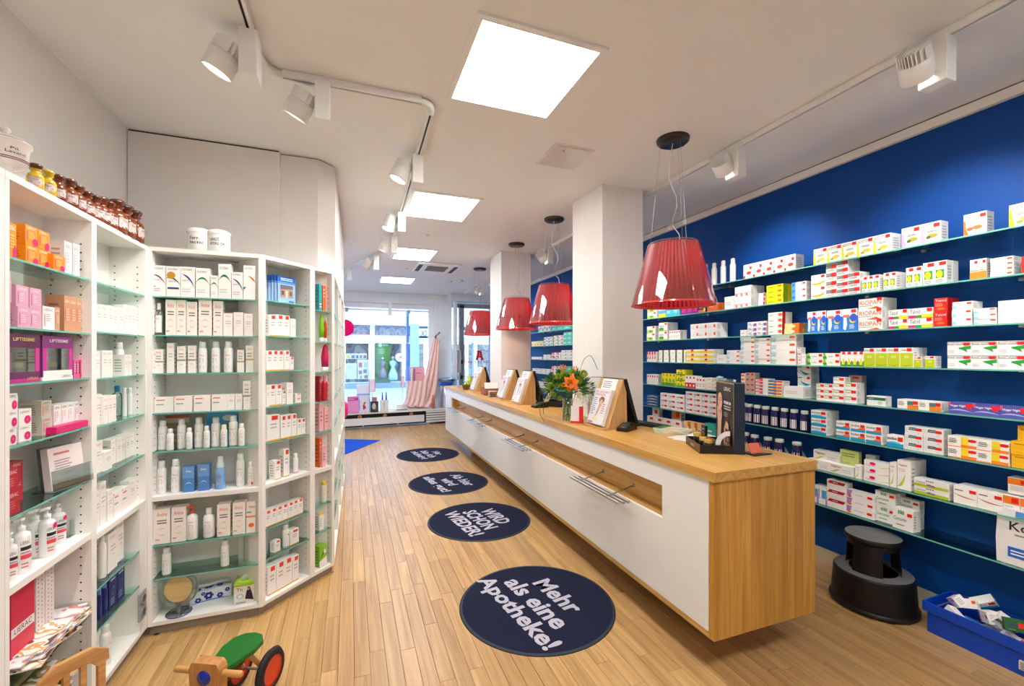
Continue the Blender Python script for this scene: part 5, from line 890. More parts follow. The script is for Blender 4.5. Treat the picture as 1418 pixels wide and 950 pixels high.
prints(b, [('l', .1, .7, .8, .9, 3, (.7, .65, .65)), ('p', [(.45, .2), (.6, .2), (.62, .5), (.52, .65), (.46, .5)], (.88, .25, .3)), ('e', .25, .2, .06, .12, (.85, .3, .35))], .1, .19, lambda uu, v, e: tl @ Vector((uu, -e, v+.01))); o = b.obj('advert_card', None, BA1.w(u0-.0, .085, .7605), BA1.a); tag(o, 'white card with red figures in clear stand beside pump bottles', 'card')
# boards and magazines below
u0, _ = BA1.hit(18, 800, .04); u1, _ = BA1.hit(50, 800, .04)
B().box(.019, .004, .42, .483, .153, .44, M_GLASS).obj('magazine_shelf', [o for o in bpy.data.objects if o.get('label', '').startswith('white shelving unit nearest')][0])
b = B(); b.box(0, 0, 0, u1-u0, .004, .26, paint((.86, .05, .28), .3)); prints(b, [('r', 0, .42, 1, .54, (.95, .93, .93)), ('t', 'LIERAC', .12, .45, .88, .52, (.2, .18, .18))], u1-u0, .26, lambda uu, v, e: (uu, -e, v)); o = b.obj('counter_card', None, BA1.w(u0, .045, .445), BA1.a); tag(o, 'crimson advertising board with white name band in lowest left bay', 'board')
u0b, _ = BA1.hit(50, 800, .06); u1b, _ = BA1.hit(77, 800, .06); b = B(); w = (u1b-u0b)/4
for i in range(4): b.box(i*w, .0+.004*(i % 2), 0, i*w+w-.001, .004+.004*(i % 2), .27, paint((.93, .90, .89), .4)); prints(b, [('l', .3, .1, .6, .9, 14, (.75, .65, .65)), ('r', 0, .95, 1, 1, (.75, .1, .2))], w, .27, lambda uu, v, e, i=i: (uu+i*w, -e+.004*(i % 2), v))
o = b.obj('folded_leaflet', None, BA1.w(u0b, .06, .445), BA1.a); tag(o, 'white zigzag folded leaflet standing beside the crimson board', 'leaflet')
b = B(); b.box(0, 0, 0, .16, .003, .30, paint((.95, .50, .12), .4)); o = b.obj('orange_card', None, BA1.w(u0b-.04, .125, .445), BA1.a); tag(o, 'orange card standing behind the white folded leaflet', 'card')
MAGS = [art('cover_a', [(.95, .94, .93), (.93, .92, .90), (.85, .65, .40), (.95, .94, .93), (.40, .28, .20)], 18), art('cover_b', [(.90, .88, .85), (.35, .42, .25), (.75, .60, .40), (.95, .93, .9), (.20, .15, .12)], 14), art('cover_c', [(.95, .95, .96), (.95, .95, .95), (.93, .92, .93), (.85, .55, .50), (.45, .50, .75)], 16), art('cover_d', [(.30, .22, .18), (.80, .65, .50), (.15, .12, .12), (.55, .35, .22), (.9, .85, .8)], 12)]
def magazine(px, py, z, rz, tilt, mi, label, w=.19, l=.27):
    # lies flat, spine along its long side
    t = thing('magazine', label, 'magazine', (px, py, z), rz, 'magazines in the lowest left bay'); t.rotation_euler = (rad(tilt), 0, rz)
    B().box(-w/2, -l/2, .0045, w/2, l/2, .005, MAGS[mi]).obj('cover', t); B().box(-w/2+.001, -l/2+.001, 0, w/2-.001, l/2-.001, .0045, paint((.92, .90, .87), .6)).obj('pages', t)
rr = random.Random(12)
ML = ['magazine on the pile, %s from the top, in the lowest left bay' % o for o in ('first', 'second', 'third', 'fourth', 'fifth', 'sixth', 'seventh', 'eighth', 'ninth', 'tenth', 'eleventh', 'twelfth', 'thirteenth', 'fourteenth')]
for i in range(9):
    magazine(-1.065+rr.uniform(-.012, .012), 2.02+rr.uniform(-.03, .05), .487-i*.0052, rr.uniform(-.25, .25), 0, (0, 2, 1, 2, 3, 0, 1, 3, 2)[i], ML[i], .15, .22)
for i in range(5): magazine(-1.07+rr.uniform(-.012, .012), 2.20+rr.uniform(-.01, .01), .471-i*.0052, rr.uniform(-.15, .15), 0, (2, 0, 3, 1, 2)[i], 'magazine in right pile by the side panel, '+ORD[i]+' from top', .145, .15)
for i in range(14): magazine(-1.075+rr.uniform(-.012, .012), 2.04+rr.uniform(-.04, .05), .33-i*.0054, rr.uniform(-.2, .2), 0, rr.choice((1, 3, 3, 0)), 'magazine in dark pile under the shelf, '+(ORD+['twelfth', 'thirteenth', 'fourteenth'])[i]+' from top', .15, .24)
B().box(.0, .0, 0, .14, .24, .18, paint((.35, .30, .28), .6)).obj('magazine_stack_box', None, (-1.15, 1.92, .0752)); o = bpy.data.objects['magazine_stack_box']; tag(o, 'dark box under the dark magazine pile at bottom of lowest left bay', 'box')
# --- corner unit
LB(BA2, 'second shelf, '+N2, 1.603, 134, 172, 420, 'av', 5, 1, d=.045, hv=.02); LB(BA2, 'right group, second shelf, '+N2, 1.603, 173, 193, 421, 'av', 4, 1, d=.045, hv=.03)
LB(BA2, 'third shelf, '+N2, 1.40, 133, 140, 486, 'av', 1, d=.05); LB(BA2, 'pair, third shelf, '+N2, 1.40, 141.5, 157, 485, 'av', 2, d=.05); LB(BA2, 'right, third shelf, '+N2, 1.40, 173, 182.5, 491, 'av', 2, d=.05)
bots(BA2, 'third shelf, '+N2, 1.40, [(158, 172, 474)], 'white thermal spray', 'white sprays', 'spray', set_=.06)
LB(BA2, 'fourth shelf, '+N2, 1.192, 133, 143, 546, 'av', 1, d=.05); LB(BA2, 'trio, fourth shelf, '+N2, 1.192, 144, 162.5, 549, 'av', 3, d=.04, set_=.02)
bots(BA2, 'fourth shelf, '+N2, 1.192, [(154, 170, 534)], 'clear bottle with blue cap', 'clear bottles', 'bottle', (.85, .95, .97), (.10, .55, .75), set_=.09, clear=True)
bots(BA2, 'fourth shelf, '+N2, 1.192, [(169, 176, 537), (175.5, 184, 537), (185, 194, 536)], 'white rounded bottle', 'white rounded bottles in the corner unit', 'spray', set_=.06)
LB(BA2, 'fifth shelf, '+N2, .98, 133, 143.5, 611, 'av', 1, d=.05); LB(BA2, 'low one, fifth shelf, '+N2, .98, 145, 156, 625, 'av', 1, d=.05, set_=.02); LB(BA2, 'row, fifth shelf, '+N2, .98, 155, 186, 609, 'av', 5, d=.05, set_=.05, hv=.02)
LB(BA2, 'left end of wooden shelf, '+N2, .738, 133, 139, 680, 'av', 1, d=.05); LB(BA2, 'tallest on wooden shelf, '+N2, .738, 139.5, 148, 668, 'av', 1, d=.05); LB(BA2, 'beside tallest, wooden shelf, '+N2, .738, 149, 157, 679, 'av', 1, d=.05)
LB(BA2, 'wooden shelf, '+N2, .738, 158, 180, 682, 'avl', 2, d=.06); LB(BA2, 'right end of wooden shelf, '+N2, .738, 180.5, 196, 665, 'av', 2, d=.04)
bots(BA2, 'sixth shelf, '+N2, .497, [(134.5, 148, 738)], 'large white rounded bottle', 'white bottles', 'bottle', set_=.04); bots(BA2, 'right of sixth shelf, '+N2, .497, [(174, 180, 738)], 'small white bottle', 'white bottles', 'bottle', set_=.06)
LB(BA2, 'front of sixth shelf, '+N2, .497, 150, 163, 738, 'av', 1, d=.05); LB(BA2, 'rear of sixth shelf, '+N2, .497, 163, 173, 722, 'av', 1, d=.045, set_=.04)
bots(BA2, 'seventh shelf, '+N2, .319, [(134, 141, 815), (140, 149, 805)], 'dark blue bottle with pale cap', 'dark blue bottles in the corner unit', 'spray', (.10, .16, .45), (.45, .55, .80), [('l', .2, .2, .8, .8, 6, (.7, .75, .9))], set_=.04)
LB(BA2, 'seventh shelf, '+N2, .319, 152, 173, 792, 'nav', 2, d=.05)
bots(BA2, 'bottom board, '+N2, BOT, [(137, 154, 864)], 'tall white spray bottle', 'white sprays', 'spray', items=[('t', 'Avène', .3, .7, .7, .8, (.9, .6, .5)), ('l', .3, .3, .75, .6, 3, (.9, .75, .7))], set_=.05)
# --- widest unit
z = 1.818
for a, c, y, s, k in ((209.5, 229.5, 367, 'duc', 'first'), (230.2, 249.8, 368.5, 'ducg', 'second'), (250.4, 270, 369, 'ducb', 'third'), (271, 290.5, 371, 'ducn', 'fourth'), (291, 301.5, 381, 'ducn', 'smallest, fifth'), (302, 320, 365, 'ducn', 'tallest, sixth'), (320.4, 336.5, 376.5, 'ducb', 'seventh'), (337, 353.5, 367.5, 'duco', 'last')):
    LB(BA3, k+' on top shelf, '+N3, z, a, c, y, s, 1, d=.05, set_=.02)
AVB = [('t', 'Avène', .3, .76, .72, .85, (.9, .55, .48)), ('l', .3, .45, .75, .68, 3, (.55, .55, .58)), ('l', .3, .15, .7, .3, 2, (.88, .7, .66))]
bots(BA3, 'second shelf, '+N3, 1.609, [(214, 226.5, 420)], 'clear cosmetic bottle with white cap', 'clear bottles', 'bottle', (.93, .94, .90), WH, [('r', .2, .1, .9, .9, (.92, .93, .90)), ('t', 'Avène', .3, .7, .7, .8, (.9, .5, .45))], set_=.05, clear=True)
for i, (a, c, y) in enumerate(((229, 243.8, 415), (244.2, 257.4, 415), (257.8, 272.4, 417.5), (274.5, 293, 414.3), (294.8, 308.3, 416.5), (308.8, 322.2, 433.5), (323, 336.6, 432.3), (337, 349.5, 434.2))):
    LB(BA3, ORD[i]+' on second shelf, '+N3, 1.609, a, c, y, 'avt' if i < 5 else 'av', 1, d=.05)
for i, (a, c, y, s) in enumerate(((213.3, 225.8, 483.5, 'avg'), (230.5, 240.6, 475, 'av'), (245, 257, 479, 'avg'), (259.7, 271, 478.4, 'avg'), (328, 338, 484.4, 'avs'), (340, 350.6, 478.4, 'avs'))):
    LB(BA3, ORD[i]+' carton on third shelf, '+N3, 1.403, a, c, y, s, 1, d=.04, set_=.04)
bots(BA3, 'third shelf, '+N3, 1.403, [(274.2, 287.6, 473), (292.4, 305.5, 473), (310, 323, 473)], 'white thermal water spray', 'white sprays on the third shelf of the widest unit', 'spray', items=AVB, set_=.06)
for i, (a, c, y) in enumerate(((212.8, 239.6, 550.5), (241.2, 266.4, 549), (268, 291.4, 547.8), (292.6, 314.2, 547))): LB(BA3, ORD[i]+' on fourth shelf, '+N3, 1.19, a, c, y, 'avl', 1, d=.06, set_=.02)
LB(BA3, 'turned pair, fourth shelf, '+N3, 1.19, 314.6, 335.4, 546, 'av', 2, d=.06, set_=.035); LB(BA3, 'lone tall, fourth shelf, '+N3, 1.19, 336.2, 346.4, 527.6, 'avg', 1, d=.04)
bots(BA3, 'fifth shelf, '+N3, .983, [(218.6, 232.3, 582), (245, 258.3, 580), (269, 282, 578), (292.2, 305.6, 577.5), (316.4, 329.6, 575)], 'tall white spray', 'tall sprays on the fifth shelf', 'spray', items=AVB, set_=.07)
bots(BA3, 'fifth shelf, '+N3, .983, [(230.3, 241, 594), (257, 267, 592.3), (281.5, 291, 590), (305.2, 315, 588), (329.8, 339, 586.5)], 'small white spray', 'small sprays on the fifth shelf', 'spray', items=AVB, set_=.04)
for i, (a, c, y, base, items, l) in enumerate(((229, 262, 574, (.72, .60, .50), [('r', 0, .75, 1, 1, (.93, .90, .88)), ('r', 0, .9, 1, 1, (.8, .35, .25)), ('l', .1, .1, .9, .6, 3, (.85, .75, .65))], 'brown and white leaflet with orange top'), (263, 284, 573, (.62, .60, .60), [('e', .5, .4, .3, .3, (.5, .48, .48))], 'grey patterned leaflet'), (285.5, 336, 569, (.35, .68, .90), [('e', .6, .8, .16, .1, WH), ('e', .6, .52, .08, .12, (.93, .75, .15)), ('a', (0, .3), (.5, .7), (1, .3), .12, (.40, .70, .25)), ('e', .25, .4, .12, .1, (.85, .35, .3))], 'sky blue leaflet with green hills'), (337.5, 353, 568, (.90, .90, .88), [('r', .1, .05, .45, .3, (.25, .22, .2)), ('r', .55, .05, .9, .3, (.35, .3, .28)), ('r', .1, .35, .45, .6, (.4, .3, .28)), ('r', .55, .35, .9, .6, (.2, .18, .18)), ('l', .1, .7, .8, .9, 2, GY)], 'white leaflet with four dark portraits'))):
    u0, _ = BA3.hit(a, y, .15); u1, zt2 = BA3.hit(c, y, .15); w, h = u1-u0, zt2-.983; b = B(); b.box(0, 0, 0, w, .003, h, paint(base, .4)); prints(b, items, w, h, lambda uu, v, e: (uu, -e, v)); o = b.obj('leaflet', None, BA3.w(u0, .15, .9835), 0); tag(o, l+' behind the fifth shelf sprays', 'leaflet')
bots(BA3, 'wooden shelf, '+N3, .743, [(217, 231, 638), (236.5, 250.5, 636), (326.5, 339.2, 628)], 'white spray', 'white sprays on the wooden shelf', 'spray', items=AVB, set_=.07); bots(BA3, 'right end of wooden shelf, '+N3, .743, [(342.7, 352, 639.5)], 'small white spray with red tag', 'small sprays', 'spray', items=AVB+[('r', .6, .1, .8, .25, RED)], set_=.05)
for i, (a, c, y) in enumerate(((252.8, 268.6, 647), (274, 289.6, 643.7))): LB(BA3, ORD[i]+' blue pair, wooden shelf, '+N3, .743, a, c, y, 'avb', 1, d=.05, set_=.04)
bots(BA3, 'wooden shelf, '+N3, .743, [(296.6, 313.4, 632)], 'pale blue foam pump bottle with clear cap', 'foam bottles', 'foam', (.50, .70, .92), (.85, .88, .90), AVB, set_=.06)
z = .482
for i, (a, c, y, s) in enumerate(((212.4, 235, 705.5, 'avt'), (236.6, 257, 703, 'avt'), (300.4, 319, 698.5, 'avt'), (321.6, 339.6, 696.3, 'avt'), (340.6, 353.6, 695.5, 'avo'))): LB(BA3, ORD[i]+' carton on sixth shelf, '+N3, z, a, c, y, s, 1, d=.06, set_=.02)
pump(BA3, 258, 275, 701, z, 'white pump bottle with orange pump on sixth shelf of widest unit', 'orange pump bottles', AVB, .05, pcol=(.90, .35, .15)); bots(BA3, 'sixth shelf, '+N3, z, [(280.7, 298.4, 703)], 'stout white bottle', 'stout bottles', 'bottle', items=AVB, set_=.05)
z = .302
bots(BA3, 'seventh shelf, '+N3, z, [(224, 238, 758), (305, 318, 747.6)], 'single white spray', 'two sprays on the seventh shelf', 'spray', items=AVB, set_=.06)
u, _ = BA3.hit(343, 770, .10); b = B(); b.lathe([(.022, 0), (.022, .16)], M_CLEAR, 16); b.lathe([(0, .001), (.022, .001)], M_CLEAR, 16); b.lathe([(.0225, .155), (.0235, .16), (.0225, .162)], paint((.80, .88, .88), .1), 16); o = b.obj('clear_tube', None, BA3.w(u, .10, z), 0); tag(o, 'empty clear plastic tube at right of seventh shelf, widest unit', 'tube')
# mirror
u, _ = BA3.hit(247, 830, .05); t = thing('magnifying_mirror', 'round magnifying mirror on a clear foot, bottom of widest unit', 'mirror', BA3.w(u, .06, BOT), rad(-8))
b = B(); b.lathe([(0, 0), (.058, 0), (.060, .004), (.05, .008), (.012, .011), (.010, .012)], glass('acrylic_blue', (.86, .90, .98), .5), 28); b.lathe([(.059, .001), (.061, .004), (.058, .006)], paint((.35, .38, .6), .2), 28); b.obj('foot', t); B().lathe([(.013, .010), (.012, .05), (.02, .058), (0, .06)], M_STEEL, 14).obj('stem', t)
mx = Matrix.Translation((0, 0, .135)) @ Matrix.Rotation(rad(80), 4, 'X') @ Matrix.Rotation(0, 4, 'Z')
rim = B(); rim.lathe([(.070, -.006), (.094, -.004), (.096, 0), (.094, .006), (.070, .007)], glass('acrylic_rim', (.85, .88, .90), .6), 36, xf=mx); rim.obj('clear_rim', t)
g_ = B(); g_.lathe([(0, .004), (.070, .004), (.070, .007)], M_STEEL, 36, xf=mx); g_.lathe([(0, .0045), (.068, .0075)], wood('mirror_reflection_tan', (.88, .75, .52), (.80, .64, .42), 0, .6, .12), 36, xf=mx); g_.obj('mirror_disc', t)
# box with blue flowers
u0, _ = BA3.hit(268, 820, .10); t = thing('flower_box', 'long white box printed with dark blue flowers behind the mirror', 'box', BA3.w(u0-.02, .10, BOT+.0003), rad(14))
b = B(); w, h = .20, .072; b.box(0, 0, 0, w, .08, h, paint((.90, .92, .95), .35)); fl = []
for cx_, cy_2, r_ in ((.2, .35, .09), (.45, .55, .13), (.72, .4, .09), (.9, .7, .07), (.32, .8, .06)):
    for k in range(6): a = k*pi/3; fl.append(('e', cx_+.55*r_*cos(a), cy_2+1.5*r_*sin(a), r_*.35, r_*.9, (.10, .18, .62)))
prints(b, fl+[('a', (0, .15), (.5, .3), (1, .1), .03, (.2, .3, .7))], w, h, lambda uu, v, e: (uu, -e, v), .0001); prints(b, fl, w, .08, lambda uu, v, e: (uu, v, h+e), .0001); b.obj('carton_body', t)
B().tube([(.03, .05, h+.012), (.08, .045, h+.013), (.15, .035, h+.02), (.19, .03, h+.02)], [.010, .012, .009, .008], paint((.92, .93, .96), .2), 10).obj('handpiece', t)
# tissue cube
u0, _ = BA3.hit(324.5, 830, .04); u1, _ = BA3.hit(352, 830, .04); w = u1-u0; t = thing('tissue_cube', 'white tissue cube with lime top rim and black dancer', 'tissue box', BA3.w(u0, .03, BOT+.0003), rad(3)); h = .115
b = B(); b.box(0, 0, 0, w, .11, h, paint((.92, .92, .90), .4)); prints(b, [('t', 'Th', .12, .66, .42, .82, DK), ('e', .3, .40, .18, .12, (.6, .8, .88)), ('e', .3, .40, .12, .08, WH), ('p', [(.55, .25), (.98, .15), (.9, .5), (.8, .8), (.7, .85), (.62, .6)], DK), ('e', .72, .72, .07, .06, (.85, .65, .55)), ('l', .1, .05, .6, .15, 2, (.4, .45, .5)), ('r', 0, .9, 1, 1, (.65, .80, .15))], w, h, lambda uu, v, e: (uu, -e, v)); b.box(0, 0, h, w, .11, h+.004, paint((.70, .85, .20), .4)); b.obj('cube_body', t)
B().lathe([(.028, .0), (.03, .003), (.045, .002), (.047, 0)], paint((.80, .90, .35), .4), 20, (w/2, .055, h+.004)).obj('opening_rim', t); b = B(); b.add([(w/2-.025, .05, h+.004), (w/2+.02, .06, h+.004), (w/2+.012, .05, h+.03), (w/2-.01, .062, h+.028)], [(0, 1, 2, 3)], paint((.93, .97, .97), .7)); b.obj('tissue', t)
# --- angled unit
z = 1.822
u0, _ = BA4.hit(371, 372, .06); u1, _ = BA4.hit(409, 372, .06)
for i in range(6):
    b = B(); w, h = .125, .165+.002*(i % 3); b.box(0, 0, 0, w, .0035, h, paint((.35, .60, .85), .3)); prints(b, [('r', 0, 0, 1, .72, (.62, .76, .90)), ('r', 0, .8, 1, 1, (.10, .40, .78)), ('l', .15, .83, .85, .95, 2, (.9, .95, 1)), ('r', .12, .22, .85, .68, (.70, .60, .52)), ('p', [(.12, .5), (.85, .56), (.85, .68), (.12, .68)], (.45, .42, .48)), ('r', .42, .22, .56, .48, (.88, .82, .75)), ('r', .18, .3, .34, .46, (.38, .35, .36)), ('r', .64, .3, .8, .46, (.5, .4, .36)), ('r', .6, .05, .9, .1, (.2, .4, .7))], w, h, lambda uu, v, e: (uu, -e, v)); o = b.obj('brochure', None, BA4.w(u1-.135-.012*i, .05+.012*i, z+.0003), BA4.a); tag(o, ('frontmost' if i == 0 else ORD[i])+' blue brochure with old building photo, top shelf of angled unit', 'brochure', 'blue brochures on the angled unit')
LB(BA4, 'second shelf, '+N4, 1.615, 373, 402, 435, 'sun', 3, d=.05, hv=.02); LB(BA4, 'right end of second shelf, '+N4, 1.615, 402.5, 410, 441, 'av', 1, d=.05)
LB(BA4, 'third shelf, '+N4, 1.408, 369, 401, 485.5, 'sun', 4, d=.05, hv=.02); LB(BA4, 'low end of third shelf, '+N4, 1.408, 401.5, 407, 494, 'sun', 1, d=.05)
LB(BA4, 'fourth shelf, '+N4, 1.198, 369, 373.5, 534, 'av', 1, d=.05); LB(BA4, 'pair on fourth shelf, '+N4, 1.198, 374, 391, 533, 'sun', 2, d=.05); LB(BA4, 'middle of fourth shelf, '+N4, 1.198, 391.5, 396.5, 541, 'sun', 1, d=.05); LB(BA4, 'tall on fourth shelf, '+N4, 1.198, 397, 406, 530, 'av', 1, d=.05); LB(BA4, 'small end of fourth shelf, '+N4, 1.198, 409, 417, 545, 'sun', 1, 2, d=.04)
LB(BA4, 'fifth shelf, '+N4, .988, 370.5, 388, 575, 'sun', 1, d=.06); LB(BA4, 'trio on fifth shelf, '+N4, .988, 389, 411, 575.5, 'sun', 3, d=.06); LB(BA4, 'right pair, fifth shelf, '+N4, .988, 412, 423.5, 580.5, 'sun', 2, d=.04)
LB(BA4, 'low left, wooden shelf, '+N4, .75, 380.5, 389, 638, 'sun', 1, d=.05); LB(BA4, 'tall, wooden shelf, '+N4, .75, 393, 401, 622, 'sun', 1, d=.04); bots(BA4, 'wooden shelf, '+N4, .75, [(405, 413, 628)], 'white bottle with red base', 'bottles', 'spray', set_=.05, items=[('r', 0, 0, 1, .12, RED)])
LB(BA4, 'row on sixth shelf, '+N4, .487, 367.5, 420, 707.5, 'sun', 7, d=.045)
LB(BA4, 'seventh shelf, '+N4, .312, 381, 389, 749, 'sun', 1, d=.04); bots(BA4, 'seventh shelf, '+N4, .312, [(390, 400.5, 727)], 'tall white bottle with dark base', 'bottles', 'spray', set_=.05, items=[('r', 0, 0, 1, .08, (.35, .1, .15)), ('r', .5, .8, .7, .9, RED)]); LB(BA4, 'right, seventh shelf, '+N4, .312, 402, 414, 734, 'sun', 1, d=.05)
LB(BA4, 'trio on bottom board, '+N4, BOT, 371.5, 405, 784.5, 'sun', 3, d=.05); LB(BA4, 'tall one on bottom board, '+N4, BOT, 405.5, 414.5, 770, 'sun', 1, d=.05)
# --- narrow unit
LB(BA5, 'top shelf, '+N5, 1.80, 442.5, 446.5, 393, 'teo', 1, d=.08); LB(BA5, 'top shelf, '+N5, 1.80, 447, 451.5, 395.5, 'orb', 1, d=.08)
GT = (.55, .82, .10)
for a, c, y, col, l, zz in ((442.5, 448, 434, GT, 'left lime green tube', 1.59), (448, 453, 436, (.88, .30, .12), 'red tube between two lime tubes', 1.59), (453, 460.5, 435, GT, 'right lime green tube', 1.59), (446, 455, 473.5, (.88, .10, .40), 'magenta tube', 1.39)):
    bots(BA5, N5, zz, [(a, c, y)], l, 'tubes in the narrow unit', 'tube', col, WH, set_=.06)
LB(BA5, 'third shelf, '+N5, 1.39, 455.5, 460, 476, 'grc', 1, d=.06); LB(BA5, 'end of third shelf, '+N5, 1.39, 460, 462, 478, 'orb', 1, d=.06)
LB(BA5, 'fourth shelf, '+N5, 1.19, 442.5, 445, 521, 'lie_r', 1, d=.06); bots(BA5, 'fourth shelf, '+N5, 1.19, [(445.5, 453, 520)], 'red clear bottle', 'bottles', 'bottle', (.85, .15, .25), (.95, .6, .65), set_=.06)
LB(BA5, 'fifth shelf, '+N5, .99, 442.5, 448.5, 557, 'pkl', 1, d=.06); LB(BA5, 'right of fifth shelf, '+N5, .99, 449.5, 457, 564, 'pkl', 1, d=.06)
LB(BA5, 'wooden shelf, '+N5, .745, 443, 447, 607, 'orb', 1, d=.05); LB(BA5, 'front of wooden shelf, '+N5, .745, 446.5, 452, 618, 'pkl', 1, d=.04, set_=.015); LB(BA5, 'wooden shelf, '+N5, .745, 450.5, 456, 606, 'grc', 1, d=.05, set_=.06)
bots(BA5, 'sixth shelf, '+N5, .50, [(445, 451, 666), (452, 458, 665)], 'white bottle with yellow cap', 'yellow capped bottles in the narrow unit', 'spray', (.95, .92, .85), YE, set_=.05)
LB(BA5, 'seventh shelf, '+N5, .32, 442.5, 449, 710, 'ylc', 1, d=.05); LB(BA5, 'rear of seventh shelf, '+N5, .32, 447, 451.5, 706, 'lie_r', 1, d=.04, set_=.10)
pump(BA5, 454, 461.5, 735, BOT, 'white pump bottle with red pump at bottom of narrow unit', 'red pump bottles', [('r', .3, .7, .8, .8, (.8, .5, .5))], .05, pcol=(.80, .08, .12)); LB(BA5, 'bottom board, '+N5, BOT, 442.8, 453, 756, 'grc', 1, d=.06, set_=.02)
# --- edge-on units: a few goods
rr = random.Random(21)
for i, (bx, by) in enumerate(((-.104, 3.24), (-.092, 3.86), (-.082, 4.48))):
    bay = Bay(bx, by, 89)
    for j, z in enumerate((1.80, 1.59, 1.39, 1.19, .99, .745, .50, .32)):
        for k in range(2):
            s = rr.choice(('teo', 'grc', 'pkl', 'mgb', 'plain', 'orb', 'tq', 'lie_w')); u = .06+k*.26+rr.uniform(0, .05); me = box_mesh(.06, .12, .05, ST[s][1], ST[s][3], None); o = place('carton', me, None, bay.w(u, .03, z+.0003), bay.a)
            tag(o, ST[s][0]+', %s, %s shelf of %s edge-on unit' % (('left', 'right')[k], ORD[j], ORD[i]), 'carton', 'goods in the edge-on units')
# bottles of brown glass on the unit tops
M_AMB = paint((.46, .20, .06), .08, 0, .9)
def amber(px, pyb, pyt, yellow, label, i):
    P0 = on_z(px, pyb, TOPZ+.022); zc = P0.x*SY_+P0.y*CY_
    X = -1.037; r_ = ray(px, pyb); t_ = X/r_.x; Y = r_.y*t_; zc = X*SY_+Y*CY_; h = (pyb-pyt)*zc/600*1.15; r = .25*h
    t = thing('apothecary_bottle', label, 'bottle', (X-.0, Y, TOPZ+.0225), rad(28+i*5), 'brown glass apothecary bottles on top of the left units')
    M1 = paint((.80, .66, .14), .08, 0, .9) if yellow else M_AMB
    b = B(); b.lathe([(0, 0), (.95*r, 0), (r, .03*h), (r, .50*h), (.85*r, .60*h), (.52*r, .66*h), (.50*r, .74*h), (.70*r, .78*h), (.70*r, .80*h)], M1, 20); b.obj('body', t)
    b = B(); b.lathe([(0, .01*h), (.93*r, .01*h), (.93*r, .35*h), (0, .35*h)], paint((.42, .17, .05) if not yellow else (.70, .52, .10), .5), 18); b.obj('contents', t)
    b = B(); b.lathe([(.42*r, .70*h), (.55*r, .82*h), (.80*r, .90*h), (.82*r, .96*h), (.6*r, h), (0, h)], M1 if yellow and i else paint((.33, .15, .07), .15, 0, .8), 20); b.obj('stopper', t)
    b = B(); prints(b, [('r', 0, 0, 1, 1, (.80, .74, .72)), ('e', .5, 0, .5, .18, (.80, .74, .72)), ('e', .5, 1, .5, .18, (.80, .74, .72)), ('t', rr.choice(('Tinct.', 'Acid.', 'Sal.', 'Extr.')), .25, .60, .75, .85, (.35, .2, .2)), ('l', .15, .2, .85, .5, 2, (.5, .3, .3))], 1.4*r, .26*h, lambda u, v, e: ((r*1.012+e)*sin((u-.7*r)/r), -(r*1.012+e)*cos((u-.7*r)/r), v+.17*h)); b.obj('paper_label', t)
AM = [(49, 257, 227, 1), (66, 266, 236, 1), (80, 274, 243, 0), (96, 284, 251, 0), (107.5, 290, 259, 0), (120, 295, 266, 0), (132.5, 302, 272, 0), (141, 306, 274, 0), (151, 311, 280, 0), (162, 320, 282, 0), (174, 325, 288, 0), (186, 331, 295, 0)]
for i, (x, yb, yt, ye) in enumerate(AM): amber(x, yb+1.5, yt, ye, ('yellow' if ye else 'brown')+' glass apothecary bottle, '+(ORD+['twelfth'])[i]+' from left on top of left units', i)
# ceramic pot
t = thing('apothecary_pot', 'white ceramic lidded pot with painted wreath, top left corner', 'pot', (-1.050, 1.895, TOPZ+.0225), rad(30)); t.scale = (.88, .88, .95)
pc = paint((.93, .89, .86), .15, 0, .6); mr_ = (.45, .12, .25)
b = B(); b.lathe([(0, 0), (.030, 0), (.033, .006), (.018, .014), (.018, .02), (.045, .032), (.058, .05), (.060, .095), (.070, .112), (.071, .116)], pc, 36)
for zz, r in ((.052, .0585), (.058, .0592)): b.lathe([(r+.0004, zz), (r+.0008, zz+.0025)], paint(mr_, .3), 36)
rr_ = .0605
prints(b, [('t', 'Pil.', .56, .62, .72, .84, (.2, .18, .2)), ('t', 'Lavand.', .48, .30, .86, .55, (.2, .18, .2))]+[('e', .12+.03*k, .5+.12*sin(k*2.1), .018, .05, (.25, .33, .28)) for k in range(10)], .16, .04, lambda u, v, e: ((rr_+e)*sin((u-.08)/rr_), -(rr_+e)*cos((u-.08)/rr_), v+.06)); b.obj('body', t)
b = B(); b.lathe([(.0715, .116), (.070, .122), (.045, .138), (.014, .145), (.010, .150), (.016, .158), (.012, .166), (.006, .172), (0, .173)], pc, 36); b.lathe([(.0705, .1205), (.0695, .123)], paint(mr_, .3), 36); b.obj('lid', t)
# two white canisters on the widest unit
for i, (x, yb, yt, s1, s2) in enumerate(((276, 342, 307.5, 'Ferr.', 'lactic.'), (303.5, 343, 309, 'UNGT.', 'HYDRG. CIN.'))):
    Y = 2.95; p = on_y(x, yb, Y); zc = p.x*SY_+Y*CY_; h = (yb-yt)*zc/600; r = .056
    t = thing('ceramic_canister', ('left' if i == 0 else 'right')+' white porcelain canister with black lettering on top of widest unit', 'canister', (p.x, Y, TOPZ+.0225), rad(10))
    b = B(); b.lathe([(0, 0), (r, 0), (r, h*.80)], paint((.95, .95, .94), .12), 36); prints(b, [('t', s1, .18, .62, .55, .78, DK, .01), ('t', s2, .18, .42, .75, .56, DK, .01)], 2.4*r, h*.8, lambda u, v, e: ((r+.0003+e)*sin((u-1.2*r)/r), -(r+.0003+e)*cos((u-1.2*r)/r), v)); b.obj('body', t)
    B().lathe([(r+.003, h*.80), (r+.003, h*.90), (r, h*.94), (r*.7, h), (0, h)], paint((.95, .95, .94), .12), 36).obj('lid', t)

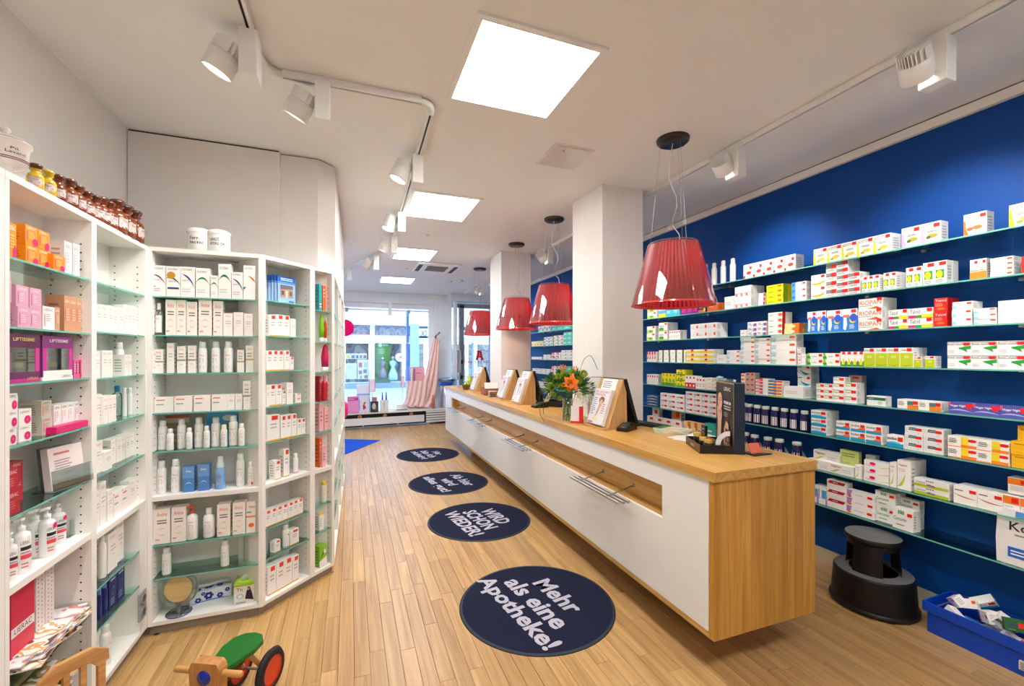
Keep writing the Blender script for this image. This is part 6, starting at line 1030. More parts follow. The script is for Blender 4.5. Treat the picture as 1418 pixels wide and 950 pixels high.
# the 300 wall cartons that show largest stand singly; the tiny far ones are joined
WALLQ.sort(key=lambda q: -q[0] if q[2][1] < 4.6 else 1)
tiny = B()
for i, (_, me, loc, a, lab, grp) in enumerate(WALLQ):
    if i < 300: tag(place('medicine_carton', me, None, loc, a), lab, 'medicine box', grp)
    else:
        M = Matrix.Translation(loc) @ Matrix.Rotation(a, 4, 'Z'); vv = [M @ v.co for v in me.vertices]
        o_ = len(tiny.v); tiny.v += [tuple(v) for v in vv]
        ix = [tiny.mi(m) for m in me.materials]
        for p in me.polygons: tiny.f.append([q+o_ for q in p.vertices]); tiny.m.append(ix[p.material_index]); tiny.smooth.append(False)
o = tiny.obj('small_far_cartons'); tag(o, 'small far cartons on the wall shelves, mostly seen between the pillars', 'cartons', kind='stuff')
# goods standing behind the front cartons: joined, as only their edges show
bk = B()
for me, loc, a in DEEP:
    M = Matrix.Translation(loc) @ Matrix.Rotation(a, 4, 'Z')
    bk.add([M @ v.co for v in list(me.vertices)[:8]], [list(p.vertices) for p in list(me.polygons)[:6]], me.materials[0])
o = bk.obj('cartons_behind'); tag(o, 'rows of cartons standing behind the front ones on the shelves', 'cartons', kind='stuff')
# ================================================================ ON THE COUNTER
M_OAKB = wood('oak_board', (.84, .68, .45), (.72, .53, .30), 2, 1, .4)
MAGI = [('r', .04, .04, .96, .96, (.90, .91, .94)), ('t', 'MEIN APOTHEKEN', .06, .88, .94, .94, (.82, .15, .25)), ('t', 'MAGAZIN', .06, .80, .70, .87, (.82, .15, .25)), ('l', .08, .25, .35, .75, 9, (.6, .62, .7)), ('p', [(.42, .18), (.55, .30), (.68, .62), (.72, .74), (.52, .74), (.5, .55)], (.86, .66, .55)), ('e', .60, .68, .16, .10, (.62, .38, .22)), ('e', .60, .63, .09, .07, (.90, .73, .64)), ('l', .72, .3, .92, .6, 5, (.75, .6, .6)), ('r', .30, .12, .62, .18, (.95, .90, .50)), ('r', .1, .03, .4, .06, (.8, .25, .3))]
def easel(y, label, rz=-90, w=.29, x=1.705, mon=True, lab2=None, mlab=None):
    t = thing('brochure_stand', label, 'stand', (x, y, CZ+.0005), rad(rz), 'oak stands with magazines on the counter')
    lean = Matrix.Rotation(rad(-19), 4, 'X'); H_ = .375
    B().box(-w/2, 0, .012, w/2, .015, H_, M_OAKB, xf=lean).obj('front_board', t, bevel=.002)
    for s in (-1, 1):
        xx = s*(w/2-.012)-.006; b = B(); vs = [(.012, .0), (.165, .0), (.155, .355), (.130, .355)]
        b.prism(vs, xx, xx+.012, M_OAKB, xf=Matrix(((0, 0, 1, 0), (1, 0, 0, 0), (0, 1, 0, 0), (0, 0, 0, 1)))); b.obj('side_board', t)
    B().box(-w/2, -.038, 0, w/2, .02, .012, M_OAKB).obj('ledge', t)
    s = thing('magazine_stack', lab2, 'magazines', (x, y, CZ+.0005), rad(rz), 'magazine stacks in the oak stands')
    b = B(); b.box(-.115, -.030, .016, .095, -.003, .285, paint((.88, .88, .90), .35), xf=lean); prints(b, MAGI, .21, .269, lambda u, v, e: lean @ Vector((-.115+u, -.0304-e, .016+v))); b.obj('magazine_cover', s)
    b = B(); b.box(-.095, -.004, .24, .095, -.001, .372, paint(WH, .3), xf=lean); prints(b, [('l', .1, .45, .9, .9, 4, (.6, .6, .65))], .19, .13, lambda u, v, e: lean @ Vector((-.095+u, -.0044-e, .24+v))); b.obj('back_card', s)
    if mon:
        m = thing('monitor', mlab, 'monitor', (x+.27, y, CZ+.0005), rad(rz), 'black screens behind the oak stands'); ln = Matrix.Translation((0, -.02, 0)) @ Matrix.Rotation(rad(17), 4, 'X')
        B().box(-w/2-.01, -.012, .03, w/2+.01, .014, .375, M_BLACK, xf=ln).obj('screen', m, bevel=.006)
        b = B(); b.box(-.07, -.05, 0, .07, .06, .012, M_BLACK); b.box(-.03, -.01, .01, .03, .035, .16, M_DARK, xf=Matrix.Rotation(rad(8), 4, 'X')); b.obj('foot', m)
easel(2.775, 'large oak magazine stand nearest the camera on the counter', lab2='magazine pile in the nearest oak stand', mlab='black screen behind the nearest oak stand')
easel(4.42, 'second oak magazine stand, right one of the middle pair', lab2='magazine pile in the right middle oak stand', mlab='black screen behind the right middle oak stand')
easel(4.95, 'third oak magazine stand, left one of the middle pair', lab2='magazine pile in the left middle oak stand', mlab='black screen behind the left middle oak stand')
easel(6.23, 'farthest oak magazine stand by the small fruit basket', lab2='magazine pile in the farthest oak stand', mlab='black screen behind the farthest oak stand')
def terminal(x, y, rz, label):
    t = thing('card_terminal', label, 'card terminal', (x, y, CZ+.0005), rad(rz), 'black card terminals')
    b = B(); pf = [(0, 0), (.16, 0), (.16, .042), (.10, .050), (.0, .022)]
    b.prism([(p[0]-.08, p[1]) for p in pf], -.038, .038, M_BLACK, xf=Matrix(((0, 0, 1, 0), (1, 0, 0, 0), (0, 1, 0, 0), (0, 0, 0, 1)))); b.obj('body', t, bevel=.005)
    k = B()
    for i in range(4):
        for j in range(3): c = ((.5, .5, .52), (.45, .45, .48), (.45, .45, .48))[j] if i else ((.85, .2, .15), (.9, .75, .2), (.2, .7, .35))[j]; yy = -.065+i*.017; zz = .022+(yy+.08)*.28; k.box(-.026+j*.019, yy, zz+.001, -.012+j*.019, yy+.011, zz+.004, paint(c, .4))
    k.obj('keypad', t); B().box(-.025, .010, .0475, .025, .045, .051, paint((.35, .42, .38), .2), xf=Matrix.Rotation(rad(3), 4, 'X')).obj('display', t)
terminal(1.83, 2.585, -62, 'black card terminal beside the nearest oak stand'); terminal(1.80, 4.02, -80, 'black card terminal left of the flowers')
b = B(); b.box(-.09, -.08, 0, .09, .08, .05, M_DARK); b.box(-.07, -.07, .05, .07, .03, .08, M_BLACK); b.tube([(-.05, -.07, .075), (.0, -.09, .085), (.05, -.07, .075)], .012, M_BLACK, 8); o = b.obj('receipt_printer', None, (2.02, 4.05, CZ+.0005), rad(-60), .008); tag(o, 'black receipt printer behind card terminal, left of the vase', 'printer')
# keyboard, booklets, paper
t = thing('keyboard', 'black keyboard behind the nearest screen', 'keyboard', (2.11, 2.72, CZ+.0005), rad(-80)); B().box(-.17, -.065, 0, .17, .065, .014, M_DARK).obj('base', t, bevel=.003)
k = B()
for i in range(12):
    for j in range(4): k.box(-.155+i*.026, -.052+j*.026, .014, -.133+i*.026, -.030+j*.026, .019, M_BLACK)
o = k.obj('keys', t); tag(o, kind='stuff')
for i in range(4):
    rz = rad(-70+i*7); t = thing('booklet', ('top', 'second', 'third', 'lowest')[i]+' green and white booklet of the small pile on the counter', 'booklet', (2.075, 2.405, CZ+.0005+(3-i)*.007), rz, 'booklets on the counter')
    b = B(); b.box(-.105, -.075, 0, .105, .075, .0065, paint((.88, .90, .82), .4)); prints(b, [('r', .0, .0, .28, 1, (.20, .50, .12)), ('r', .34, .2, .75, .8, (.93, .80, .70)), ('l', .78, .2, .95, .8, 3, (.6, .7, .5))], .21, .15, lambda u, v, e: (-.105+u, -.075+v, .0066+e)); b.obj('cover', t)
b = B(); b.box(-.15, -.105, 0, .15, .105, .0008, paint((.96, .93, .93), .6)); o = b.obj('paper_sheet', None, (2.08, 2.20, CZ+.0005), rad(12)); tag(o, 'white sheet of paper lying before the cosmetic display', 'paper'); b = B(); b.box(-.14, -.10, 0, .14, .10, .0008, paint((.95, .93, .94), .6)); o = b.obj('paper_sheet', None, (2.06, 2.17, CZ+.0015), rad(28)); tag(o, 'second white sheet fanned over the first on the counter', 'paper')
# cosmetic display stand
ang = math.degrees(math.atan2(-.89, -.46)); ux = Vector((-.459, -.889, 0)); P1 = Vector((1.918, 1.752, 0)); org = P1-ux*.27
t = thing('cosmetic_display', 'black cosmetic counter display with portrait poster and tray', 'display', (org.x, org.y, CZ+.0005), rad(ang))
PB = paint((.13, .10, .09), .35); w, h = .27, .378
b = B(); b.box(0, 0, 0, w, .055, h, paint((.06, .14, .22), .25)); skn = (.86, .70, .60)
prints(b, [('r', 0, 0, 1, 1, (.20, .17, .16)), ('r', 0, .985, 1, 1, (.72, .60, .32)), ('r', .985, 0, 1, 1, (.80, .68, .36)), ('p', [(.02, .25), (.02, .74), (.12, .86), (.30, .88), (.44, .80), (.50, .60), (.46, .40), (.42, .20)], (.10, .07, .06)),
 ('e', .24, .70, .135, .135, skn), ('e', .235, .62, .10, .08, skn), ('e', .17, .72, .032, .009, (.25, .17, .14)), ('e', .31, .72, .032, .009, (.25, .17, .14)), ('p', [(.12, .745), (.21, .752), (.21, .757), (.12, .753)], (.3, .2, .15)), ('p', [(.26, .752), (.36, .745), (.36, .753), (.26, .758)], (.3, .2, .15)), ('p', [(.235, .71), (.25, .71), (.265, .655), (.22, .655)], (.80, .62, .52)),
 ('p', [(.17, .60), (.37, .585), (.40, .50), (.36, .42), (.32, .12), (.34, .0), (.10, .0), (.12, .12), (.14, .40), (.10, .50)], (.83, .66, .56)), ('e', .13, .575, .026, .05, skn), ('e', .19, .595, .024, .05, skn), ('e', .25, .60, .024, .05, skn), ('e', .31, .595, .024, .045, skn), ('e', .30, .55, .03, .02, (.62, .30, .28)),
 ('p', [(.50, .0), (.54, .32), (.66, .44), (.78, .40), (.80, .2), (.78, .0)], (.78, .62, .52)), ('p', [(.60, .05), (.92, .02), (.90, .30), (.62, .33)], (.16, .13, .12))]
 +[('r', .64+.09*i, .07+.08*j, .70+.09*i, .13+.08*j, ((.80, .62, .45), (.55, .35, .25))[(i+j) % 2]) for i in range(3) for j in range(3)]
 +[('t', 'LIERAC', .58, .88, .93, .935, (.95, .93, .9), .015), ('t', 'PREMIUM', .58, .685, .95, .73, WH, .02), ('l', .58, .60, .95, .67, 2, (.8, .78, .75)), ('l', .58, .50, .85, .57, 3, (.6, .57, .55))], w, h, lambda u, v, e: (u, -.0003-e, v)); b.obj('poster_board', t)
b = B(); d = .175; b.box(0, -d, 0, w, 0, .006, PB); b.box(0, -d, .006, .004, 0, .045, PB); b.box(w-.004, -d, .006, w, 0, .045, M_BLACK); b.box(.004, -d, .006, w-.004, -d+.004, .045, paint((.24, .19, .13), .3)); prints(b, [('t', 'LIERAC', .38, .35, .62, .65, (.9, .88, .8), .02)], w, .045, lambda u, v, e: (u, -d-.0003-e, v)); b.box(.004, -.06, .006, w-.004, -.003, .03, PB); b.obj('tray', t)
b = B(); pts = [(cos(a)*.075, sin(a)*.075) for a in [pi/2+i*pi/24 for i in range(13)]]+[(cos(a)*.05, sin(a)*.05) for a in [pi-i*pi/24 for i in range(13)]]
b.prism(pts, 0, .004, paint((.90, .90, .93), .15), xf=Matrix.Translation((w-.025, -.012, .045)) @ Matrix(((0, 0, 1, 0), (1, 0, 0, 0), (0, 1, 0, 0), (0, 0, 0, 1)))); b.obj('white_arc', t)
for i, (x, y, r, hh, l) in enumerate(((.065, -.12, .030, .06, 'black jar with gold lid at front of the cosmetic display tray'), (.15, -.115, .028, .05, 'second black jar with gold lid in the cosmetic display tray'), (.215, -.11, .028, .05, 'third black jar in the cosmetic display tray'))):
    v = Vector((x, y)); q_ = Matrix.Rotation(rad(ang), 2) @ v; j = thing('cosmetic_jar', l, 'jar', (org.x+q_.x, org.y+q_.y, CZ+.0075), rad(ang), 'jars in the cosmetic display')
    b = B(); b.lathe([(0, 0), (r, 0), (r, hh*.8), (r*.9, hh*.85)], M_BLACK, 24); prints(b, [('t', 'PREMIUM', .3, .4, .7, .6, (.85, .75, .45))], 2.4*r, hh*.8, lambda u, v_, e: ((r+e)*sin((u-1.2*r)/r), -(r+e)*cos((u-1.2*r)/r), v_)); b.obj('body', j); B().lathe([(r*.98, hh*.85), (r*.98, hh*1.25), (r*.9, hh*1.3), (0, hh*1.3)], paint((.85, .70, .38), .18, .9), 24).obj('lid', j)
q_ = Matrix.Rotation(rad(ang), 2) @ Vector((-.06, -.05)); b = B(); b.box(-.018, -.008, 0, .018, .008, .10, paint((.12, .13, .15), .3)); prints(b, [('t', 'LIERAC', .15, .75, .85, .88, (.8, .8, .8))], .036, .1, lambda u, v, e: (-.018+u, -.0083-e, v)); o = b.obj('dark_carton', None, (org.x+q_.x, org.y+q_.y, CZ+.0005), rad(ang+20)); tag(o, 'slim dark carton standing left of the cosmetic poster', 'carton')
b = B(); b.prism([(0, 0), (.13, .0), (.02, .10)], 0, .006, M_BLACK); o = b.obj('flyer_holder', None, (P1.x+.06, P1.y-.07, CZ+.0005), 0); tag(o, 'low black stand right of the cosmetic poster near counter corner', 'stand'); b = B(); b.box(-.04, -.003, 0, .04, .0, .055, paint((.90, .45, .35), .4), xf=Matrix.Rotation(rad(-30), 4, 'X')); o = b.obj('flyer', None, (P1.x+.11, P1.y-.045, CZ+.009), rad(0)); tag(o, 'small salmon red flyer leaning on the low black stand', 'flyer')
# striped cartons before the flowers
for i, (x, y, c, rz, l) in enumerate(((on_z(799, 585, CZ).x, on_z(799, 585, CZ).y, RED, -35, 'red and white striped carton standing before the flowers'), (on_z(822, 577, CZ).x, on_z(822, 577, CZ).y, DK, -35, 'black and white striped carton behind the red striped one'))):
    b = B(); b.box(-.045, -.035, 0, .045, .035, .13, paint((.92, .90, .92), .35)); prints(b, [('r', .0, .0, 1, .12, c), ('r', .72, 0, 1, 1, c)], .09, .13, lambda u, v, e: (-.045+u, -.0352-e, v)); prints(b, [('r', 0, 0, 1, 1, c)], .07, .13, lambda u, v, e: (.0452+e, -.035+u, v)); o = b.obj('striped_carton', None, (x, y, CZ+.0005), rad(rz)); tag(o, l, 'carton')
# vase and bouquet
_p = on_z(786, 581, CZ); VX, VY = _p.x, _p.y
v_ = B(); v_.lathe([(0, .002), (.038, .002), (.040, .01), (.042, .17), (.040, .172), (.038, .17), (.036, .02), (0, .018)], M_CLEAR, 28); o = v_.obj('glass_vase', None, (VX, VY, CZ)); tag(o, 'clear cylindrical glass vase holding the bouquet on the counter', 'vase')
B().lathe([(0, .022), (.035, .022), (.035, .12), (0, .12)], glass('water', (.90, .96, .95), .3), 20).obj('water', o)
fl = thing('flower_bouquet', 'bouquet with orange lily, lime blooms and grass loops in glass vase', 'flowers', (VX, VY, CZ+.0))
rr = random.Random(4); GL = paint((.26, .48, .14), .5); GD = paint((.16, .36, .12), .5); GLI = paint((.62, .72, .18), .6)
M_LILY = paint((.96, .48, .06), .45); M_CRM = paint((.93, .92, .68), .5)
b = B()
for k in range(12):
    a = rr.uniform(0, 6.28); r = rr.uniform(.04, .13); b.tube([(.02*cos(a+3), .02*sin(a+3), .02), (0, 0, .17), (r*cos(a), r*sin(a), rr.uniform(.22, .34))], .0022, GL, 5)
b.obj('stems', fl)
b = B()
for k in range(760):
    a = rr.uniform(0, 6.28); el = rr.uniform(-.3, 1.2); R_ = .175*rr.uniform(.5, 1); c = Vector((R_*cos(a)*cos(el)*1.15, R_*sin(a)*cos(el)*1.15, .25+R_*.85*sin(el))); d = Vector((cos(a)*cos(el), sin(a)*cos(el), sin(el)+.2)).normalized(); s = d.cross(Vector((rr.uniform(-1, 1), rr.uniform(-1, 1), 1))).normalized(); ln = rr.uniform(.025, .055); wd = ln*.26
    b.add([c, c+d*ln*.5+s*wd, c+d*ln, c+d*ln*.5-s*wd], [(0, 1, 2), (0, 2, 3)], GL if k % 3 else GD)
o = b.obj('foliage', fl); tag(o, kind='stuff')
b = B()   # feathery asparagus fern at the right
for k in range(900):
    p = Vector((rr.gauss(.10, .04), rr.gauss(-.13, .04), rr.gauss(.22, .05))); d = Vector((rr.uniform(-1, 1), rr.uniform(-1, 1), rr.uniform(-1, 1))).normalized()*.012; e = Vector((d.y, -d.x, 0)).normalized()*.0008; b.add([p-d-e, p-d+e, p+d], [(0, 1, 2)], paint((.35, .50, .22), .6))
o = b.obj('fern', fl); tag(o, kind='stuff')
tocam = Vector((-VX, -VY, .2)).normalized(); sx = Vector((VY, -VX, 0)).normalized()   # sx: to the right as seen
def blob(name, c, r, m, n=34, label=None):
    b = B(); 
    for k in range(n):
        z = 1-2*(k+.5)/n; a = k*2.4; q = Vector((math.sqrt(1-z*z)*cos(a), math.sqrt(1-z*z)*sin(a), z)); t1 = q.cross(Vector((.3, .2, 1))).normalized(); t2 = q.cross(t1)
        p = c+q*r*.8; b.add([c+q*r*.3, p+t1*r*.28, p+q*r*.28, p-t1*r*.28, p+t2*r*.28, p-t2*r*.28], [(0, 1, 2), (0, 2, 3), (0, 4, 2), (0, 2, 5)], m)
    b.obj(name, fl)
def at(dx, dz, f=.10): return sx*dx*1.25+tocam*f*1.25+Vector((0, 0, .12+(dz-.12)*1.22))
for dx, dz, r in ((-.105, .245, .026), (-.06, .31, .022), (-.035, .245, .024), (.0, .235, .026), (.065, .285, .026), (.10, .33, .024), (-.085, .19, .016), (-.05, .17, .016), (.03, .34, .02), (-.02, .33, .02)): blob('green_chrysanthemum', at(dx, dz, .10), r*1.4, GLI)
for dx, dz in ((.045, .22), (.06, .20), (.075, .18), (-.115, .19), (-.125, .17), (-.10, .205)): blob('cream_blossom', at(dx, dz, .10), .018, M_CRM, 14)
for dx, dz in ((-.03, .35), (-.02, .37), (-.035, .375), (.05, .365), (-.08, .29)): blob('orange_bud', at(dx, dz, .06), .023, paint((.93, .60, .30), .5), 12)
b = B(); c = at(.02, .27, .13)
for k in range(6):
    a = k*pi/3+.3; d = (sx*cos(a)+Vector((0, 0, 1))*sin(a)); s = d.cross(tocam).normalized(); L_ = .082 if k % 2 else .072
    vs = []; 
    for i in range(6):
        q = i/5; wd = .021*sin(pi*min(q*.95+.05, 1)); ctr = c+d*L_*q+tocam*(.018*sin(pi*q*.9)-.012*q*q); vs += [ctr-s*wd+tocam*.003, ctr, ctr+s*wd+tocam*.003]
    b.add(vs, [(3*i+j, 3*i+j+1, 3*i+j+4, 3*i+j+3) for i in range(5) for j in range(2)], M_LILY, True)
b.obj('orange_lily', fl); b = B()
for k in range(5): a = k*1.25; b.tube([c, c+(sx*cos(a)+Vector((0, 0, 1))*sin(a))*.012+tocam*.028], .0012, paint((.75, .45, .1), .5), 4)
b.obj('stamens', fl)
for pts in (((0, .17), (-.06, .36), (-.075, .44), (-.11, .44)), ((.05, .25), (.10, .43), (.15, .46), (.19, .36)), ((.0, .16), (-.12, .26), (-.185, .20), (-.18, .05), (-.15, .012)), ((.04, .2), (.14, .31), (.21, .31), (.24, .30)), ((0, .16), (-.10, .22), (-.16, .15), (-.155, .06))):
    P_ = []; n_ = 14
    for i in range(n_+1):
        t_ = i/n_*(len(pts)-1); k = min(int(t_), len(pts)-2); f = t_-k; p0, p1 = pts[k], pts[k+1]; P_.append(at(p0[0]+(p1[0]-p0[0])*f, p0[1]+(p1[1]-p0[1])*f, .06))
    for _ in range(2): P_ = [P_[0]]+[(P_[i-1]+P_[i]*2+P_[i+1])/4 for i in range(1, len(P_)-1)]+[P_[-1]]
    B().tube(P_, .0022, GD, 5).obj('grass_blade', fl)
b = B()
for dx in (-.02, .0, .02): b.tube([at(dx+.03, .20, .05), at(dx, .10, .09), at(dx-.01, .0-.0+.01, .07)], [.004, .006, .002], GL, 5)
b.obj('hanging_blade', fl)
# far end of the counter
t = thing('fruit_basket', 'small wicker basket of green apples at far end of counter', 'basket', (1.70, 6.49, CZ+.0005)); b = B(); b.lathe([(0, 0), (.075, 0), (.095, .07), (.098, .075), (.09, .07), (.07, .006), (0, .006)], wood('wicker', (.62, .42, .22), (.38, .24, .12), 0, 3, .7), 24); b.obj('wicker_bowl', t)
rr = random.Random(2)
for i, (dx, dy, dz) in enumerate(((-.04, 0, .08), (.03, .03, .08), (0, -.04, .085), (.04, -.03, .08), (0, .01, .115))):
    b = B(); b.lathe([(0, -.026), (.02, -.024), (.031, -.004), (.028, .018), (.014, .026), (0, .022)], paint((.68, .80, .25), .3), 14); o = b.obj('green_apple', None, (1.70+dx, 6.49+dy, CZ+dz)); tag(o, 'green apple in the wicker basket, '+('left', 'rear', 'front', 'right', 'topmost')[i], 'apple', 'green apples in the basket')
t = thing('leaflet_box', 'open wicker box with white cards near far end of counter', 'box', (1.78, 5.57, CZ+.0005), rad(-4)); b = B()
WK = wood('woven_box', (.66, .42, .26), (.48, .28, .15), 0, 3, .7)
for a in ((-.12, -.12, .12, -.11), (-.12, .11, .12, .12), (-.12, -.11, -.11, .11), (.11, -.11, .12, .11)): b.box(a[0], a[1], .004, a[2], a[3], .09, WK)
b.box(-.12, -.12, 0, .12, .12, .004, WK); b.obj('woven_tray', t); B().box(-.09, -.06, .01, .09, -.035, .15, paint(WH, .5), xf=Matrix.Rotation(rad(-28), 4, 'X')).obj('card_pack', t)
b = B()
for a in (0, .004): b.box(-.05, -.05, a*0, .05, .05, .003, M_CLEAR)
b.box(-.05, -.05, .003, -.047, .05, .07, M_CLEAR); b.box(.047, -.05, .003, .05, .05, .07, M_CLEAR); b.box(-.05, -.05, .07, .05, .05, .073, paint((.93, .95, .95), .2)); o = b.obj('acrylic_stand', None, (1.70, 5.26, CZ+.0005), rad(-5)); tag(o, 'small clear acrylic riser on counter right of wicker box', 'riser')
for k in range(3): B().lathe([(0, .004), (.012, .004), (.014, .012), (.012, .02), (0, .02)], M_STEEL, 10, (-.025+k*.025, 0, 0)).obj('sample_tin', o)
b = B(); b.box(-.06, -.02, 0, .06, .02, .002, M_STEEL); o = b.obj('pen_tray', None, (1.62, 5.85, CZ+.0005)); tag(o, 'flat metal pen tray at counter edge before wicker box', 'tray')
for px, l, c in ((647, 'pale yellow carton behind the fruit basket', (.88, .88, .50)), (689, 'small blue and white carton at far right of counter', (.30, .35, .60))):
    p = on_z(px, 540, CZ); o = B().box(-.05, -.03, 0, .05, .03, .20 if px < 660 else .17, paint(c, .4)).obj('carton', None, (p.x+.10, min(p.y+.2, 7.35), CZ+.0005), rad(-70)); tag(o, l, 'carton')

# ================================================================ STOOL, CRATE, TOYS
t = thing('step_stool', 'round black two-step rolling stool by the blue wall', 'stool', (2.955, 1.69, 0), rad(200)); SB = paint((.035, .03, .035), .45, 0, .4, .3); SG = paint((.42, .42, .43), .6, 0, .4, .5)
B().lathe([(.205, .008), (.215, .012), (.215, .030), (.205, .034)], paint((.09, .085, .09), .35), 48).obj('base_ring', t)
b = B(); b.lathe([(.205, .03), (.194, .195), (.192, .206), (.186, .212)], SB, 48); b.obj('lower_drum', t)
b = B(); b.lathe([(.186, .212), (.115, .212)], SG, 48)
for k in range(5): b.lathe([(.180-k*.010, .212), (.178-k*.010, .2145), (.176-k*.010, .212)], SG, 48)
b.obj('lower_step', t)
b = B(); seg = 48; H0, H1 = .205, .405; vs = []; op = []
for k in range(seg+1):
    a = 2*pi*k/seg; 
    for r, z in ((.134, H0), (.130, .26), (.124, .36), (.120, H1)): vs.append((r*cos(a), r*sin(a), z))
fs = []
for k in range(seg):
    a = (k+.5)/seg*360
    for j in range(3):
        if j in (0, 1) and (any(abs((a-c+180) % 360-180) < 24 for c in (55, 175, 295))): continue
        fs.append((k*4+j, k*4+4+j, k*4+5+j, k*4+1+j))
b.add(vs, fs, SB, True); b.obj('upper_drum', t)
b = B(); b.lathe([(0, .385), (.128, .385), (.138, .395), (.140, .412), (.134, .420)], SB, 48); b.lathe([(.134, .420), (0, .420)], SG, 48)
for k in range(9):
    r = .125-k*.012; b.lathe([(r, .420), (r-.002, .4225), (r-.004, .420)], SG, 48)
b.obj('top_step', t)
# crate with returned medicine
t = thing('storage_crate', 'blue plastic crate full of loose cartons on floor by the wall', 'crate', (2.925, .80, 0)); CB = paint((.0, .27, .76), .35, 0, .5); L_, Wd, Hh = .635, .27, .165
b = B(); b.box(.015, .015, 0, Wd-.015, L_-.015, .006, CB)
for a in ((.015, .015, .021, L_-.015), (Wd-.021, .015, Wd-.015, L_-.015), (.021, .015, Wd-.021, .021), (.021, L_-.021, Wd-.021, L_-.015)): b.box(a[0], a[1], .006, a[2], a[3], Hh-.05, CB)
for a in ((0, 0, .008, L_), (Wd-.008, 0, Wd, L_), (.008, 0, Wd-.008, .008), (.008, L_-.008, Wd-.008, L_)): b.box(a[0], a[1], Hh-.052, a[2], a[3], Hh, CB)
b.obj('crate_body', t, bevel=.002)
b = B(); b.box(-.001, .17, .035, .0145, .27, .075, paint((.88, .86, .82), .4), xf=Matrix.Translation((.0135-.015, 0, 0)) @ Matrix.Identity(4)); prints(b, [('l', .05, .05, .95, .95, 6, (.3, .25, .22))], .1, .04, lambda u, v, e: (-.0032-e+.0005, .27-u, .035+v)); b.obj('barcode_label', t, (.0035, 0, 0))
rr = random.Random(31)
CS = ['plain', 'whsk', 'mulb', 'imo', 'lil', 'grb', 'grs', 'cad', 'lef', 'tagw', 'bep', 'wr']
CD = ['at far left corner', 'tilted near far end', 'propped against wall side', 'white cube near far middle', 'upright in the middle', 'beneath the middle cube', 'large and tilted, centre', 'deep green one', 'at near front side', 'flat near the rim', 'close to picture edge', 'low between others', 'resting at wall side', 'last at near end', 'under the green one', 'second near the rim']
k = 0
for i in range(16):
    s = CS[i % 12]; yy = .60-.037*i+rr.uniform(-.01, .01); xx = .135+rr.uniform(-.065, .06); w, h, d = rr.uniform(.07, .10), rr.uniform(.04, .06), rr.uniform(.04, .055)
    me = box_mesh(w, h, d, ST[s][1] if i != 7 else (.12, .38, .14), ST[s][3], None); o = place('loose_carton', me, None, (2.925+xx, .80+yy, .105+rr.uniform(0, .05)), 0); o.rotation_euler = (rr.uniform(-.6, .6), rr.uniform(-.6, .6), rr.uniform(-2.4, -.6)); tag(o, 'loose %s in the blue crate, %s' % (' '.join(ST[s][0].split()[:4]) if i != 7 else 'carton', CD[i]), 'carton', 'loose cartons in the blue crate')
b = B()
for i in range(10): b.box(-.045, -.03, -.02, .045, .03, .02, paint(rr.choice((WH, WH, SK, (.9, .85, .8))), .4), xf=Matrix.Translation((2.925+.135+rr.uniform(-.05, .05), .86+i*.053, .075)) @ Matrix.Rotation(rr.uniform(0, 3), 4, 'Z') @ Matrix.Rotation(rr.uniform(-.4, .4), 4, 'X'))
o = b.obj('carton_filling'); tag(o, 'lower layer of loose cartons filling the blue crate', 'cartons', kind='stuff')
# wooden trike
TW = wood('beech', (.82, .60, .36), (.66, .43, .20), 2, 1, .4); TW2 = paint((.42, .22, .12), .5); TM = paint((.82, .60, .36), .4)
t = thing('toy_trike', 'small wooden toy trike with green seat and blue button', 'toy', (-.52, 2.0, 0), math.atan2(.9, .45))   # local +x runs back from the front piece
b = B(); pf = [(-.058, .05), (.058, .05), (.064, .285), (.052, .31), (-.052, .31), (-.064, .285)]
b.prism(pf, -.022, .022, TW, xf=Matrix(((0, 0, 1, 0), (1, 0, 0, 0), (0, 1, 0, 0), (0, 0, 0, 1)))); b.obj('front_piece', t, bevel=.012, seg=3)
B().lathe([(.028, 0), (.026, .004), (0, .010)], paint((.05, .18, .65), .3), 24, xf=Matrix.Translation((-.022, 0, .255)) @ Matrix.Rotation(-pi/2, 4, 'Y')).obj('blue_button', t)
for s in (-1, 1): B().tube([(.0, s*.05, .265), (.0, s*.135, .265), (.0, s*.142, .265)], [.012, .012, .009], TM, 12).obj('handlebar', t)
seat = [(.03, -.035), (.09, -.055), (.16, -.075), (.22, -.07), (.255, -.04), (.265, 0), (.255, .04), (.22, .07), (.16, .075), (.09, .055), (.03, .035)]
B().prism(seat, .232, .250, paint((.02, .42, .12), .35)).obj('green_seat', t, bevel=.006)
b = B(); b.prism([(.02, .225), (.21, .225), (.20, .19), (.03, .16)], -.02, .02, TW2, xf=Matrix(((1, 0, 0, 0), (0, 0, 1, 0), (0, 1, 0, 0), (0, 0, 0, 1)))); b.obj('frame_beam', t)
for s in (-1, 1): B().tube([(.17, s*.03, .225), (.255, s*.055, .095)], .011, TM, 8).obj('rear_strut', t)
B().tube([(.255, -.085, .093), (.255, .085, .093)], .006, M_STEEL, 10).obj('rear_axle', t)
for s in (-1, 1):
    w = B(); X_ = Matrix.Translation((.255, s*.078, .093)) @ Matrix.Rotation(pi/2, 4, 'X'); w.lathe([(.062, -.016), (.082, -.014), (.093, 0), (.082, .014), (.062, .016), (.062, -.016)], paint((.10, .10, .11), .7), 32, xf=X_); wo = w.obj('rubber_tyre', t)
    w = B(); w.lathe([(0, -.010), (.05, -.010), (.062, -.015), (.062, .015), (.05, .010), (0, .010)], paint((.90, .25, .12), .35), 28, xf=X_); w.obj('orange_hub', wo)
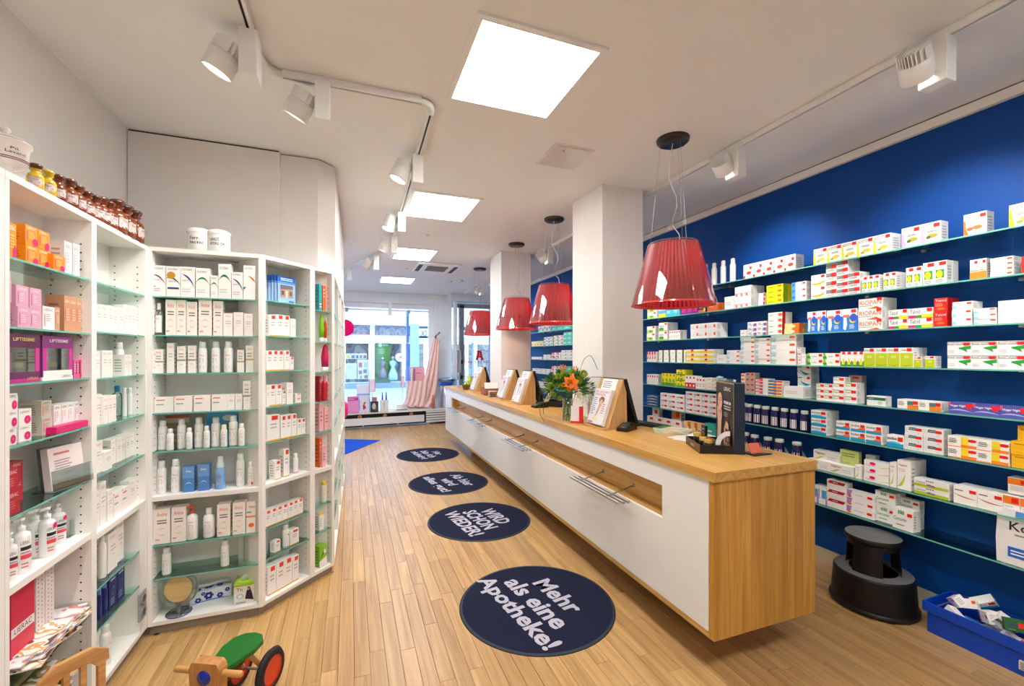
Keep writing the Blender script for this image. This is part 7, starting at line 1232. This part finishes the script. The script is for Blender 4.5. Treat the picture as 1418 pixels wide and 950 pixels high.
w = B(); X_ = Matrix.Translation((0, 0, .075)) @ Matrix.Rotation(pi/2, 4, 'X'); w.lathe([(.05, -.012), (.068, -.010), (.075, 0), (.068, .010), (.05, .012)], paint((.10, .10, .11), .7), 28, xf=X_); w.lathe([(0, -.009), (.05, -.012), (.05, .012), (0, .009)], paint((.90, .25, .12), .35), 28, xf=X_); w.obj('front_wheel', t)
# child's chair
t = thing('child_chair', 'small wooden child chair, only backrest in view at lower left', 'chair', (-.862, 1.862, 0), rad(50)); t.scale = (.8, .8, 1.03); TWH = wood('beech_chair', (.84, .64, .42), (.70, .48, .26), 0, 1, .4)
top = [(-.115, .0), (-.112, .035), (-.06, .062), (.06, .062), (.112, .035), (.115, 0), (.075, -.008), (.05, .016), (.028, .022), (-.028, .022), (-.05, .016), (-.075, -.008)]
XZ = Matrix(((1, 0, 0, 0), (0, 0, 1, 0), (0, 1, 0, 0), (0, 0, 0, 1)))
b = B(); b.prism([(x, y+.42) for x, y in top], -.012, .012, TWH, xf=XZ); b.obj('top_rail', t, bevel=.006)
for x in (-.028, .028): B().box(x-.010, -.009, .25, x+.010, .009, .458, TWH).obj('back_slat', t)
for x in (-.09, .09): B().box(x-.014, -.011, 0, x+.014, .011, .43, TWH).obj('rear_leg', t, bevel=.004)
B().box(-.12, -.24, .235, .12, .005, .255, TWH).obj('seat', t, bevel=.006)
for x in (-.09, .09): B().box(x-.012, -.225, 0, x+.012, -.2, .235, TWH).obj('front_leg', t, bevel=.004)

# ================================================================ SHOP WINDOW DISPLAY
A_, C_ = Vector((-1.66, 9.16, 0)), Vector((2.19, 9.50, 0)); dv = (C_-A_).normalized(); rzp = math.atan2(dv.y, dv.x); LP = (C_-A_).length
t = thing('display_platform', 'low white platform along the shop window with slatted right end', 'platform', A_, rzp); PZ = .33
b = B(); b.prism([(0, 0), (LP, 0), (LP, .37), (0, .70)], PZ-.035, PZ, paint((.95, .95, .96), .35)); b.obj('top_board', t)
uS = on_y(590, 570, 9.46).x; us = (Vector((uS, 9.45, 0))-A_).dot(dv)
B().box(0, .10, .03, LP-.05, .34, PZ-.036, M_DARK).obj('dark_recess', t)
b = B(); b.box(0, .01, .07, us-.04, .03, .215, paint((.93, .93, .95), .4)); b.obj('drawer_front', t)
for i in range(5): B().box(us, .0, .045+i*.052, LP-.02, .02, .080+i*.052, paint((.93, .93, .93), .4)).obj('slat', t)
for u in (1.9, 2.6, 3.3): B().box(u, .03, 0, u+.03, .06, .07, M_STEEL).obj('leg', t)
for i, u in enumerate((1.85, 2.35, 2.9)): B().lathe([(0, 0), (.04, .0), (.045, .03), (.02, .06), (0, .06)], paint((.75, .50, .28), .5), 12, (u, .05, .216)).obj('wooden_knob', t)
def disp(px0, px1, py0, py1, Y, items, base, name, label, cat, depth=.08):
    z0 = PZ+.0005; p = on_y(px0, py1, Y); q = on_y(px1, py0, Y); w = q.x-p.x; h = max(on_y((px0+px1)/2, py0, Y).z-z0, .04)
    b = B(); b.box(0, 0, 0, w, depth, h, paint(base, .45)); prints(b, items, w, h, lambda u, v, e: (u, -e*4, v)); o = b.obj(name, None, (p.x, Y, z0)); tag(o, label, cat); return o
disp(481, 497, 549, 569, 9.30, [('r', .06, .75, .94, .92, (.80, .25, .60)), ('l', .1, .78, .9, .9, 1, (.95, .8, .9))], (.95, .62, .84), 'display_box', 'pink box at left on the window platform', 'box')
disp(498.5, 511, 553, 568, 9.32, [('p', [(.35, .2), (.7, .35), (.5, .6), (.65, .8), (.45, .8), (.3, .5)], (.80, .15, .50))], (.93, .93, .96), 'display_box', 'white box with magenta ribbon picture on window platform', 'box')
disp(513, 524, 556, 568, 9.33, [('e', .45, .55, .25, .3, (.82, .80, .72)), ('e', .7, .3, .15, .15, (.4, .5, .4))], (.16, .20, .18), 'display_box', 'dark picture box on window platform', 'box')
o = disp(526.5, 538, 554, 566, 9.34, [('r', .42, .2, .52, .8, (.75, .60, .35))], (.94, .94, .95), 'display_box', 'white box with golden brush picture on window platform', 'box')
for px in (529.5, 534.8):
    p = on_y(px, 554, 9.38); b = B(); b.lathe([(0, 0), (.016, 0), (.016, .06), (.010, .061), (.010, .16), (0, .162)], paint((.15, .22, .55), .3), 12); b.lathe([(.0165, .07), (.0165, .10), (.0105, .10)], paint((.80, .20, .30), .3), 12); oo = b.obj('lip_care_stick', None, (p.x, 9.38, o.location.z+ (o.bound_box[1][2] if False else .0)+.178)); tag(oo, ('left' if px < 532 else 'right')+' blue and red stick standing on a white window box', 'stick')
    oo.location.z = PZ+.0005+max(on_y(532.2, 554, 9.34).z-PZ-.0005, .04)+.0005
oo = disp(515, 522, 550, 556, 9.38, [('r', .1, .1, .9, .5, (.35, .4, .6))], (.80, .45, .50), 'small_frame', 'small red framed card behind the dark picture box', 'card', .02)
disp(494, 512.5, 533, 556, 9.62, [('r', 0, 0, 1, .45, (.55, .72, .93)), ('r', 0, .6, 1, .66, (.6, .75, .92))], (.93, .95, .98), 'display_box', 'large white and blue box behind, on window platform', 'box', .12)
def stand(px0, px1, py0, py1, Y, label):
    p = on_y((px0+px1)/2, py1, Y); zt_ = on_y((px0+px1)/2, py0, Y).z; w = on_y(px1, py1, Y).x-on_y(px0, py1, Y).x
    t = thing('price_stand', label, 'stand', (p.x, Y, PZ+.0005)); B().lathe([(0, 0), (.05, 0), (.05, .006), (.005, .008), (.005, p.z-PZ)], M_STEEL, 12).obj('pole', t)
    b = B(); b.box(-w/2, -.005, p.z-PZ, w/2, .005, zt_-PZ, paint((.96, .93, .95), .4)); b.box(-w/2, -.006, p.z-PZ, -w/2+.012, -.005, zt_-PZ, paint((.95, .4, .5), .4)); b.box(w/2-.012, -.006, p.z-PZ, w/2, -.005, zt_-PZ, paint((.95, .4, .5), .4)); b.obj('sign_board', t)
stand(511, 519.5, 525, 543, 9.55, 'pink edged white sign on a pole left in window'); stand(555, 559.5, 521, 536, 9.7, 'narrow pink white sign on pole right in window')
# pink draped table and hanging cloth
M_PINK = paint((1, .86, .84), .6)
def cloth(name, label, rows, Y, folds, amp):
    """rows: (py, px_left, px_right); a pleated sheet"""
    n = 40; vs = []
    for k, (py, a, c) in enumerate(rows):
        for i in range(n+1):
            u = i/n; p = on_y(a+(c-a)*u, py, Y+.03*sin(k)); vs.append((p.x, Y+amp*sin(u*folds*2*pi+k*.25)*(.4+.6*k/len(rows)), p.z))
    m = len(rows); N0 = len(vs); vs += [(v[0], v[1]+.008, v[2]) for v in vs]; fs = []
    for off in (0, N0): fs += [(off+k*(n+1)+i, off+k*(n+1)+i+1, off+(k+1)*(n+1)+i+1, off+(k+1)*(n+1)+i) for k in range(m-1) for i in range(n)]
    b = B(); b.add(vs, fs, M_PINK, True); o = b.obj(name); tag(o, label, 'cloth')
cloth('hanging_cloth', 'pale pink cloth hung from upper right of the shop window', [(469, 601, 608), (485, 597, 608), (505, 592, 607.5), (522, 588, 607), (538, 582, 606.5), (550, 578, 605), (560, 570, 600), (563.5, 566, 596)], 9.60, 3, .04)
cloth('table_cloth', 'pale pink cloth draped over the small window table', [(527.5, 566, 592), (535, 565, 591), (545, 563, 590), (555, 561, 589), (562, 557, 588)], 9.55, 4, .025)
p = on_y(579, 528, 9.68); B().box(p.x-.22, 9.68, PZ, p.x+.2, 9.95, p.z-.004, paint((.96, .78, .76), .6)).obj('window_table'); tag(bpy.data.objects['window_table'], 'small pink covered table behind the draped cloth in window', 'table')
q = on_y(570, 527.5, 9.75); q2 = on_y(588, 508, 9.75); zt_ = p.z
b = B(); b.box(q.x, 9.75, zt_, q2.x, 9.83, q2.z, paint((.97, .72, .74), .5)); prints(b, [('l', .35, .5, .9, .62, 1, (.85, .4, .5))], q2.x-q.x, q2.z-zt_, lambda u, v, e: (q.x+u, 9.75-e*4, zt_+v)); o = b.obj('gift_box'); tag(o, 'pink box standing on the draped window table', 'gift box')
for i, px in enumerate((569, 572.5)): p_ = on_y(px, 520, 9.7); o = B().box(p_.x, 9.70, zt_, p_.x+.04, 9.74, zt_+.27, paint(((.93, .90, .95), (.75, .45, .60))[i], .4)).obj('perfume_carton'); tag(o, ('pale', 'mauve')[i]+' slim carton on the draped window table', 'carton')
b = B(); p = on_y(605.5, 468, 9.68)
for k in range(14): a = k*.9; b.lathe([(0, -.02), (.03, 0), (0, .02)], paint((.45, .38, .36), .6), 8, (p.x+.05*cos(a)*(1-k/20), 9.68+.03*sin(a), p.z+.12-k*.03))
o = b.obj('cord_tassel'); tag(o, 'grey brown tassel tying the pink cloth at window edge', 'tassel')
b = B(); b.box(-.11, -.03, 0, .11, .03, .10, M_STEEL, xf=Matrix.Rotation(rad(-25), 4, 'X')); p = on_y(557, 567, 9.38); o = b.obj('metal_plate', None, (p.x, 9.42, PZ+.016)); tag(o, 'small tilted metal plate before the pink cloth', 'plate')
b = B(); rr = random.Random(6)
pts = [(-.35, 0), (-.1, -.06), (.3, -.03), (.42, .06), (.1, .1), (-.2, .06)]; b.prism(pts, 0, .012, M_PINK); o = b.obj('cloth_end', None, (on_y(553, 567, 9.55).x, 9.58, PZ+.0005)); tag(o, 'end of pink cloth lying flat on window platform', 'cloth')
# hanging rosette and pink balloon at the left window edge
M_MAG = paint((.95, .05, .50), .4); p = on_y(478, 454, 9.4); b = B(); R_ = .17
for k in range(40): a = k*pi/20; a2 = (k+1)*pi/20; b.add([(0, -.02, 0), (R_*cos(a), .015*(-1)**k, R_*sin(a)), (R_*cos(a2), -.015*(-1)**k, R_*sin(a2))], [(0, 1, 2)], M_MAG)
b.lathe([(0, -.03), (.03, -.025), (.03, 0)], paint((.75, .02, .35), .4), 12, xf=Matrix.Rotation(pi/2, 4, 'X')); b.tube([(0, 0, R_), (0, 0, CEIL-p.z-.25)], .002, M_TRACK, 4); o = b.obj('paper_rosette', None, (p.x, 9.4, p.z)); tag(o, 'magenta paper rosette hanging at left of the shop window', 'decoration')
P_ = on_y(474.5, 573, 5.75); b = B()
for k in range(5): b.lathe([(0, -.10), (.03, -.06), (.035, .02), (.02, .09), (0, .11)], M_MAG, 12, (.02*k-.04, .01*(k % 2), .012*k))
o = b.obj('fabric_bow', None, (P_.x-.01, 5.72, P_.z)); tag(o, 'magenta paper bow hanging at the end of the left units', 'decoration')
# bin
p = on_y(615, 564, 9.62); z0 = PZ+.0005; zb = on_y(615, 530, 9.62).z; t = thing('waste_bin', 'steel waste bin with blue bag beside the window pier', 'bin', (p.x+.06, 9.665, z0), 0)
hb = zb-z0; b = B(); b.lathe([(0, 0), (.14, 0), (.14, hb*.02), (.135, hb), (.13, hb)], paint((.72, .72, .75), .3, .7), 28); b.obj('bin_body', t); b = B(); b.lathe([(.13, hb), (.16, hb+.02), (.21, hb+.07), (.17, hb+.09), (.08, hb+.12), (0, hb+.10)], glass('blue_film', (.25, .55, .93), .9, .15), 14, flute=.08); b.lathe([(.142, hb-.05), (.150, hb-.03), (.15, hb+.005), (.135, hb+.01)], paint((.10, .40, .85), .3), 28, flute=.02); b.obj('blue_bag', t); b = B(); b.box(-.03, -.145, hb*.45, .07, -.138, hb*.7, paint(WH, .5)); b.obj('paper_note', t)
p = on_y(600.5, 563, 9.5); b = B(); b.lathe([(0, 0), (.035, 0), (.035, .20), (.015, .25), (.015, .30), (0, .30)], paint((.85, .48, .30), .3), 16); o = b.obj('orange_flask', None, (p.x, 9.56, z0)); tag(o, 'orange brown flask at right end of window platform', 'bottle')
p = on_y(603.5, 557, 9.6); b = B(); b.box(-.03, -.03, 0, .03, .03, .38, paint((.93, .93, .96), .4)); o = b.obj('white_post', None, (p.x+.03, 9.7, z0)); tag(o, 'slim white column between orange flask and bin', 'column')
dup = {k: v for k, v in USED.items() if len(v) > 1}
print('DUP LABELS', len(dup), list(dup.items())[:12]); print('LONG', [k for k in USED if not 4 <= len(k.split()) <= 16][:20]); print('BOXES', NBOX, 'OBJ', len(bpy.data.objects))
